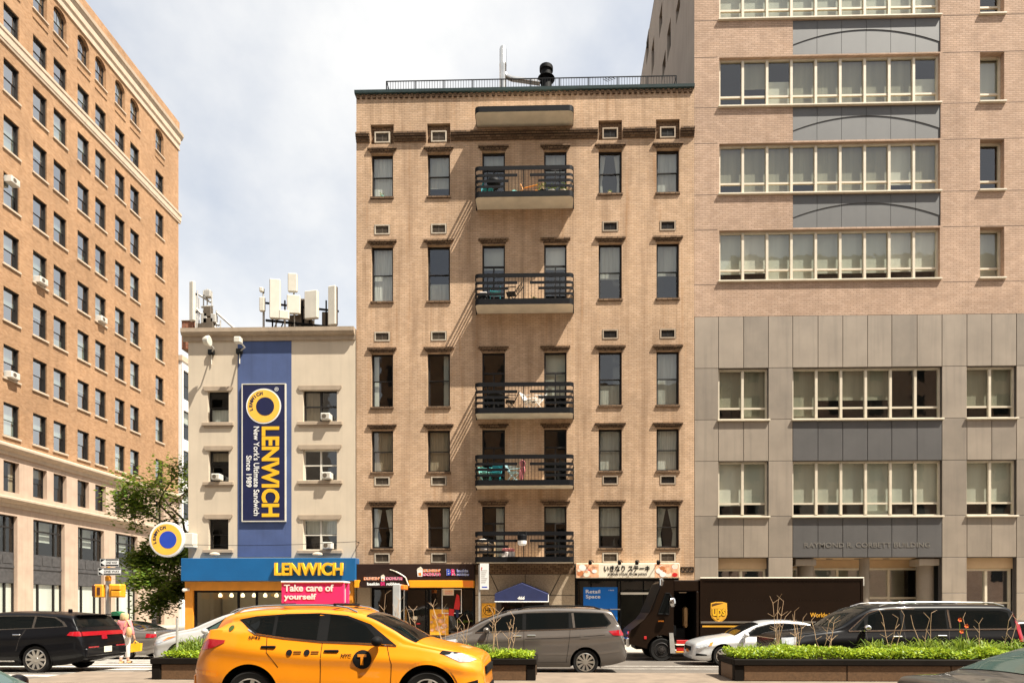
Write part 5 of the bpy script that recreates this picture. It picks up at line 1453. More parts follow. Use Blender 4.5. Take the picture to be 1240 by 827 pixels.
for i, (u, pm, lb, lh) in enumerate(((668, 'white', 'white trough of plants on the top balcony', .2), (681, 'cream_print', 'cream pot at the railing corner of the top balcony', .3), (657, 'black', 'dark pot with white flowers on the top balcony', .35))):
    pot_plant((bx(u), 29.35, bz[0]), lb, .17, .18, pm, 50, lh, i)
# second balcony
folding_chair((bx(600), 29.4, bz[1]), R(5), 'bright teal chair on the second balcony', M['teal'], hb=.7)
folding_chair((bx(619), 29.5, bz[1]), R(-95), 'dark lounge chair leaning back on the second balcony', M['trim_black'], lean=.3)
t = thing('covered_table', 'low table under a dark cover with white top on the second balcony', 'table', (bx(585), 29.5, bz[1]))
MB().lathe([(.34, bz[1]), (.3, bz[1] + .3), (.2, bz[1] + .4), (.03, bz[1] + .42)], (bx(586), 29.5, 0), n=12).build('cover', M['trim_black'], t, smooth=50)
MB().bbox(bx(581), bx(590), 29.35, 29.7, bz[1] + .425, bz[1] + .5, .03).build('cushion', M['white_cloth'], t)
pot_plant((bx(646), 29.35, bz[1]), 'small terracotta pot behind the second balcony balusters', .1, .14, 'terracotta', 24, .12, 5)
# third balcony
folding_chair((bx(618), 29.5, bz[2]), R(-80), 'dark slatted chair on the third balcony', M['trim_black'])
folding_chair((bx(641), 29.5, bz[2]), R(60), 'white plastic chair facing the door of the third balcony', M['white'])
folding_chair((bx(650), 29.55, bz[2]), R(-70), 'white plastic chair beside the other white one', M['white'], hb=.75)
t = thing('patio_table', 'dark round patio table on the third balcony', 'table', (bx(600), 29.5, bz[2]))
MB().lathe([(.36, bz[2] + .68), (.37, bz[2] + .7), (.36, bz[2] + .72)], (bx(600), 29.5, 0), n=20).build('top', M['trim_black'], t)
for a in (45, 135, 225, 315): MB().tube((bx(600), 29.5, bz[2] + .67), (bx(600) + .28 * math.cos(R(a)), 29.5 + .28 * math.sin(R(a)), bz[2]), .016).build('leg', M['trim_black'], t)
# fourth balcony
folding_chair((bx(622), 29.45, bz[3]), R(75), 'pale blue metal chair on the fourth balcony', pbr('pale_blue_metal', (.35, .52, .55), .5))
folding_chair((bx(600), 29.5, bz[3]), R(-10), 'dark teal chair in the shade of the fourth balcony', M['teal'])
folding_chair((bx(588), 29.5, bz[3]), R(30), 'faded turquoise chair at the corner of the fourth balcony', M['turquoise'], hb=.75)
t = thing('cloth_bundle', 'pale pink bundle of cloth on the fourth balcony railing', 'cloth', (bx(633), 29.2, bz[3]))
MB().ball((bx(633), 29.2, bz[3] + .78), .14, .1, .16).ball((bx(634), 29.2, bz[3] + .52), .11, .1, .2).ball((bx(631.5), 29.2, bz[3] + .3), .1, .09, .3).build('bundle', M['pink_cloth'], t, smooth=60)
# lowest balcony
for i, (v, du) in enumerate(((656, 0), (663, 3))):
    t = thing('bench_cushion', ['rolled white cushion on top of the lowest balcony shelf', 'striped white cushion on the lowest balcony shelf'][i], 'cushion', (bx(585 + du), 29.4, bz[4] + .3 + .3 * (1 - i)))
    zc = bz[4] + .38 + .36 * (1 - i)
    MB().ball((bx(585 + du), 29.4, zc), .3, .2, .12, 14, 8).build('cover', M['white_cloth'], t, smooth=60)
t = thing('storage_shelf', 'low slatted shelf holding cushions on the lowest balcony', 'shelf', (bx(588), 29.4, bz[4]))
for z in (.25, .6): MB().bbox(bx(579), bx(600), 29.2, 29.6, bz[4] + z - .04, bz[4] + z, .005).build('board', M['plank'], t)
for x in (bx(579) + .03, bx(600) - .03): MB().bbox(x - .02, x + .02, 29.21, 29.59, bz[4], bz[4] + .75, .004).build('upright', M['plank'], t)
t = thing('striped_bag', 'red and white plaid bag on the lowest balcony', 'bag', (bx(615), 29.3, bz[4]))
MB().bbox(bx(608), bx(624), 29.15, 29.45, bz[4], bz[4] + .28, .04).build('bag_base', M['white_cloth'], t)
MB().bbox(bx(608.3), bx(623.7), 29.16, 29.44, bz[4] + .282, bz[4] + .42, .05).build('bag_top', M['pink_cloth'], t)
t = thing('hanging_basket', 'black and white basket hanging on the lowest balcony rail', 'basket', (bx(633), 29.0, bz[4] + .6))
yH = 28.92
MB().lathe([(.13, bz[4] + .52), (.19, bz[4] + .58), (.2, bz[4] + .72)], (bx(633), yH, 0), n=14).build('bowl', M['white'], t)
MB().lathe([(.2, bz[4] + .722), (.21, bz[4] + .95), (.19, bz[4] + .98)], (bx(633), yH, 0), n=14).build('rim', M['black_metal'], t)
for s_ in (-.19, .19): MB().tube((bx(633) + s_, yH, bz[4] + .97), (bx(633) + s_ * .8, 29.045, bz[4] + 1.18), .012).build('hook', M['black_metal'], t)
# window-sill plants of the tan building
for i, (u, ri, pm, lb) in enumerate(((463, 0, 'turquoise', 'turquoise pot on the sill of a top floor window'), (738, 0, 'cream_print', 'cream pot inside a top floor window'))):
    pot_plant((X_(u, 30.1), 30.1, rows[ri][0] + .003), lb, .07, .1, pm, 12, .1, 30 + i, 'pots in the top windows')

# ------------------------------------------------------------------ street furniture
LP = thing('traffic_signal_pole', 'grey and yellow signal pole with one-way signs at the street corner', 'traffic signal', (*P(131, 700, 25.9).xy, .05))
px, py = P(131, 700, 25.9).xy
zz = lambda v: Z_(v, 131, 25.9)
MB().lathe([(.16, .05), (.15, .35), (.10, .4), (.095, zz(703))], (px, py, 0), n=14).build('shaft', M['pole_grey'], LP, smooth=40)
MB().lathe([(.11, zz(703)), (.11, zz(698)), (.07, zz(697)), (.07, zz(683))], (px, py, 0), n=14).build('upper_shaft', M['signal_yellow'], LP, smooth=40)
for s_, u0, u1, v0, v1 in ((0, 112.5, 121.5, 708, 722), (0, 117.5, 128.5, 707, 723), (0, 135, 149.5, 706, 723)):
    pass
hd = MB().bbox(X_(116.5, 25.9), X_(127.5, 25.9), 25.75, 26.05, zz(723), zz(707.5), .03).build('signal_head', M['signal_yellow'], LP)
MB().bbox(X_(112.5, 25.8), X_(116.4, 25.8), 25.72, 26.0, zz(722), zz(708.5), .02).build('visor', M['lens_dark'], hd)
MB().box(X_(117.5, 25.74), X_(121, 25.74), 25.735, 25.749, zz(720), zz(711)).build('lens', M['lens_dark'], hd)
hd = MB().bbox(X_(135, 25.9), X_(149, 25.9), 25.72, 26.1, zz(723), zz(707), .04).build('signal_head', M['signal_yellow'], LP)
MB().bbox(X_(136, 25.7), X_(147.5, 25.7), 25.60, 25.719, zz(714.5), zz(708), .03).build('visor', M['signal_yellow'], hd)
MB().bbox(X_(136, 25.7), X_(147.5, 25.7), 25.60, 25.719, zz(722.5), zz(715.5), .03).build('visor', M['signal_yellow'], hd)
for v in (710, 720): MB().tube((X_(122, 25.9), 25.9, zz(v)), (X_(140, 25.9), 25.9, zz(v)), .035).build('bracket', M['signal_yellow'], LP)
for i, (u0, u1, v0, v1) in enumerate(((121, 144.3, 676, 685.8), (118.5, 147, 687, 696.3))):
    y = 25.72 - i * .02
    OW = MB().bbox(X_(u0, y), X_(u1, y), y, y + .02, Z_(v1, 131, y), Z_(v0, 131, y), .004).build('one_way_sign', M['black'], LP)
    x0, x1, z0, z1 = X_(u0, y) + .03, X_(u1, y) - .03, Z_(v1, 131, y) + .03, Z_(v0, 131, y) - .03
    zc = (z0 + z1) / 2; hh = (z1 - z0) / 2
    ring(MB(), x0 - .02, x1 + .02, z0 - .02, z1 + .02, .012, y - .004, y - .001).build('border', M['white'], OW)
    MB().prism([(x0, zc), (x0 + .2, zc + hh), (x0 + .2, zc + hh * .62), (x1, zc + hh * .62), (x1, zc - hh * .62), (x0 + .2, zc - hh * .62), (x0 + .2, zc - hh)], 'y', y - .007, y - .0015).build('arrow', M['white'], OW)
    sign_text('ONE WAY', x0 + .22, x1 - .04, zc - hh * .38, zc + hh * .38, y - .009, M['black'], OW, .001, .01)
GB = thing('green_street_box', 'dark green relay mailbox on the pavement behind the signal pole', 'mailbox', (*P(143, 740, 28.2).xy, .08))
gx, gy = P(143, 740, 28.2).xy
MB().bbox(gx - .28, gx + .28, gy - .25, gy + .25, .2, 1.5, .04).build('body', M['mail_green'], GB)
MB().lathe([(.28, -.25), (.28, .25)], (gx, gy, 1.502 - .14), 'y', 20).build('dome', M['mail_green'], GB)
for sx_ in (-.22, .22):
    MB().bbox(gx + sx_ - .03, gx + sx_ + .03, gy - .2, gy + .2, .075, .2, .005).build('leg', M['mail_green'], GB)
# parking sign
PS = thing('parking_sign', 'white kerbside parking sign on a slim pole before the apartment entrance', 'sign', (*P(583, 700, 25.9).xy, .05))
sx0 = X_(580.5, 25.9)
MB().box(sx0 - .035, sx0 + .035, 25.9, 25.95, .04, Z_(684, 583, 25.9)).build('pole', M['pole_grey'], PS)
y = 25.87
MB().bbox(X_(581, y), X_(591.8, y), y, y + .015, Z_(713.5, 586, y), Z_(682, 586, y), .004).build('plate', M['white'], PS)
MB().box(X_(583.5, y), X_(590, y), y - .003, y - .0005, Z_(711.2, 586, y), Z_(709.8, 586, y)).build('band', M['blue'], PS)
sign_text('?', X_(582.4, y), X_(584.2, y), Z_(690, 586, y), Z_(686.5, 586, y), y - .002, M['red'], PS, .001, .04)
for i in range(7):
    z = Z_(691 + i * 2.4, 586, y); MB().box(X_(582.6, y), X_(590 - (i * 37 % 4), y), y - .003, y - .0005, z, z + .02).build('text_line', M['granite'], PS)
# kiosk
KI = thing('information_kiosk', 'slim grey slab kiosk on the pavement before the doughnut shop', 'kiosk', (*P(483, 700, 26.3).xy, .06))
kx0, kx1 = X_(475.5, 26.3), X_(484.5, 26.3); kz = Z_(707, 480, 26.3)
MB().bbox(kx0, kx1, 26.3, 27.1, .06, kz, .02).build('slab', M['grey_paint'], KI)
MB().bbox(kx1 + .002, kx1 + .12, 26.4, 27.0, .5, kz - .25, .02).build('screen', M['car_glass'], KI)
MB().bbox(kx1 + .002, kx1 + .16, 26.35, 27.05, kz - .22, kz - .02, .03).build('orange_cap', M['dd_orange'], KI)
MB().bbox(kx1 + .121, kx1 + .17, 26.35, 26.42, .06, kz - .23, .01).build('side_trim', M['steel'], KI)
# thin post by the left planter
TP = thing('metal_post', 'thin grey metal post rising behind the left planter', 'post', (*P(214, 790, 15.0).xy, .33))
tx, ty = P(214.5, 790, 15.0).xy
MB().lathe([(.05, .33), (.05, .36), (.028, .37), (.028, Z_(748, 214, 15.0))], (tx, ty, 0), n=8).build('tube', M['pole_grey'], TP)

# ------------------------------------------------------------------ planters on the median
def planter(x0, x1, label, seed):
    y0, y1 = 13.55, 14.85
    zb, zt = .33, .78
    t = thing('median_planter', label, 'planter', ((x0 + x1) / 2, (y0 + y1) / 2, zb), 'planters on the median')
    MB().box(x0 + .03, x1 - .03, y0 + .04, y1 - .04, zb, zt - .06).build('core', M['joint'], t)
    n = max(1, round((x1 - x0 - .3) / 2.04)); pw = (x1 - x0 - .36) / n
    for i in range(n):
        a = x0 + .18 + pw * i
        MB().bbox(a + .012, a + pw - .012, y0 + .012, y0 + .039, zb + .01, zt - .135, .004).build('granite_panel', M['planter_brown'], t)
        MB().bbox(a + .012, a + pw - .012, y1 - .039, y1 - .012, zb + .01, zt - .135, .004).build('granite_panel', M['planter_brown'], t)
    for x in (x0, x1 - .028):
        MB().bbox(x, x + .028, y0 + .18, y1 - .18, zb + .01, zt - .135, .004).build('granite_panel', M['planter_brown'], t)
    for xa in (x0 - .01, x1 - .175):
        for ya in (y0 - .0, y1 - .175):
            MB().bbox(xa, xa + .185, ya, ya + .175, zb, zt - .132, .01).build('corner_post', M['planter_rim'], t)
    rim = MB().bbox(x0 - .03, x1 + .03, y0 - .03, y0 + .13, zt - .13, zt, .015).bbox(x0 - .03, x1 + .03, y1 - .13, y1 + .03, zt - .13, zt, .015)
    rim.bbox(x0 - .03, x0 + .13, y0 + .131, y1 - .131, zt - .13, zt, .015).bbox(x1 - .13, x1 + .03, y0 + .131, y1 - .131, zt - .13, zt, .015)
    rim.build('rim', M['planter_rim'], t)
    MB().box(x0 + .12, x1 - .12, y0 + .12, y1 - .12, zt - .1, zt - .04).build('soil', M['soil'], t)
    return t
PL0, PL1 = X_(184, 13.55), X_(648, 13.55)
PR0, PR1 = X_(890, 13.55), 14.5
planter(PL0, PL1, 'dark brown granite planter beyond the taxi', 1)
planter(PR0, PR1, 'long dark brown granite planter filled with clipped green hedge', 2)
def hedge(x0, x1, h, n, seed, lab, leaf=.055, mat='leaf_hedge', hvar=.5):
    g_ = random.Random(seed); b = MB()
    for i in range(n):
        x = x0 + (x1 - x0) * g_.random(); y = 13.58 + 1.24 * g_.random()
        top = h * (1 - hvar * .5 + hvar * mnoise.noise((x * 1.7, y * 1.7, seed)) * .9) 
        edge = min(1, (y - 13.5) / .25, (14.9 - y) / .25)
        top *= .55 + .45 * max(0, edge)
        z = .74 + top * (g_.random() ** .45)
        a = g_.random() * 6.28; el = g_.uniform(-.2, 1.0)
        d = Vector((math.cos(a) * math.cos(el), math.sin(a) * math.cos(el), math.sin(el))) * leaf * g_.uniform(.7, 1.4)
        s_ = d.cross(Vector((g_.uniform(-.5, .5), g_.uniform(-.5, .5), 1))).normalized() * leaf * .36
        c = Vector((x, y, z))
        b.add([c - d * .4, c + s_ + d * .2, c + d, c - s_ + d * .2], [(0, 1, 2), (0, 2, 3)])
    o = b.build('ground_cover', M[mat], None, normals=False)
    tag(o, lab, 'hedge', None, 'stuff')
    return o
hedge(PR0 + .05, PR1, .30, 26000, 3, 'bright green clipped hedge growing in the long planter')
hedge(PL0 + .15, PL0 + 1.9, .2, 3500, 4, 'low green ground cover at the crosswalk end of the left planter')
hedge(-1.9, PL1 - .05, .19, 4500, 6, 'low green ground cover in the planter beside the grey van')
hedge(PL0 + 1.9, -1.9, .16, 5000, 7, 'low green ground cover in the planter hidden beyond the taxi')
def lily(x, y, h, n, seed, label, z0=.74, spread=.35):
    """arching strap leaves in a tuft"""
    g_ = random.Random(seed); b = MB()
    t = thing('lily_tuft', label, 'plant', (x, y, z0), 'strap-leaved tufts in planters')
    for i in range(n):
        a = g_.random() * 6.28; L = h * g_.uniform(.7, 1.25); sp = spread * g_.uniform(.4, 1.3)
        d = Vector((math.cos(a), math.sin(a) * .7, 0)); s_ = Vector((-d.y, d.x, 0)) * .017
        base_ = Vector((x + g_.uniform(-.12, .12), y + g_.uniform(-.1, .1), z0))
        prev = None
        pts = []
        for k in range(6):
            q = k / 5
            pts.append(base_ + d * sp * q ** 1.5 + Vector((0, 0, L * (q - .55 * q ** 3.2 * g_.uniform(.6, 1.3)))))
        vs = []
        for k, p in enumerate(pts):
            ww = 1 - (k / 5) ** 2 * .9
            vs += [p + s_ * ww, p - s_ * ww]
        b.add(vs, [(2 * k, 2 * k + 1, 2 * k + 3, 2 * k + 2) for k in range(5)])
    b.build('leaves', M['leaf_grass'], t, normals=False)
    return t
k = 0
LS = [(232, 14.2, .5, 60, 'tall pale tuft behind the rear of the taxi'), (222, 14.0, .36, 40, 'loose tuft near the metal post'), (240, 14.3, .6, 40, 'tallest tuft beside the taxi tail lamp'), (588, 14.3, .36, 40, 'arching tuft before the grey van door'), (600, 14.1, .3, 40, 'low tuft at the planter end by the van'), (578, 14.4, .4, 30, 'arching tuft near the taxi bonnet'),
      (905, 14.3, .42, 26, 'small tuft in the hedge before the white sedan'), (948, 14.5, .45, 30, 'tuft in the hedge below the dry twigs'), (1060, 14.3, .5, 46, 'tuft in the hedge before the black wagon front door'), (1090, 14.2, .48, 44, 'tuft in the hedge below the black wagon side glass'), (1120, 14.3, .55, 60, 'broad tuft with lily leaves in the hedge'),
      (1140, 14.1, .5, 60, 'broad tuft beside the red lilies'), (1165, 14.3, .56, 50, 'tuft right beside the red lilies'), (1195, 14.2, .5, 46, 'tuft before the rear wheel of the black wagon'), (1225, 14.2, .5, 46, 'tuft before the tail of the black wagon')]
for i, (u, D, h, n, lb) in enumerate(LS):
    lily(X_(u, D), D, h * 1.15, int(n * 1.5), 100 + i, lb)
def stalks(u, D, vt, n, seed, label, bend=.1):
    """dry branching twigs"""
    g_ = random.Random(seed); x = X_(u, D)
    t = thing('dry_twigs', label, 'plant', (x, D, .74), 'dry twigs in planters')
    H = Z_(vt, u, D) - .74
    for i in range(n):
        b = MB(); p = Vector((x + g_.uniform(-.12, .12), D + g_.uniform(-.1, .1), .72))
        d = Vector((g_.uniform(-bend, bend) * 2, g_.uniform(-bend, bend), 1)); L = H * g_.uniform(.75, 1.05)
        pts = [p]
        for q in range(4):
            pts.append(pts[-1] + d.normalized() * L / 4 + Vector((g_.uniform(-.03, .03), g_.uniform(-.02, .02), 0)))
        b.path(pts, .007, 5, .0045)
        for q in (2, 3, 4):
            for s_ in (-1, 1):
                if g_.random() < .5:
                    e = pts[q] + Vector((s_ * g_.uniform(.05, .14), g_.uniform(-.05, .05), g_.uniform(.06, .16)))
                    b.tube(pts[q], e, .0045, 5, .003)
        b.build('stem', M['straw'], t)
    return t
ST = [(470, 14.2, 718, 3, 'dry twigs standing before the kiosk'), (503, 14.2, 733, 3, 'dry twigs before the doughnut shop door', ), (535, 14.3, 732, 3, 'dry twigs before the yellow food poster'), (556, 14.2, 748, 3, 'sparse dry twigs over the taxi bonnet'), (600, 14.2, 740, 4, 'dry twigs before the grey van window'), (617, 14.1, 748, 3, 'short dry twigs before the van door handles'),
      (945, 14.4, 727, 4, 'tall dry twigs before the delivery truck'), (963, 14.2, 733, 4, 'dry twig pair beside the tall ones'), (1000, 14.3, 738, 4, 'dry twigs before the bonnet of the black wagon'), (1078, 14.3, 738, 3, 'dry twigs before the black wagon front door'), (1122, 14.3, 735, 3, 'dry twigs before the middle window of the black wagon'), (1183, 14.2, 742, 2, 'dry twigs before the rear window of the black wagon'), (1218, 14.3, 745, 2, 'dry twigs at the tail of the black wagon')]
for i, (u, D, vt, n, lb) in enumerate(ST): stalks(u, D, vt, n, 200 + i, lb, .14)
FLW = thing('red_lily_flowers', 'red orange lily flowers above the hedge', 'flower', (X_(1165, 14.0), 14.0, .9))
g_ = random.Random(4)
for u, v in ((1162, 750), (1170, 757.5), (1164, 764)):
    c = P(u, v, 14.0)
    for i in range(6):
        a = i * 1.047 + .2; d = Vector((math.cos(a) * .05, -.02, math.sin(a) * .05)); s_ = Vector((-math.sin(a) * .022, 0, math.cos(a) * .022))
        MB().add([c, c + d * .6 + s_, c + d, c + d * .6 - s_], [(0, 1, 2, 3)]).build('petal', M['dd_orange'] if i % 2 else M['red'], FLW, normals=False)
    MB().tube((c.x + .02, 14.03, .74), c, .007, 5).build('stem', M['leaf_grass'], FLW)

# ------------------------------------------------------------------ street tree at the corner
def tree(x, y, z, H, label):
    g_ = random.Random(17)
    t = thing('street_tree', label, 'tree', (x, y, z))
    tr = MB(); lv = MB()
    tr.path([(x, y, z), (x + .05, y, z + 1.2), (x - .05, y, z + 2.6)], .17, 9, .13)
    tips = []
    def grow(p, d, L, r, depth):
        q = p + d * L
        mid = p + d * L * .5 + Vector((g_.uniform(-.1, .1), g_.uniform(-.1, .1), g_.uniform(-.05, .1))) * L
        tr.path([p, mid, q], r, 6, r * .62)
        if depth >= 2: tips.append((mid, d)); tips.append((q, d))
        if depth == 4: return
        for k in range(3 if depth < 3 else 2):
            ax = Vector((g_.uniform(-1, 1), g_.uniform(-1, 1), g_.uniform(-.35, .55))).normalized()
            nd = (d * .75 + ax * .8).normalized()
            grow(q, nd, L * g_.uniform(.6, .82), r * .6, depth + 1)
    for a in range(6):
        an = a * 1.047 + g_.uniform(-.2, .2)
        grow(Vector((x, y, z + 1.9 + .3 * a)), Vector((math.cos(an) * .9, math.sin(an) * .9, (-.15, .9, .15, .7, -.05, .5)[a])).normalized(), H * .105, .07, 1)
    grow(Vector((x - .05, y, z + 2.6)), Vector((-.1, 0, 1)), H * .24, .12, 1)
    for p, d in tips:
        n = g_.randint(46, 74)
        for i in range(n):
            c = p + Vector((g_.gauss(0, .30), g_.gauss(0, .30), g_.gauss(0, .24)))
            a = g_.random() * 6.28
            dd = Vector((math.cos(a), math.sin(a), g_.uniform(-.7, .35))).normalized() * g_.uniform(.16, .27)
            s_ = dd.cross(Vector((g_.uniform(-.6, .6), g_.uniform(-.6, .6), 1))).normalized() * .075
            lv.add([c - dd * .45, c + s_, c + dd * .55, c - s_], [(0, 1, 2, 3)])
    tr.build('trunk', M['bark'], t, (x, y, z))
    lv.build('crown', M['leaf_tree'], t, normals=False)
    return t
tree(-19.2, 34.8, .08, 11.8, 'leafy green street tree beside the cream building corner')
# ------------------------------------------------------------------ vehicles
def curve(pts):
    """monotone cubic through (x, y) pairs"""
    xs = np.array([p[0] for p in pts], float); ys = np.array([p[1] for p in pts], float)
    h = np.diff(xs); s = np.diff(ys) / h
    m = np.zeros(len(xs)); m[0] = s[0]; m[-1] = s[-1]
    for i in range(1, len(xs) - 1):
        if s[i - 1] * s[i] > 0:
            w1 = 2 * h[i] + h[i - 1]; w2 = h[i] + 2 * h[i - 1]
            m[i] = (w1 + w2) / (w1 / s[i - 1] + w2 / s[i])
    def f(x):
        x = min(max(x, xs[0]), xs[-1])
        i = min(max(int(np.searchsorted(xs, x)) - 1, 0), len(h) - 1)
        t = (x - xs[i]) / h[i]
        return float((1 + 2 * t) * (1 - t) ** 2 * ys[i] + t * (1 - t) ** 2 * h[i] * m[i] + t * t * (3 - 2 * t) * ys[i + 1] + t * t * (t - 1) * h[i] * m[i + 1])
    return f
class Car:
    """front at x = 0, tail at x = L, wheels on z = 0; symmetrical about y = 0"""
    def __init__(s, L, W, top, belt, bot, plan, wheels, wr, arch, lean=.32, rr=.13, crown=.035, taper=((0, 0), (9, 0))):
        s.taper = curve(taper)
        s.L, s.W = L, W
        s.top, s.belt, s.bot, s.plan = curve(top), curve(belt), curve(bot), curve(plan)
        s.wheels, s.wr, s.arch, s.lean, s.rr, s.crown = wheels, wr, arch, lean, rr, crown
        s.side = curve([(0, .915), (.12, .96), (.36, .994), (.60, .986), (.745, 1.0), (.775, .996), (.88, .957), (1, .912)])
    def sec(s, x):
        zt = s.top(x); zb = min(s.bot(x), zt - .12)
        zs = min(s.belt(x), zt - .035)
        zs = max(zs, zb + .06)
        return zb, zs, zt, s.plan(x) * s.W / 2
    def up(s, x):
        zb, zs, zt, w = s.sec(x); ys = w * .912; H = zt - zs
        cr = min(s.crown, H * .45); r = min(s.rr, (H - cr) * .8)
        yr = ys - s.lean * max(0, H - cr - r) - .01 - s.taper(x)
        return zb, zs, zt, w, ys, H, cr, r, yr
    def Y(s, x, z):
        zb, zs, zt, w, ys, H, cr, r, yr = s.up(x)
        if z <= zs: return w * s.side((z - zb) / max(zs - zb, 1e-4))
        zc = zt - cr - r
        if z <= zc: return ys - (ys - yr) * (z - zs) / max(zc - zs, 1e-4)
        q = min((z - zc) / max(r, 1e-4), 1)
        return yr - r * .9 * (1 - math.sqrt(max(0, 1 - q * q)))
    def section(s, x, nl=20, nu=9, na=5, nt_=6):
        zb, zs, zt, w, ys, H, cr, r, yr = s.up(x)
        pts = [(0, zb)]
        for i in range(nl + 1):
            q = i / nl; pts.append((w * s.side(q), zb + (zs - zb) * q))
        zc = zt - cr - r
        for i in range(1, nu + 1):
            q = i / nu; pts.append((ys - (ys - yr) * q, zs + (zc - zs) * q))
        for i in range(1, na + 1):
            a = R(90 * i / na); pts.append((yr - r * .9 * (1 - math.cos(a)), zc + r * math.sin(a)))
        y_e = pts[-1][0]
        for i in range(1, nt_ + 1):
            q = 1 - i / nt_; pts.append((y_e * q, zt - cr * q * q))
        return pts
    def body(s, parent, mat, nst=120):
        u = np.linspace(0, 1, nst); xs = s.L * (u - .35 * np.sin(2 * np.pi * u) / (2 * np.pi) * .6)
        xs = list(xs)
        secs = [s.section(x) for x in xs]; K = len(secs[0])
        s.xs, s.secs, s.K = xs, secs, K
        vs = []; idx = {}
        def vid(i, k, sg):
            if k in (0, K - 1): sg = 0
            key = (i, k, sg)
            if key not in idx:
                y, z = secs[i][k]; x = xs[i]
                if 1 <= k <= 22:
                    for wx in s.wheels:
                        dx, dz = x - wx, z - s.wr; d = math.hypot(dx, dz)
                        if abs(d - s.arch) < .028 and d > 0:
                            x = wx + dx / d * s.arch; z = s.wr + dz / d * s.arch
                idx[key] = len(vs); vs.append((x, (sg or 1) * y if sg else y * 0 if k in (0, K - 1) else y, z))
            return idx[key]
        fs = []
        for i in range(len(xs) - 1):
            for k in range(K - 1):
                xc = (xs[i] + xs[i + 1]) / 2
                zc = (secs[i][k][1] + secs[i + 1][k][1] + secs[i][k + 1][1] + secs[i + 1][k + 1][1]) / 4
                if k <= 21 and any(math.hypot(xc - wx, zc - s.wr) < s.arch for wx in s.wheels): continue
                for sg in (1, -1):
                    f = (vid(i, k, sg), vid(i + 1, k, sg), vid(i + 1, k + 1, sg), vid(i, k + 1, sg))
                    f = f if sg < 0 else f[::-1]
                    g = []
                    for q in f:
                        if q not in g: g.append(q)
                    if len(g) > 2: fs.append(tuple(g))
        for i, rev in ((0, True), (len(xs) - 1, False)):
            for k in range(1, K - 2):
                f = (vid(i, k, 1), vid(i, k + 1, 1), vid(i, k + 1, -1), vid(i, k, -1))
                fs.append(f if rev else f[::-1])
        b = MB(); b.v = vs; b.f = fs
        return b.lbuild('body', mat, parent, smooth=38, normals=True)
    def top_patch(s, parent, name, x0, x1, mat, k_from=32, off=.006, yscale=None):
        """glass laid over the upper faces between two stations (windscreen, rear window)"""
        i0 = min(range(len(s.xs)), key=lambda i: abs(s.xs[i] - x0)); i1 = min(range(len(s.xs)), key=lambda i: abs(s.xs[i] - x1))
        b = MB(); K = s.K; ks = list(range(k_from, K))
        rows_ = []
        for i in range(i0, i1 + 1):
            x = s.xs[i]; dx = s.top(x + .01) - s.top(x - .01)
            n = Vector((-dx, 0, .02)).normalized() * off
            line = [Vector((x, s.secs[i][k][0], s.secs[i][k][1])) + n for k in ks]
            line = line + [Vector((p.x, -p.y, p.z)) for p in line[-2::-1]]
            rows_.append(line)
        n = len(rows_[0])
        b.v = [tuple(p) for r_ in rows_ for p in r_]
        b.f = [(i * n + k, i * n + k + 1, (i + 1) * n + k + 1, (i + 1) * n + k) for i in range(len(rows_) - 1) for k in range(n - 1)]
        return b.lbuild(name, mat, parent, smooth=60)
    def patch(s, parent, name, poly, mat, off=.006, sides=(1, -1), thick=0.0, step=.07):
        """sheet cut to an outline in side view and laid on the bodywork; one object per side"""
        out = []
        for sg in sides:
            bm = bmesh.new()
            f = bm.faces.new([bm.verts.new((p[0], 0, p[1])) for p in poly])
            x0 = min(p[0] for p in poly); x1 = max(p[0] for p in poly); z0 = min(p[1] for p in poly); z1 = max(p[1] for p in poly)
            for lo, hi, no, ax in ((x0, x1, (1, 0, 0), 0), (z0, z1, (0, 0, 1), 2)):
                n = int((hi - lo) / step)
                for i in range(1, n + 1):
                    c = [0, 0, 0]; c[ax] = lo + (hi - lo) * i / (n + 1)
                    bmesh.ops.bisect_plane(bm, geom=bm.verts[:] + bm.edges[:] + bm.faces[:], plane_co=c, plane_no=no)
            for v in bm.verts: v.co.y = sg * (s.Y(v.co.x, v.co.z) + off)
            bmesh.ops.recalc_face_normals(bm, faces=bm.faces[:])
            if bm.faces and sum(fc.normal.y for fc in bm.faces) * sg < 0: bmesh.ops.reverse_faces(bm, faces=bm.faces[:])
            me = bpy.data.meshes.new(name); bm.to_mesh(me); bm.free()
            me.materials.append(mat); me.shade_smooth()
            out.append(lobj(name, me, parent))
        return out
    def line(s, parent, name, pts, wd, mat, off=.004, sides=(1, -1)):
        """thin strip along a polyline in side view (door gaps, mouldings)"""
        pp = []
        for a, b in zip(pts, pts[1:]):
            n = max(1, int(math.hypot(b[0] - a[0], b[1] - a[1]) / .06))
            for i in range(n): pp.append((a[0] + (b[0] - a[0]) * i / n, a[1] + (b[1] - a[1]) * i / n))
        pp.append(pts[-1])
        for sg in sides:
            b = MB(); vs = []
            for i, p in enumerate(pp):
                a = pp[max(0, i - 1)]; c = pp[min(len(pp) - 1, i + 1)]
                d = Vector((c[0] - a[0], c[1] - a[1])).normalized(); n = (-d.y * wd / 2, d.x * wd / 2)
                for q in (1, -1):
                    x, z = p[0] + n[0] * q, p[1] + n[1] * q
                    vs.append((x, sg * (s.Y(x, z) + off), z))
            b.add(vs, [(2 * i, 2 * i + 1, 2 * i + 3, 2 * i + 2) for i in range(len(pp) - 1)])
            b.lbuild(name, mat, parent)
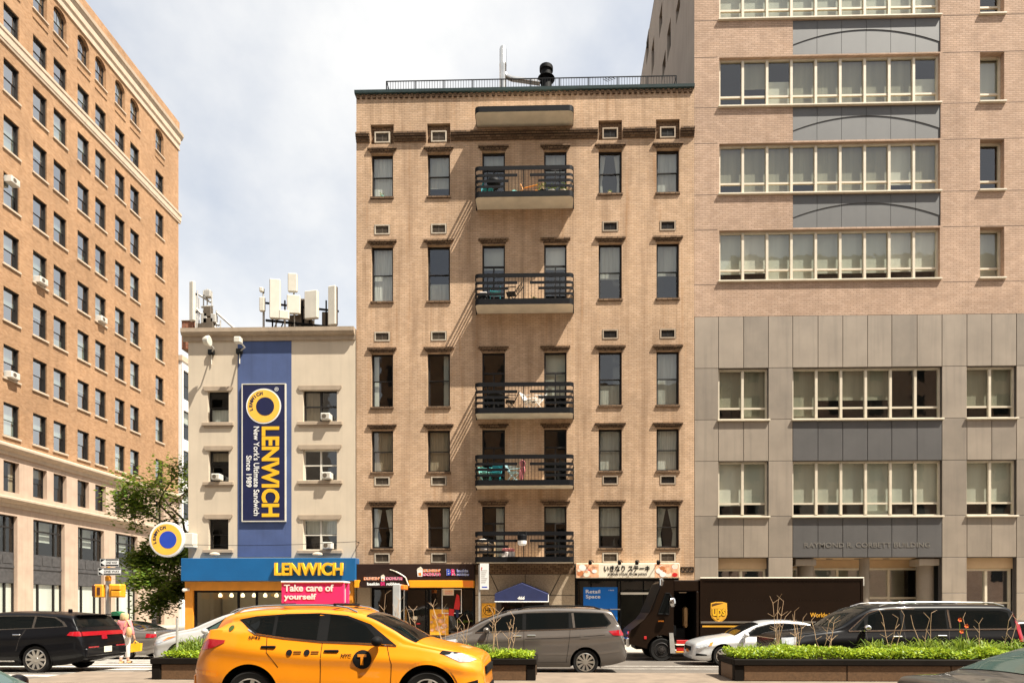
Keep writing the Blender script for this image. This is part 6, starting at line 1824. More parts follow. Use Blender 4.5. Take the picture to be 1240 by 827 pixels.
    def arches(s, parent, mat, wd=.03):
        for wx in s.wheels:
            a0 = -math.asin(min(1, max(-1, (s.wr - s.bot(wx) - .02) / s.arch)))
            pts = [(wx + (s.arch + .004) * math.cos(t), s.wr + (s.arch + .004) * math.sin(t)) for t in np.linspace(a0, math.pi - a0, 40)]
            s.line(parent, 'arch_lip', pts, wd, mat, .007)
            for sg in (1, -1):
                yo = s.Y(wx, s.wr + s.arch) - .02; yi = yo - .42
                b = MB(); n = 24
                for i in range(n):
                    t0, t1 = math.pi * (-.12 + 1.24 * i / n), math.pi * (-.12 + 1.24 * (i + 1) / n); r_ = s.arch + .012
                    p = [(wx + r_ * math.cos(t), s.wr + r_ * math.sin(t)) for t in (t0, t1)]
                    b.quad((p[0][0], sg * yo, p[0][1]), (p[1][0], sg * yo, p[1][1]), (p[1][0], sg * yi, p[1][1]), (p[0][0], sg * yi, p[0][1]))
                    b.add([(wx, sg * yi, s.wr), (p[0][0], sg * yi, p[0][1]), (p[1][0], sg * yi, p[1][1])], [(0, 1, 2)])
                b.lbuild('wheel_housing', M['trim_black'], parent, normals=False)
    def put_wheels(s, parent, style, rim_r=.68, rimmat='rim', inset=.02):
        for wx in s.wheels:
            for sg in (1, -1):
                y = sg * (s.Y(wx, s.wr + s.arch * .9) - .115 - inset)
                wheel(parent, (wx, y, s.wr), s.wr, .225, sg, style, rim_r, rimmat)
WC = {}
def wheel(parent, loc, r, wdt, sg, style, rim_r, rimmat):
    key = (round(r, 3), wdt, sg, style, rim_r, rimmat)
    if key not in WC:
        ty = MB().lathe([(r * rim_r, -wdt / 2 + .02), (r * .9, -wdt / 2), (r * .97, -wdt / 2 + .02), (r, -wdt / 2 + .05), (r, wdt / 2 - .05), (r * .97, wdt / 2 - .02), (r * .9, wdt / 2), (r * rim_r, wdt / 2 - .02)], (0, 0, 0), 'y', 40).mesh('tyre', M['rubber'], 40)
        o = sg * wdt / 2
        R0 = r * rim_r
        rm = MB()
        # barrel ring
        n = 40
        for rr0, rr1, y0, y1 in ((R0 * 1.01, R0 * .93, o - sg * .012, o - sg * .004), (R0 * .93, R0 * .90, o - sg * .004, o - sg * .05)):
            vs = []
            for i in range(n):
                a = 2 * math.pi * i / n
                vs += [(rr0 * math.cos(a), y0, rr0 * math.sin(a)), (rr1 * math.cos(a), y1, rr1 * math.sin(a))]
            rm.add(vs, [(2 * i, 2 * i + 1, (2 * i + 3) % (2 * n), (2 * i + 2) % (2 * n)) for i in range(n)])
        sp = {'multi': 10, 'split': 10, 'five': 5, 'seven': 7, 'steel': 0}[style]
        for i in range(sp):
            a = 2 * math.pi * i / sp
            offs = (-.07, .07) if style == 'split' else (0,)
            for f_ in offs:
                ca, sa = math.cos(a + f_ * 1.3), math.sin(a + f_ * 1.3); cb, sb = math.cos(a + f_ * .2), math.sin(a + f_ * .2)
                w0, w1 = (.035 * r / .35, .028 * r / .35) if style != 'five' else (.06, .05)
                if style == 'split': w0, w1 = .017, .015
                p0 = (.12 * r * 1.2 * cb, .12 * r * 1.2 * sb); p1 = (R0 * .95 * ca, R0 * .95 * sa)
                tx_, tz_ = -sa, ca
                vs = []
                for (px_, pz_), ww, yy in ((p0, w0, o - sg * .018), (p1, w1, o - sg * .006)):
                    vs += [(px_ + tx_ * ww, yy, pz_ + tz_ * ww), (px_ - tx_ * ww, yy, pz_ - tz_ * ww), (px_ - tx_ * ww, yy - sg * .03, pz_ - tz_ * ww), (px_ + tx_ * ww, yy - sg * .03, pz_ + tz_ * ww)]
                rm.add(vs, [(0, 1, 5, 4), (1, 2, 6, 5), (2, 3, 7, 6), (3, 0, 4, 7)])
        if style == 'steel':
            rm.lathe([(R0 * .95, o - sg * .05), (R0 * .7, o - sg * .07), (R0 * .55, o - sg * .02), (R0 * .3, o - sg * .015), (R0 * .28, o + sg * .02), (.01, o + sg * .03)], (0, 0, 0), 'y', 24)
            for i in range(8):
                a = 2 * math.pi * i / 8; rm.tube((R0 * .42 * math.cos(a), o - sg * .02, R0 * .42 * math.sin(a)), (R0 * .42 * math.cos(a), o + sg * .012, R0 * .42 * math.sin(a)), .02, 6)
        else:
            rm.lathe([(.001, o - sg * .03), (.07, o - sg * .03), (.062, o - sg * .008), (.001, o - sg * .005)], (0, 0, 0), 'y', 16)
        rim = rm.mesh('rim', M[rimmat], 35)
        bk = MB().lathe([(.001, o - sg * .09), (R0 * .95, o - sg * .09), (R0 * .95, o - sg * .085), (.001, o - sg * .085)], (0, 0, 0), 'y', 24).mesh('brake_disc', M['trim_black'])
        WC[key] = (ty, rim, bk)
    ty, rim, bk = WC[key]
    wh = bpy.data.objects.new('wheel', None); COL.objects.link(wh); wh.empty_display_size = .2
    local_child(wh, parent, loc)
    lobj('tyre', ty, wh); lobj('rim', rim, wh); lobj('brake_disc', bk, wh)
    return wh
def mirror_pod(car, parent, x, z, mat, sides=(1, -1)):
    for sg in sides:
        y = car.Y(x, z)
        b = MB().ball((x, sg * (y + .14), z + .04), .085, .10, .075, 14, 9)
        b.tube((x + .02, sg * (y - .02), z - .02), (x, sg * (y + .1), z + .02), .028, 8)
        b.lbuild('mirror', mat, parent, smooth=60)
def handles(car, parent, pts, mat):
    for x, z in pts:
        for sg in (1, -1):
            y = car.Y(x, z)
            MB().bbox(x - .11, x + .11, sg * y - .028, sg * y + .028, z - .02, z + .02, .012).lbuild('door_handle', mat, parent)
def roof_rails(car, parent, x0, x1, mat, h=.05, dy=.0):
    for sg in (1, -1):
        pts = []
        for i in range(13):
            x = x0 + (x1 - x0) * i / 12
            zb, zs, zt, w_, ys, H, cr, r_, yr = car.up(x)
            e = min(1, i / 1.2, (12 - i) / 1.2)
            pts.append((x, sg * (yr - .09 - dy), zt - cr * .8 + h * e - .005))
        MB().path(pts, .019, 8).lbuild('roof_rail', mat, parent, smooth=50)
def plate(parent, x, y, z, facing):
    MB().bbox(x - .008, x + .008, y - .155, y + .155, z - .08, z + .08, .005).lbuild('number_plate', M['cream_print'], parent)
def std_plan(L, f=.78, r=.80, fl=.45, rl=.35):
    return [(0, f), (fl * .2, f + (1 - f) * .55), (fl * .6, f + (1 - f) * .88), (fl * 1.6, 1.0), (L - rl * 1.8, 1.0), (L - rl * .6, r + (1 - r) * .85), (L - rl * .15, r + (1 - r) * .45), (L, r)]
def vehicle(label, name, cat, front_x, D_near, car, facing):
    """facing -1: nose to -x (far lanes), +1: nose to +x; D_near is the flank nearest the camera"""
    Dc = D_near + car.W / 2
    t = thing(name, label, cat, (front_x, Dc, road_z(Dc)))
    if facing > 0: t.rotation_euler = (0, 0, math.pi)
    return t
def windows(car, t, polys, mat=None, surround=None, grow=.02, sur_mat=None):
    for p in polys:
        c = (sum(q[0] for q in p) / len(p), sum(q[1] for q in p) / len(p))
        car.patch(t, 'side_window', p, mat or M['car_glass'], .008)
    if surround:
        car.patch(t, 'window_surround', surround, sur_mat or M['trim_black'], .004)

# --- yellow taxi, nose to the right
top = [(0, .50), (.03, .78), (.12, .92), (.43, 1.02), (1.0, 1.15), (1.4, 1.37), (1.8, 1.555), (2.1, 1.615), (2.6, 1.645), (3.3, 1.635), (3.8, 1.585), (4.04, 1.51), (4.18, 1.26), (4.31, 1.05), (4.42, .82), (4.46, .62)]
belt = [(0, .8), (.9, 1.02), (1.3, 1.065), (2.6, 1.125), (3.4, 1.23), (4.0, 1.30), (4.46, 1.3)]
bot = [(0, .30), (.3, .22), (1.4, .21), (3.2, .21), (4.0, .25), (4.46, .42)]
tx = Car(4.46, 1.85, top, belt, bot, std_plan(4.46, .66, .62, .6, .62), (.835, 3.49), .35, .47, lean=.40, taper=((0, 0), (3.3, 0), (3.8, .07), (4.15, .22), (4.46, .3)))
t = vehicle('yellow taxi with pink roof advertisement and black T emblem', 'yellow_taxi', 'taxi', -1.0, 9.67, tx, 1)
tx.body(t, M['taxi_yellow'])
tx.top_patch(t, 'windscreen', 1.02, 1.82, M['car_glass'], 33)
tx.top_patch(t, 'rear_window', 4.05, 4.26, M['car_glass'], 33)
lo = [(1.36, 1.085), (1.9, 1.115), (2.45, 1.135), (3.0, 1.19), (3.40, 1.25)]
tx.patch(t, 'window_surround', [(1.30, 1.07)] + lo + [(3.44, 1.245), (3.72, 1.455), (3.45, 1.505), (3.0, 1.54), (2.5, 1.552), (2.08, 1.515), (1.72, 1.385)], M['trim_black'], .004)
tx.patch(t, 'side_window', [(1.56, 1.125), (2.34, 1.15), (2.34, 1.53), (2.12, 1.495), (1.8, 1.37)], M['car_glass'], .009)
tx.patch(t, 'side_window', [(2.50, 1.16), (2.95, 1.205), (3.12, 1.225), (3.12, 1.51), (2.95, 1.522), (2.50, 1.535)], M['car_glass'], .009)
tx.patch(t, 'side_window', [(3.17, 1.235), (3.38, 1.26), (3.63, 1.44), (3.42, 1.478), (3.17, 1.502)], M['car_glass'], .009)
tx.line(t, 'belt_moulding', [(1.30, 1.065), (1.9, 1.10), (2.45, 1.122), (3.0, 1.175), (3.42, 1.238), (3.54, 1.31)], .018, M['chrome'], .010)
tx.arches(t, M['taxi_yellow'], .055)
tx.put_wheels(t, 'seven', .66, 'rim')
for pts in ([(1.44, 1.06), (1.36, .8), (1.38, .32), (1.48, .26)], [(2.41, 1.11), (2.42, .28)], [(3.24, 1.19), (3.22, .97), (3.05, .75)], [(1.5, .26), (2.4, .26), (2.95, .27)]):
    tx.line(t, 'door_gap', pts, .010, M['trim_black'], .003)
tx.line(t, 'sill_moulding', [(1.36, .36), (2.95, .36)], .05, M['taxi_yellow'], .014)
handles(tx, t, ((2.26, .99), (3.20, 1.05)), M['trim_black'])
mirror_pod(tx, t, 1.56, 1.10, M['trim_black'])
tx.patch(t, 'headlamp', [(.12, .86), (.22, .83), (.36, .83), (.62, .95), (.58, .985), (.34, .955)], M['lamp_clear'], .008)
tx.patch(t, 'lamp_rim', [(.08, .885), (.34, .965), (.62, 1.0), (.66, .96), (.58, .935), (.34, .965)], M['trim_black'], .010)
tx.patch(t, 'fog_lamp_recess', [(.08, .40), (.24, .38), (.28, .52), (.10, .56)], M['trim_black'], .006)
tx.patch(t, 'tail_lamp', [(4.26, 1.0), (4.25, 1.10), (4.12, 1.17), (3.86, 1.15), (3.87, 1.11), (4.06, 1.03)], M['tail_red'], .010)
MB().bbox(-.012, .02, -.5, .5, .62, .74, .005).lbuild('grille', M['trim_black'], t)
MB().bbox(-.02, .03, -.62, .62, .30, .42, .01).lbuild('lower_grille', M['trim_black'], t)
MB().bbox(4.42, 4.50, -.6, .6, .44, .62, .03).lbuild('rear_bumper', M['taxi_yellow'], t)
tx.line(t, 'bumper_edge', [(3.98, .64), (4.15, .66), (4.42, .67)], .06, M['taxi_yellow'], .025)
plate(t, 4.45, 0, .8, 1)
roof_rails(tx, t, 1.95, 3.85, M['chrome'], .055)
for x in (2.30, 3.10): MB().bbox(x - .025, x + .025, -.62, .62, 1.66, 1.70, .01).lbuild('roof_bar', M['trim_black'], t)
for sg in (1, -1):
    tx.patch(t, 'emblem_disc', disc_pts(1.79, .87, .14, .14, 28), M['black'], .016, (sg,))
    def put_txt(body, hw, hh, x, z, mat, bold, off, flat=False):
        me = fit_text(text_mesh(body, 1, mat, .001, bold), -hw, hw, -hh, hh, 0)
        if sg > 0: me.transform(Matrix.Rotation(math.pi, 4, 'Z'))
        a = np.empty(len(me.vertices) * 3); me.vertices.foreach_get('co', a); a = a.reshape(-1, 3)
        d = a[:, 1] - a[:, 1].mean()
        a[:, 0] = a[:, 0] * (1 if sg < 0 else 1); 
        ym = max(tx.Y(x, z + k * .02) for k in range(-4, 5))
        for q in range(len(a)): a[q, 1] = sg * ((ym if flat else tx.Y(x + a[q, 0], z + a[q, 2])) + off) + d[q]
        me.vertices.foreach_set('co', a.ravel()); me.update()
        lobj('lettering', me, t, (x, 0, z))
    put_txt('T', .065, .08, 1.79, .87, M['taxi_yellow'], .06, .021, True)
    put_txt('NYC', .075, .022, 2.03, .93, M['black'], .03, .012)
    for x in (2.62, 2.88):
        tx.patch(t, 'badge', disc_pts(x, .97, .045, .045, 14), M['black'], .009, (sg,))
        for dz in (.012, -.016):
            tx.line(t, 'small_print', [(x - .06, .97 + dz), (x - .19 + abs(dz), .97 + dz)], .012, M['black'], .008, (sg,))
    put_txt('5P42', .09, .022, 3.42, 1.19, M['black'], .02, .012)
    tx.patch(t, 'medallion', disc_pts(3.80, 1.33, .042, .042, 14), M['leaf_dark'], .014, (sg,))
AD = thing('roof_advertisement', 'pink taxi-top advertisement reading Take care of yourself', 'advertisement', (X_(378, 10.4), 10.6, 1.88))
Da = 10.45
x0, x1, z0, z1 = X_(341, Da), X_(416, Da), Z_(731, 380, Da), Z_(705.5, 380, Da)
MB().prism([(x0, z0), (x1, z0), (x1, z1), (x0, z1)], 'y', Da, Da + .06).build('panel', M['pink'], AD)
MB().prism([(x0, z0), (x1, z0), (x1, z1), (x0, z1)], 'y', Da + .24, Da + .30).build('panel', M['pink'], AD)
MB().box(x0 + .04, x1 - .04, Da + .061, Da + .239, z0 + .02, z1 - .02).build('case', M['grey_paint'], AD)
MB().bbox(x0 - .01, x1 + .01, Da - .02, Da + .32, z1 + .002, z1 + .03, .008).build('top_trim', M['white'], AD)
MB().bbox(x0 - .01, x1 + .01, Da - .02, Da + .32, z0 - .028, z0 - .002, .008).build('base_trim', M['trim_black'], AD)
for q in (.2, .8):
    for yy in (Da + .05, Da + .2):
        MB().box(x0 + (x1 - x0) * q - .02, x0 + (x1 - x0) * q + .02, yy, yy + .06, 1.7 + road_z(11.3) - .01, z0 - .028).build('foot', M['trim_black'], AD)
sign_text('Take care of', x0 + .04, x0 + .84, z0 + .20, z0 + .315, Da - .004, M['white'], AD, .002, .03)
sign_text('yourself', x0 + .04, x0 + .56, z0 + .045, z0 + .165, Da - .004, M['white'], AD, .002, .03)

# --- grey-brown minivan
top = [(0, .52), (.04, .8), (.3, .97), (.95, 1.20), (1.3, 1.40), (1.75, 1.59), (2.1, 1.685), (2.6, 1.745), (3.3, 1.77), (4.1, 1.755), (4.55, 1.72), (4.74, 1.66), (4.86, 1.46), (4.98, 1.18), (5.06, .92), (5.1, .55)]
belt = [(0, .8), (1.0, 1.06), (2.0, 1.13), (3.4, 1.18), (4.5, 1.24), (5.1, 1.27)]
bot = [(0, .28), (.4, .2), (4.2, .2), (4.7, .26), (5.1, .36)]
sn = Car(5.1, 1.98, top, belt, bot, std_plan(5.1, .7, .86, .6, .3), (1.02, 4.05), .335, .405, lean=.27)
t = vehicle('grey-brown metallic minivan with dark windows before the apartment entrance', 'minivan', 'minivan', X_(519, 17.0), 17.0, sn, -1)
sn.body(t, M['greybrown_paint'])
sn.top_patch(t, 'windscreen', 1.0, 2.02, M['car_glass'], 33)
sn.top_patch(t, 'rear_window', 4.76, 4.98, M['car_glass'], 33)
sn.patch(t, 'window_surround', [(1.2, 1.10), (1.5, 1.125), (2.5, 1.165), (3.7, 1.20), (4.62, 1.255), (4.72, 1.34), (4.52, 1.60), (3.7, 1.625), (2.5, 1.60), (2.05, 1.555), (1.6, 1.40)], M['trim_black'], .004)
for p in ([(1.30, 1.135), (1.52, 1.15), (1.52, 1.335)], [(1.57, 1.15), (2.42, 1.185), (2.42, 1.58), (2.06, 1.53), (1.60, 1.37)], [(2.52, 1.19), (3.62, 1.22), (3.62, 1.605), (2.52, 1.585)], [(3.78, 1.23), (4.58, 1.275), (4.66, 1.34), (4.50, 1.575), (3.74, 1.605)]):
    sn.patch(t, 'side_window', p, M['car_glass'], .009)
sn.line(t, 'pillar_trim', [(3.72, 1.60), (3.76, 1.22)], .06, M['greybrown_paint'], .011)
sn.line(t, 'belt_moulding', [(1.2, 1.085), (2.5, 1.15), (3.7, 1.185), (4.62, 1.24)], .016, M['chrome'], .012)
sn.arches(t, M['greybrown_paint']); sn.put_wheels(t, 'split', .70, 'rim')
for pts in ([(1.55, 1.12), (1.50, .8), (1.52, .28)], [(2.46, 1.16), (2.47, .26)], [(3.66, 1.2), (3.62, .8), (3.55, .3)], [(2.5, .93), (3.64, .97), (4.55, 1.04)], [(1.55, .27), (3.5, .27)]):
    sn.line(t, 'door_gap', pts, .010, M['trim_black'], .003)
sn.line(t, 'sill_moulding', [(1.48, .30), (3.58, .30)], .06, M['greybrown_paint'], .016)
handles(sn, t, ((2.30, 1.0), (2.66, 1.02)), M['chrome'])
mirror_pod(sn, t, 1.5, 1.12, M['greybrown_paint'])
sn.patch(t, 'tail_lamp', [(4.64, 1.14), (4.96, 1.17), (5.03, 1.07), (5.03, 1.02), (4.76, 1.03)], M['tail_red'], .010)
sn.patch(t, 'headlamp', [(.08, .74), (.2, .70), (.75, .86), (.72, .93), (.3, .88)], M['lamp_clear'], .008)
sn.patch(t, 'fuel_door', [(3.92, .93), (4.14, .94), (4.14, 1.10), (3.92, 1.09)], M['greybrown_paint'], .004)
MB().bbox(4.70, 4.98, -.66, .66, 1.675, 1.705, .012).lbuild('spoiler', M['greybrown_paint'], t)
MB().bbox(5.06, 5.13, -.75, .75, .42, .66, .03).lbuild('rear_bumper', M['greybrown_paint'], t)
MB().bbox(-.01, .03, -.6, .6, .5, .7, .01).lbuild('grille', M['trim_black'], t)
plate(t, 5.12, 0, .85, 1)
roof_rails(sn, t, 2.3, 4.45, M['trim_black'], .05)

# --- black crossover at the left, seen from the rear quarter
top = [(0, .5), (.04, .8), (.25, .93), (1.2, 1.08), (1.6, 1.27), (2.1, 1.5), (2.5, 1.6), (3.1, 1.645), (3.9, 1.635), (4.5, 1.6), (4.86, 1.545), (4.98, 1.37), (5.08, 1.19), (5.15, 1.08), (5.22, .82), (5.27, .5)]
belt = [(0, .78), (1.3, 1.03), (2.5, 1.10), (4.0, 1.17), (4.7, 1.22), (5.27, 1.2)]
bot = [(0, .28), (.4, .2), (4.4, .2), (4.9, .28), (5.27, .38)]
mk = Car(5.27, 1.93, top, belt, bot, std_plan(5.27, .7, .84, .6, .4), (1.0, 4.0), .37, .435, lean=.33)
t = vehicle('black crossover car with full-width red tail lamp at the crosswalk', 'black_crossover', 'car', -12.3 - 5.27, 17.0, mk, -1)
mk.body(t, M['black_paint'])
mk.top_patch(t, 'windscreen', 1.25, 2.3, M['car_glass'], 33)
mk.top_patch(t, 'rear_window', 4.9, 5.07, M['car_glass'], 33)
outer = [(1.45, 1.06), (2.5, 1.13), (4.0, 1.19), (4.82, 1.235), (4.70, 1.36), (4.45, 1.49), (3.9, 1.53), (3.0, 1.53), (2.4, 1.47), (1.9, 1.27)]
mk.patch(t, 'window_surround', outer, M['chrome'], .004)
for p in ([(1.62, 1.09), (2.5, 1.155), (2.5, 1.46), (2.4, 1.445), (1.93, 1.26)], [(2.58, 1.16), (3.85, 1.205), (3.85, 1.508), (3.0, 1.508), (2.58, 1.475)], [(3.92, 1.21), (4.72, 1.25), (4.64, 1.345), (4.42, 1.465), (3.92, 1.505)]):
    mk.patch(t, 'side_window', p, M['car_glass'], .009)
mk.arches(t, M['black_paint']); mk.put_wheels(t, 'multi', .74, 'rim')
for pts in ([(1.6, 1.06), (1.55, .3)], [(2.54, 1.12), (2.55, .28)], [(3.7, 1.16), (3.55, .8), (3.5, .6)]): mk.line(t, 'door_gap', pts, .008, M['joint'], .003)
mk.line(t, 'sill_moulding', [(1.55, .33), (3.45, .33)], .035, M['chrome'], .012)
handles(mk, t, ((2.35, .98), (3.5, 1.02)), M['chrome'])
mirror_pod(mk, t, 1.6, 1.08, M['black_paint'])
mk.patch(t, 'tail_lamp', [(4.86, 1.01), (4.92, 1.10), (5.12, 1.11), (5.15, 1.06), (5.17, .98)], M['tail_red'], .010)
for i in range(1):
    MB().prism([(5.135, 1.10), (5.165, 1.10), (5.20, .99), (5.165, .99)], 'y', -.82, .82).lbuild('tail_lamp_bar', M['tail_red'], t)
MB().prism([(5.19, .99), (5.205, .99), (5.225, .88), (5.20, .88)], 'y', -.10, .10).lbuild('tail_badge', M['tail_red'], t)
MB().bbox(5.20, 5.30, -.82, .82, .44, .66, .03).lbuild('rear_bumper', M['black_paint'], t)
for y in (-.55, .55): MB().bbox(5.295, 5.306, y - .2, y + .2, .665, .70, .004).lbuild('reflector', M['tail_red'], t)
plate(t, 5.31, .0, .60, 1)
MB().bbox(4.84, 5.02, -.66, .66, 1.53, 1.555, .01).lbuild('spoiler', M['black_paint'], t)
MB().bbox(4.2, 4.3, -.04, .04, 1.60, 1.70, .02).lbuild('aerial_fin', M['black_paint'], t)

# --- long black wagon at the right
top = [(0, .7), (.03, .95), (.2, 1.08), (1.25, 1.22), (1.5, 1.34), (1.95, 1.62), (2.25, 1.745), (2.8, 1.79), (4.0, 1.80), (5.2, 1.79), (5.42, 1.73), (5.55, 1.4), (5.63, 1.1), (5.68, .8), (5.7, .6)]
belt = [(0, .95), (1.3, 1.14), (3, 1.17), (5.7, 1.2)]
bot = [(0, .32), (.4, .27), (5.2, .27), (5.7, .36)]
sb = Car(5.7, 2.02, top, belt, bot, std_plan(5.7, .86, .92, .35, .25), (.97, 4.3), .39, .46, lean=.22)
t = vehicle('long black passenger wagon with bright roof rails beyond the hedge', 'black_wagon', 'car', X_(945, 15.6), 15.6, sb, -1)
sb.body(t, M['black_paint'])
sb.top_patch(t, 'windscreen', 1.32, 2.2, M['car_glass'], 33)
sb.top_patch(t, 'rear_window', 5.45, 5.6, M['car_glass'], 33)
sb.patch(t, 'window_surround', [(1.62, 1.165), (3, 1.19), (5.5, 1.225), (5.42, 1.62), (5.2, 1.665), (3.2, 1.67), (2.4, 1.655), (2.1, 1.56)], M['trim_black'], .004)
for p in ([(1.8, 1.2), (2.0, 1.2), (2.0, 1.43)], [(2.05, 1.2), (2.85, 1.215), (2.85, 1.64), (2.42, 1.63), (2.12, 1.52)], [(2.95, 1.22), (3.9, 1.235), (3.9, 1.65), (2.95, 1.645)], [(4.02, 1.24), (5.40, 1.25), (5.34, 1.60), (5.18, 1.64), (4.02, 1.65)]):
    sb.patch(t, 'side_window', p, M['car_glass'], .009)
sb.line(t, 'belt_moulding', [(1.62, 1.155), (3, 1.18), (5.5, 1.215)], .028, M['chrome'], .012)
sb.line(t, 'window_trim', [(1.62, 1.165), (2.1, 1.575), (2.4, 1.67), (3.2, 1.685)], .022, M['chrome'], .012)
sb.line(t, 'pillar_trim', [(3.96, 1.66), (3.98, 1.23)], .04, M['chrome'], .012)
sb.arches(t, M['black_paint']); sb.put_wheels(t, 'five', .7, 'rim')
for pts in ([(2.02, 1.16), (1.98, .35)], [(2.9, 1.18), (2.9, .35)], [(3.95, 1.2), (3.8, .6)]): sb.line(t, 'door_gap', pts, .008, M['joint'], .003)
handles(sb, t, ((2.72, 1.03), (3.75, 1.05)), M['chrome'])
mirror_pod(sb, t, 2.0, 1.2, M['chrome'])
sb.patch(t, 'tail_lamp', [(5.50, .92), (5.66, .92), (5.62, 1.2), (5.50, 1.62), (5.46, 1.6), (5.5, 1.3)], M['tail_red'], .012)
sb.patch(t, 'headlamp', [(.04, .8), (.35, .82), (.4, 1.02), (.08, 1.0)], M['lamp_clear'], .01)
MB().bbox(5.67, 5.75, -.88, .88, .5, .72, .03).lbuild('rear_bumper', M['black_paint'], t)
MB().bbox(-.03, .02, -.7, .7, .6, .98, .02).lbuild('grille', M['chrome'], t)
roof_rails(sb, t, 2.4, 5.3, M['chrome'], .065, -.03)

# --- pale silver saloon
top = [(0, .45), (.03, .62), (.12, .72), (.6, .88), (1.25, .98), (1.6, 1.16), (2.05, 1.34), (2.5, 1.42), (2.9, 1.43), (3.5, 1.38), (3.95, 1.25), (4.35, 1.09), (4.75, 1.04), (4.83, .95), (4.87, .6)]
belt = [(0, .66), (1.3, .90), (2.5, .94), (3.9, 1.0), (4.87, 1.0)]
bot = [(0, .22), (.3, .18), (4.4, .18), (4.87, .32)]
def saloon(label, fx_, D, mat, facing, gl='car_glass', name='saloon_car'):
    ps = Car(4.87, 1.83, top, belt, bot, std_plan(4.87, .74, .84, .55, .4), (.92, 3.72), .325, .39, lean=.42, rr=.11)
    t = vehicle(label, name, 'car', fx_, D, ps, facing)
    ps.body(t, mat)
    ps.top_patch(t, 'windscreen', 1.26, 2.05, M[gl], 33)
    ps.top_patch(t, 'rear_window', 3.55, 4.22, M[gl], 33)
    ps.patch(t, 'window_surround', [(1.5, .925), (2.5, .96), (3.9, 1.015), (4.02, 1.06), (3.55, 1.26), (2.9, 1.325), (2.45, 1.31), (2.0, 1.20)], M['trim_black'], .004)
    for p in ([(1.68, .955), (2.5, .985), (2.5, 1.29), (2.45, 1.285), (2.02, 1.18)], [(2.6, .99), (3.4, 1.02), (3.4, 1.26), (2.9, 1.30), (2.6, 1.298)], [(3.46, 1.025), (3.86, 1.045), (3.9, 1.07), (3.52, 1.235), (3.46, 1.24)]):
        ps.patch(t, 'side_window', p, M[gl], .009)
    ps.line(t, 'window_trim', [(1.5, .915), (2.5, .95), (3.9, 1.005), (4.03, 1.06), (3.55, 1.272), (2.9, 1.338), (2.45, 1.322), (2.0, 1.21), (1.5, .925)], .014, M['chrome'], .010)
    ps.arches(t, mat); ps.put_wheels(t, 'multi', .68, 'rim')
    for pts in ([(1.5, .9), (1.46, .3)], [(2.55, .95), (2.55, .26)], [(3.5, .98), (3.35, .6)]): ps.line(t, 'door_gap', pts, .008, M['trim_black'], .003)
    handles(ps, t, ((2.36, .80), (3.36, .83)), M['chrome'])
    mirror_pod(ps, t, 1.6, .93, mat)
    ps.patch(t, 'headlamp', [(.05, .60), (.2, .55), (.55, .66), (.62, .76), (.3, .70)], M['lamp_clear'], .008)
    ps.patch(t, 'side_lamp', [(.46, .625), (.56, .65), (.625, .755), (.53, .735)], M['lamp_amber'], .011)
    ps.patch(t, 'lower_intake', [(.08, .32), (.42, .33), (.40, .37), (.1, .40)], M['trim_black'], .006)
    ps.patch(t, 'tail_lamp', [(4.5, .80), (4.83, .80), (4.82, .93), (4.5, .95)], M['tail_red'], .010)
    MB().bbox(-.012, .02, -.45, .45, .46, .60, .01).lbuild('grille', M['trim_black'], t)
    MB().bbox(-.02, .01, -.15, .15, .40, .50, .005).lbuild('number_plate', M['lamp_amber'], t)
    MB().bbox(4.84, 4.91, -.72, .72, .42, .6, .03).lbuild('rear_bumper', mat, t)
    return t
saloon('pale silver saloon car between the delivery truck and the hedge', X_(840, 20.5), 20.5, M['white_car'], -1)
saloon('dark black saloon parked behind the silver crossover', X_(188, 23.0), 23.0, M['black_paint'], -1)
saloon('grey saloon parked ahead of the black one at the crosswalk', X_(191, 23.2) - 4.95, 23.2, M['greybrown_paint'], -1)
saloon('dark grey saloon in the near lane before the hedge', 3.2 + 4.87, 4.65, M['grey_car'], 1, 'car_glass_green')
saloon('dark saloon in the near lane at the crosswalk', -3.42, 4.2, M['black_paint'], 1, 'car_glass_green')
saloon('dark saloon behind the tail of the black wagon', X_(1232, 17.2), 20.3, M['grey_car'], -1)

# --- silver crossover partly behind the taxi
top = [(0, .53), (.04, .85), (.2, 1.03), (1.05, 1.21), (1.5, 1.41), (2.0, 1.61), (2.4, 1.71), (2.9, 1.76), (3.6, 1.75), (4.2, 1.68), (4.42, 1.46), (4.55, 1.15), (4.65, .84), (4.68, .57)]
belt = [(0, .85), (1.2, 1.09), (2.6, 1.15), (4.0, 1.25), (4.68, 1.28)]
bot = [(0, .3), (.4, .22), (4.2, .22), (4.68, .4)]
su = Car(4.68, 1.85, top, belt, bot, std_plan(4.68, .72, .82, .6, .4), (.92, 3.62), .36, .44, lean=.36)
t = vehicle('silver crossover car behind the left planter beyond the taxi', 'silver_crossover', 'car', X_(179, 17.4), 17.4, su, -1)
su.body(t, M['silver_paint'])
su.top_patch(t, 'windscreen', 1.1, 2.3, M['car_glass'], 33)
su.top_patch(t, 'rear_window', 4.25, 4.5, M['car_glass'], 33)
su.patch(t, 'window_surround', [(1.38, 1.115), (2.5, 1.170), (4.05, 1.255), (4.2, 1.355), (3.9, 1.535), (3.0, 1.605), (2.4, 1.585), (2.0, 1.465)], M['trim_black'], .004)
for p in ([(1.55, 1.145), (2.48, 1.195), (2.48, 1.575), (2.4, 1.565), (2.02, 1.445)], [(2.58, 1.200), (3.4, 1.240), (3.4, 1.565), (2.58, 1.585)], [(3.48, 1.245), (4.0, 1.280), (4.1, 1.345), (3.86, 1.515), (3.48, 1.560)]):
    su.patch(t, 'side_window', p, M['car_glass_green'], .009)
su.arches(t, M['trim_black'], .06); su.put_wheels(t, 'five', .66, 'rim_dark')
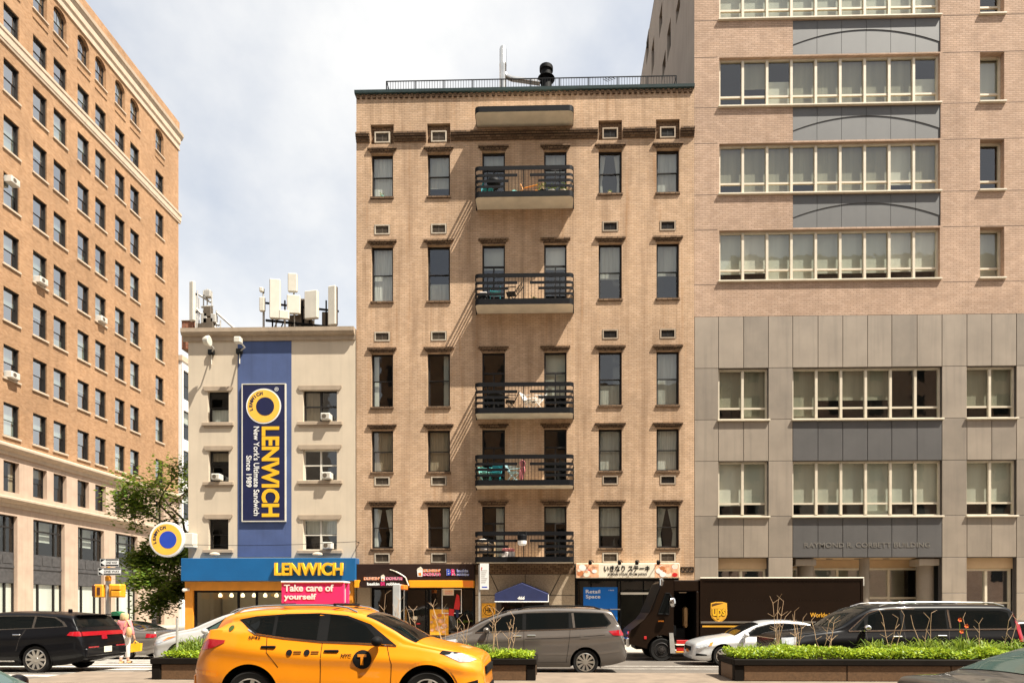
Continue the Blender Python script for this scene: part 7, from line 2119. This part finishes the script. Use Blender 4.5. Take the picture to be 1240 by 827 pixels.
for pts in ([(1.5, 1.05), (1.46, .32)], [(2.53, 1.1), (2.54, .3)]): su.line(t, 'door_gap', pts, .009, M['trim_black'], .003)
handles(su, t, ((2.35, .96), (3.3, 1.0)), M['silver_paint'])
mirror_pod(su, t, 1.58, 1.08, M['silver_paint'])
su.patch(t, 'headlamp', [(.08, .82), (.3, .86), (.72, .99), (.6, .93), (.3, .80), (.14, .77)], M['lamp_clear'], .009)
su.patch(t, 'side_lamp', [(.34, .845), (.62, .94), (.74, .99), (.5, .955)], M['dd_orange'], .012)
MB().bbox(-.012, .02, -.5, .5, .5, .72, .01).lbuild('grille', M['trim_black'], t)
roof_rails(su, t, 2.1, 4.1, M['chrome'], .05)

# --- brown delivery truck
DT = thing('delivery_truck', 'dark brown delivery truck with gold shield logo parked at the kerb', 'truck', (2.7, 24.1, road_z(24.1)))
gz = road_z(24.1)
y0, y1 = 22.95, 25.25
bx0, bx1 = X_(847.5, y0), X_(1045.5, y0); zt = Z_(700.5, 950, y0); zb = gz + .62
MB().bbox(bx0, bx1, y0, y1, zb, zt, .05).build('cargo_box', M['ups_brown'], DT)
ring(MB(), bx0 + .01, bx1 - .01, zb + .02, zt + .008, .07, y0 - .018, y0 - .001).build('box_frame', M['ups_brown'], DT)
MB().bbox(bx0, bx1 + .02, y0 - .03, y0 + .02, zt + .009, zt + .05, .012).build('roof_gutter', M['cream_print'], DT)
MB().bbox(bx1 - .02, bx1 + .02, y0 - .028, y0 + .03, zt - .25, zt + .008, .012).build('corner_cap', M['frame_white'], DT)
rv = MB()
for i in range(46):
    x = bx0 + .1 + (bx1 - bx0 - .2) * i / 45
    for z in (zt - .12, zb + 1.52): rv.ball((x, y0 - .004, z), .011, n=5, m=3)
rv.build('rivets', M['ups_brown'], DT)['kind'] = 'stuff'
zg = Z_(759, 900, y0); MB().box(bx0 + .05, X_(905, y0), y0 - .006, y0 - .001, zg, zg + .07).build('gold_stripe', M['ups_gold'], DT)
MB().bbox(bx0 + .02, bx1, y0 - .03, y0 - .002, zg + .12, zg + .19, .01).build('rub_rail', M['grille'], DT)
# shield
sc = P(870.5, 741, y0); sw_, sh_ = .30, .36
def shield(k, z_off=0.0):
    pts = [(-.92, .88), (-.4, 1.0), (.4, 1.0), (.92, .88), (.95, -.2), (.8, -.55), (.45, -.82), (0, -1.05), (-.45, -.82), (-.8, -.55), (-.95, -.2)]
    return [(sc.x + p[0] * sw_ * k, sc.z + p[1] * sh_ * k) for p in pts]
MB().prism(shield(1.0), 'y', y0 - .008, y0 - .001).build('shield_rim', M['ups_gold'], DT)
MB().prism(shield(.88), 'y', y0 - .012, y0 - .0085).build('shield_field', M['ups_logo_brown'], DT)
q = [(-.84, .52), (-.3, .66), (.3, .80), (.82, .86), (.84, .84), (.84, -.2), (.7, -.5), (.4, -.73), (0, -.93), (-.4, -.73), (-.7, -.5), (-.84, -.2)]
MB().prism([(sc.x + p[0] * sw_, sc.z + p[1] * sh_) for p in q], 'y', y0 - .016, y0 - .0125).build('shield_lower', M['ups_gold'], DT)
sign_text('ups', sc.x - .235, sc.x + .235, sc.z - .24, sc.z + .13, y0 - .018, M['ups_logo_brown'], DT, .002, .075)
sign_text('ups', sc.x - .225, sc.x + .225, sc.z - .23, sc.z + .12, y0 - .022, M['yellow'], DT, .002, .03)
sign_text('Worldwide Services', X_(981, y0), X_(1034, y0), Z_(747, 1000, y0), Z_(741.5, 1000, y0), y0 - .003, M['ups_gold'], DT, .002, .01)
# cab: sloping windscreen and bonnet, open doorway
xn = X_(768, y0); xr = X_(806, y0)          # nose and roof front
cabo = [(bx0 - .004, gz + .45), (bx0 - .004, zt - .02), (xr, zt - .04), (xr - .12, zt - .12), (X_(786, y0), Z_(742, 786, y0)), (X_(780, y0), Z_(750, 780, y0)), (X_(764, y0), Z_(763, 764, y0)), (X_(762, y0), gz + .95), (X_(762, y0), gz + .6), (xn + .25, gz + .5)]
xd0, xd1 = X_(816, y0), X_(846, y0)
zd0, zd1 = gz + .55, zt - .45
side_outline_front = [(xd0, zd0 - .1), (xd0, zd1), (xd0 - .02, zt - .06)] 
nose = [(xd0, gz + .45), (xd0, zt - .04), (xr, zt - .04), (xr - .12, zt - .12), (X_(786, y0), Z_(742, 786, y0)), (X_(780, y0), Z_(750, 780, y0)), (X_(764, y0), Z_(763, 764, y0)), (X_(762, y0), gz + .95), (X_(762, y0), gz + .62)]
wx = X_(801.5, y0); wr = .41
archp = [(wx + .52 * math.cos(R(a)), gz + wr + .52 * math.sin(R(a))) for a in range(175, -1, -12)]
nose_s = nose + [(p[0], p[1]) for p in archp if p[0] < xd0 - .02 and p[1] > gz + .45]
for ya, yb in ((y0 + .02, y0 + .07), (y1 - .07, y1 - .02)):
    MB().prism(nose_s, 'y', ya, yb).build('cab_side', M['ups_brown'], DT)
for nm_, rg_ in (('cab_brow', (2,)), ('bonnet', (4, 5, 6, 7))):
    mb = MB()
    for i in rg_:
        p, q = nose[i], nose[i + 1]
        mb.quad((p[0], y0 + .07, p[1]), (q[0], y0 + .07, q[1]), (q[0], y1 - .07, q[1]), (p[0], y1 - .07, p[1]))
    mb.build(nm_, M['ups_brown'], DT, normals=False)
p, q = nose[3], nose[4]
MB().quad((p[0], y0 + .07, p[1]), (q[0], y0 + .07, q[1]), (q[0], y1 - .07, q[1]), (p[0], y1 - .07, p[1])).build('windscreen', M['trim_black'], DT, normals=False)
MB().bbox(xd0 + .002, bx0 - .006, y0 + .02, y1 - .02, zt - .42, zt - .045, .02).build('cab_roof', M['ups_brown'], DT)
MB().bbox(bx0 - .12, bx0 - .008, y0 + .01, y0 + .09, gz + .5, zt - .43, .02).build('door_pillar', M['ups_brown'], DT)
MB().box(xd0 - .02, bx0 - .01, y1 - .1, y1 - .04, gz + .45, zt - .43).build('far_door', M['ups_brown'], DT)
MB().box(X_(783, y0), xd0 + .1, y0 + .12, y1 - .12, gz + .9, gz + 1.25).build('dashboard', M['trim_black'], DT)
MB().box(xd0 + .02, bx0 - .01, y0 + .4, y1 - .1, gz + .62, gz + .68).build('cab_floor', M['grille'], DT)
MB().box(bx0 - .06, bx0 - .009, y0 + .1, y1 - .1, gz + .6, zt - .44).build('bulkhead', M['trim_black'], DT)
MB().bbox(xd0 + .05, xd0 + .5, y0 + .45, y0 + .9, gz + .69, gz + 1.15, .04).build('driver_seat_base', M['trim_black'], DT)
MB().bbox(xd0 + .45, xd0 + .58, y0 + .45, y0 + .9, gz + 1.16, gz + 1.9, .05).build('driver_seat_back', M['tan_leather'], DT)
wv = (xd0 - .05, y0 + .65, gz + 1.35)
mb = MB()
for i in range(16):
    a0, a1 = 2 * math.pi * i / 16, 2 * math.pi * (i + 1) / 16
    f_ = lambda a: (wv[0] - .16 * math.sin(a) , wv[1] + .22 * math.cos(a), wv[2] + .15 * math.sin(a) + .02)
    mb.tube(f_(a0), f_(a1), .015, 6)
mb.build('steering_wheel', M['trim_black'], DT)
# quarter window in the cab side
qw = [(X_(797, y0), Z_(743, 797, y0)), (X_(810, y0), Z_(743.5, 810, y0)), (X_(811, y0), Z_(718, 811, y0)), (X_(806, y0), Z_(718, 806, y0))]
MB().prism(qw, 'y', y0 + .008, y0 + .019).build('quarter_window', M['car_glass'], DT)
for a, b in zip(qw, qw[1:] + qw[:1]): MB().tube((a[0], y0 + .01, a[1]), (b[0], y0 + .01, b[1]), .018, 6).build('window_seal', M['trim_black'], DT)
MB().bbox(X_(797, y0), X_(804, y0), y0 + .005, y0 + .018, Z_(752.5, 800, y0), Z_(750.8, 800, y0), .003).build('marker_lamp', M['lamp_amber'], DT)
mb = MB().bbox(X_(799, 22.5), X_(803, 22.5), 22.45, 22.75, Z_(709, 801, 22.5), Z_(700, 801, 22.5), .03); mb.build('mirror', M['chrome'], DT)
MB().path([P(801, 708, 22.6), P(795, 722, 22.75), P(790, 738, 22.97)], .02).build('mirror_arm', M['trim_black'], DT)
MB().path([P(814, 727, 22.8), P(812, 720, 22.95)], .02).build('mirror_arm', M['trim_black'], DT)
MB().ball(P(814.5, 729, 22.75), .12, .08, .17).build('mirror', M['chrome'], DT)
for i in range(2):
    z = gz + .32 + i * .24
    MB().bbox(xd0 + .08, bx0 + .02, y0 + .02, y0 + .4, z, z + .04, .01).build('step', M['signal_yellow' if i == 0 else 'cream_print'], DT)
    MB().bbox(xd0 + .1, bx0, y0 + .05, y0 + .08, z + .06, z + .19, .01).build('step_riser', M['red'], DT)
MB().prism([(xd0 - .12, gz + .3), (xd0 + .06, gz + .3), (xd0 - .02, gz + 1.0), (xd0 - .16, gz + 1.0)], 'y', y0 + .0, y0 + .018).build('mud_guard', M['pole_grey'], DT)
MB().bbox(X_(758, 23.1), X_(762, 23.1), y0 + .0, y1 - .0, gz + .52, gz + .82, .03).build('front_bumper', M['chrome'], DT)
hl = P(763, 771, 23.1)
MB().lathe([(.19, -.05), (.2, .0), (.15, .06), (.02, .08)], (hl.x - .02, hl.y + .25, hl.z), 'x', 18).build('head_lamp', M['tail_red'], DT)
MB().bbox(X_(780, y0), X_(783, y0), y0 + .005, y0 + .018, Z_(773.5, 781, y0), Z_(770, 781, y0), .004).build('marker_lamp', M['red'], DT)
MB().bbox(xn + .1, bx1 - .1, y0 + .5, y1 - .5, gz + .4, gz + .61, .03).build('chassis', M['trim_black'], DT)
MB().bbox(bx0 + .3, bx1 - 2.0, y0 + .05, y0 + .5, gz + .35, gz + .6, .04).build('side_tank', M['trim_black'], DT)
WC_t = [(wx, y0 + .16), (wx, y1 - .16), (bx1 - 1.6, y0 + .2), (bx1 - 1.6, y1 - .2)]
for k, (x, y) in enumerate(WC_t):
    wh = link('wheel', None, DT, (x, y, gz + wr))
    sg = -1 if y < 24 else 1
    key = (round(wr, 3), .26, sg, 'steel', .62, 'rim_dark')
    dummy = wheel(DT, (0, 0, 0), wr, .26, sg, 'steel', .62, 'rim_dark')
    for ch in list(dummy.children): ch.parent = wh
    bpy.data.objects.remove(dummy)

# ------------------------------------------------------------------ woman at the crosswalk, seen from behind
def skin_body(name, joints, edges, mat, parent, sub=2):
    me = bpy.data.meshes.new(name)
    names = list(joints)
    me.from_pydata([joints[n][0] for n in names], [(names.index(a), names.index(b)) for a, b in edges], [])
    o = bpy.data.objects.new(name, me); COL.objects.link(o)
    o.modifiers.new('skin', 'SKIN')
    sv = me.skin_vertices[0].data
    for i, n in enumerate(names):
        r_ = joints[n][1]; sv[i].radius = r_ if isinstance(r_, tuple) else (r_, r_)
    sv[0].use_root = True
    s = o.modifiers.new('sub', 'SUBSURF'); s.levels = sub; s.render_levels = sub
    dg = bpy.context.evaluated_depsgraph_get()
    nm = bpy.data.meshes.new_from_object(o.evaluated_get(dg))
    bpy.data.objects.remove(o)
    nm.materials.clear(); nm.materials.append(mat); nm.shade_smooth()
    return lobj(name, nm, parent)
wp = P(151, 803, 21.0)
WO = thing('person', 'person with blonde hair, pink top and white trousers walking on the crosswalk', 'person', (wp.x, 21.0, road_z(21.0)))
J = dict(pelvis=((0, 0, .92), (.15, .11)), waist=((0, 0, 1.06), (.125, .095)), chest=((0, .01, 1.24), (.15, .105)), neck0=((0, .02, 1.38), (.075, .07)), neck=((0, .03, 1.44), .05), head=((0, .045, 1.53), (.075, .085)), crown=((0, .05, 1.61), (.07, .08)),
         lsh=((-.16, .0, 1.34), .062), lel=((-.25, -.02, 1.10), .045), lwr=((-.20, .12, .92), .032), lha=((-.18, .17, .87), .036),
         rsh=((.16, .0, 1.34), .062), rel=((.24, -.03, 1.08), .045), rwr=((.28, .04, .86), .032), rha=((.285, .06, .79), .036),
         lhp=((-.085, 0, .86), .10), lkn=((-.09, .06, .48), .062), lan=((-.10, -.06, .10), .042), lto=((-.11, .07, .045), .036),
         rhp=((.085, 0, .86), .10), rkn=((.09, .0, .48), .062), ran=((.08, .04, .09), .042), rto=((.09, .19, .04), .036))
ED = [('pelvis', 'waist'), ('waist', 'chest'), ('chest', 'neck0'), ('neck0', 'neck'), ('neck', 'head'), ('head', 'crown'), ('chest', 'lsh'), ('lsh', 'lel'), ('lel', 'lwr'), ('lwr', 'lha'), ('chest', 'rsh'), ('rsh', 'rel'), ('rel', 'rwr'), ('rwr', 'rha'),
      ('pelvis', 'lhp'), ('lhp', 'lkn'), ('lkn', 'lan'), ('lan', 'lto'), ('pelvis', 'rhp'), ('rhp', 'rkn'), ('rkn', 'ran'), ('ran', 'rto')]
bd = skin_body('body', J, ED, M['skin'], WO)
K_ = lambda n, k: (J[n][0], tuple(q + k for q in J[n][1]) if isinstance(J[n][1], tuple) else J[n][1] + k)
JT = {n: K_(n, .02) for n in ('waist', 'chest', 'neck0', 'lsh', 'lel', 'rsh', 'rel', 'pelvis')}
JT['chest'] = ((0, .01, 1.24), (.20, .13)); JT['waist'] = ((0, 0, 1.06), (.185, .13)); JT['pelvis'] = ((0, 0, .90), (.21, .15)); JT['hem'] = ((0, 0, .78), (.22, .16)); JT['lwr'] = ((-.21, .09, .96), .05); JT['rwr'] = ((.272, .02, .92), .05)
skin_body('jacket', JT, [('waist', 'chest'), ('waist', 'pelvis'), ('pelvis', 'hem'), ('chest', 'neck0'), ('chest', 'lsh'), ('lsh', 'lel'), ('lel', 'lwr'), ('chest', 'rsh'), ('rsh', 'rel'), ('rel', 'rwr')], M['pink_cloth'], WO)
JP = {n: K_(n, .022) for n in ('pelvis', 'lhp', 'lkn', 'rhp', 'rkn')}
JP['lan'] = ((-.10, -.05, .17), .062); JP['ran'] = ((.08, .04, .17), .062)
skin_body('trousers', JP, [('pelvis', 'lhp'), ('lhp', 'lkn'), ('lkn', 'lan'), ('pelvis', 'rhp'), ('rhp', 'rkn'), ('rkn', 'ran')], M['white_cloth'], WO)
JH = dict(a=((0, .03, 1.63), (.12, .12)), b=((0, .0, 1.55), (.14, .12)), c=((0, -.02, 1.45), (.15, .10)), d=((0, -.03, 1.36), (.12, .06)))
skin_body('hair', JH, [('a', 'b'), ('b', 'c'), ('c', 'd')], M['hair'], WO)
for s_, n in ((-1, 'l'), (1, 'r')):
    hp = Vector(J[n + 'ha'][0])
    for i in range(4):
        MB().path([hp + Vector((-.024 + i * .016, .0, -.02)), hp + Vector((-.028 + i * .018, .015, -.055)), hp + Vector((-.02 + i * .014, .035, -.075 + .006 * abs(i - 1)))], .0085, 6, .007).lbuild('finger', M['skin'], WO, smooth=60)
    MB().path([hp + Vector((-s_ * .03, .01, .0)), hp + Vector((-s_ * .045, .03, -.03)), hp + Vector((-s_ * .03, .045, -.05))], .010, 6, .008).lbuild('thumb', M['skin'], WO, smooth=60)
    a = Vector(J[n + 'an'][0]); tt = Vector(J[n + 'to'][0])
    MB().ball(((a.x + tt.x) / 2, (a.y + tt.y) / 2, .04), .05, .13, .04, 12, 7).lbuild('shoe', M['tan_leather'], WO, smooth=60)
HB = thing('shoulder_bag', 'tan shoulder bag hanging at the back of the pink top', 'bag', (wp.x + .2, 20.85, road_z(21) + .95))
MB().ball((wp.x + .23, 20.86, road_z(21) + 1.02), .10, .07, .17, 14, 9).build('pouch', M['tan_leather'], HB, smooth=60)
MB().path([(wp.x + .08, 20.86, road_z(21) + 1.2), (wp.x + .12, 20.92, road_z(21) + 1.42), (wp.x + .24, 20.9, road_z(21) + 1.22)], .016).build('strap', M['tan_leather'], HB)
YB = thing('yellow_carrier_bag', 'yellow carrier bag held in the right hand of the walking person', 'bag', (wp.x + .32, 21.07, road_z(21) + .35))
o_ = Vector((wp.x + .34, 21.06, road_z(21)))
MB().prism([(o_.x - .17, o_.z + .36), (o_.x + .15, o_.z + .40), (o_.x + .17, o_.z + .66), (o_.x - .15, o_.z + .64)], 'y', 21.02, 21.12).build('bag_body', M['yellow'], YB)
for y in (21.03, 21.11): MB().path([(o_.x - .08, y, o_.z + .64), (o_.x - .05, 21.07, o_.z + .74), (o_.x + .06, y, o_.z + .65)], .008).build('handle', M['yellow'], YB)
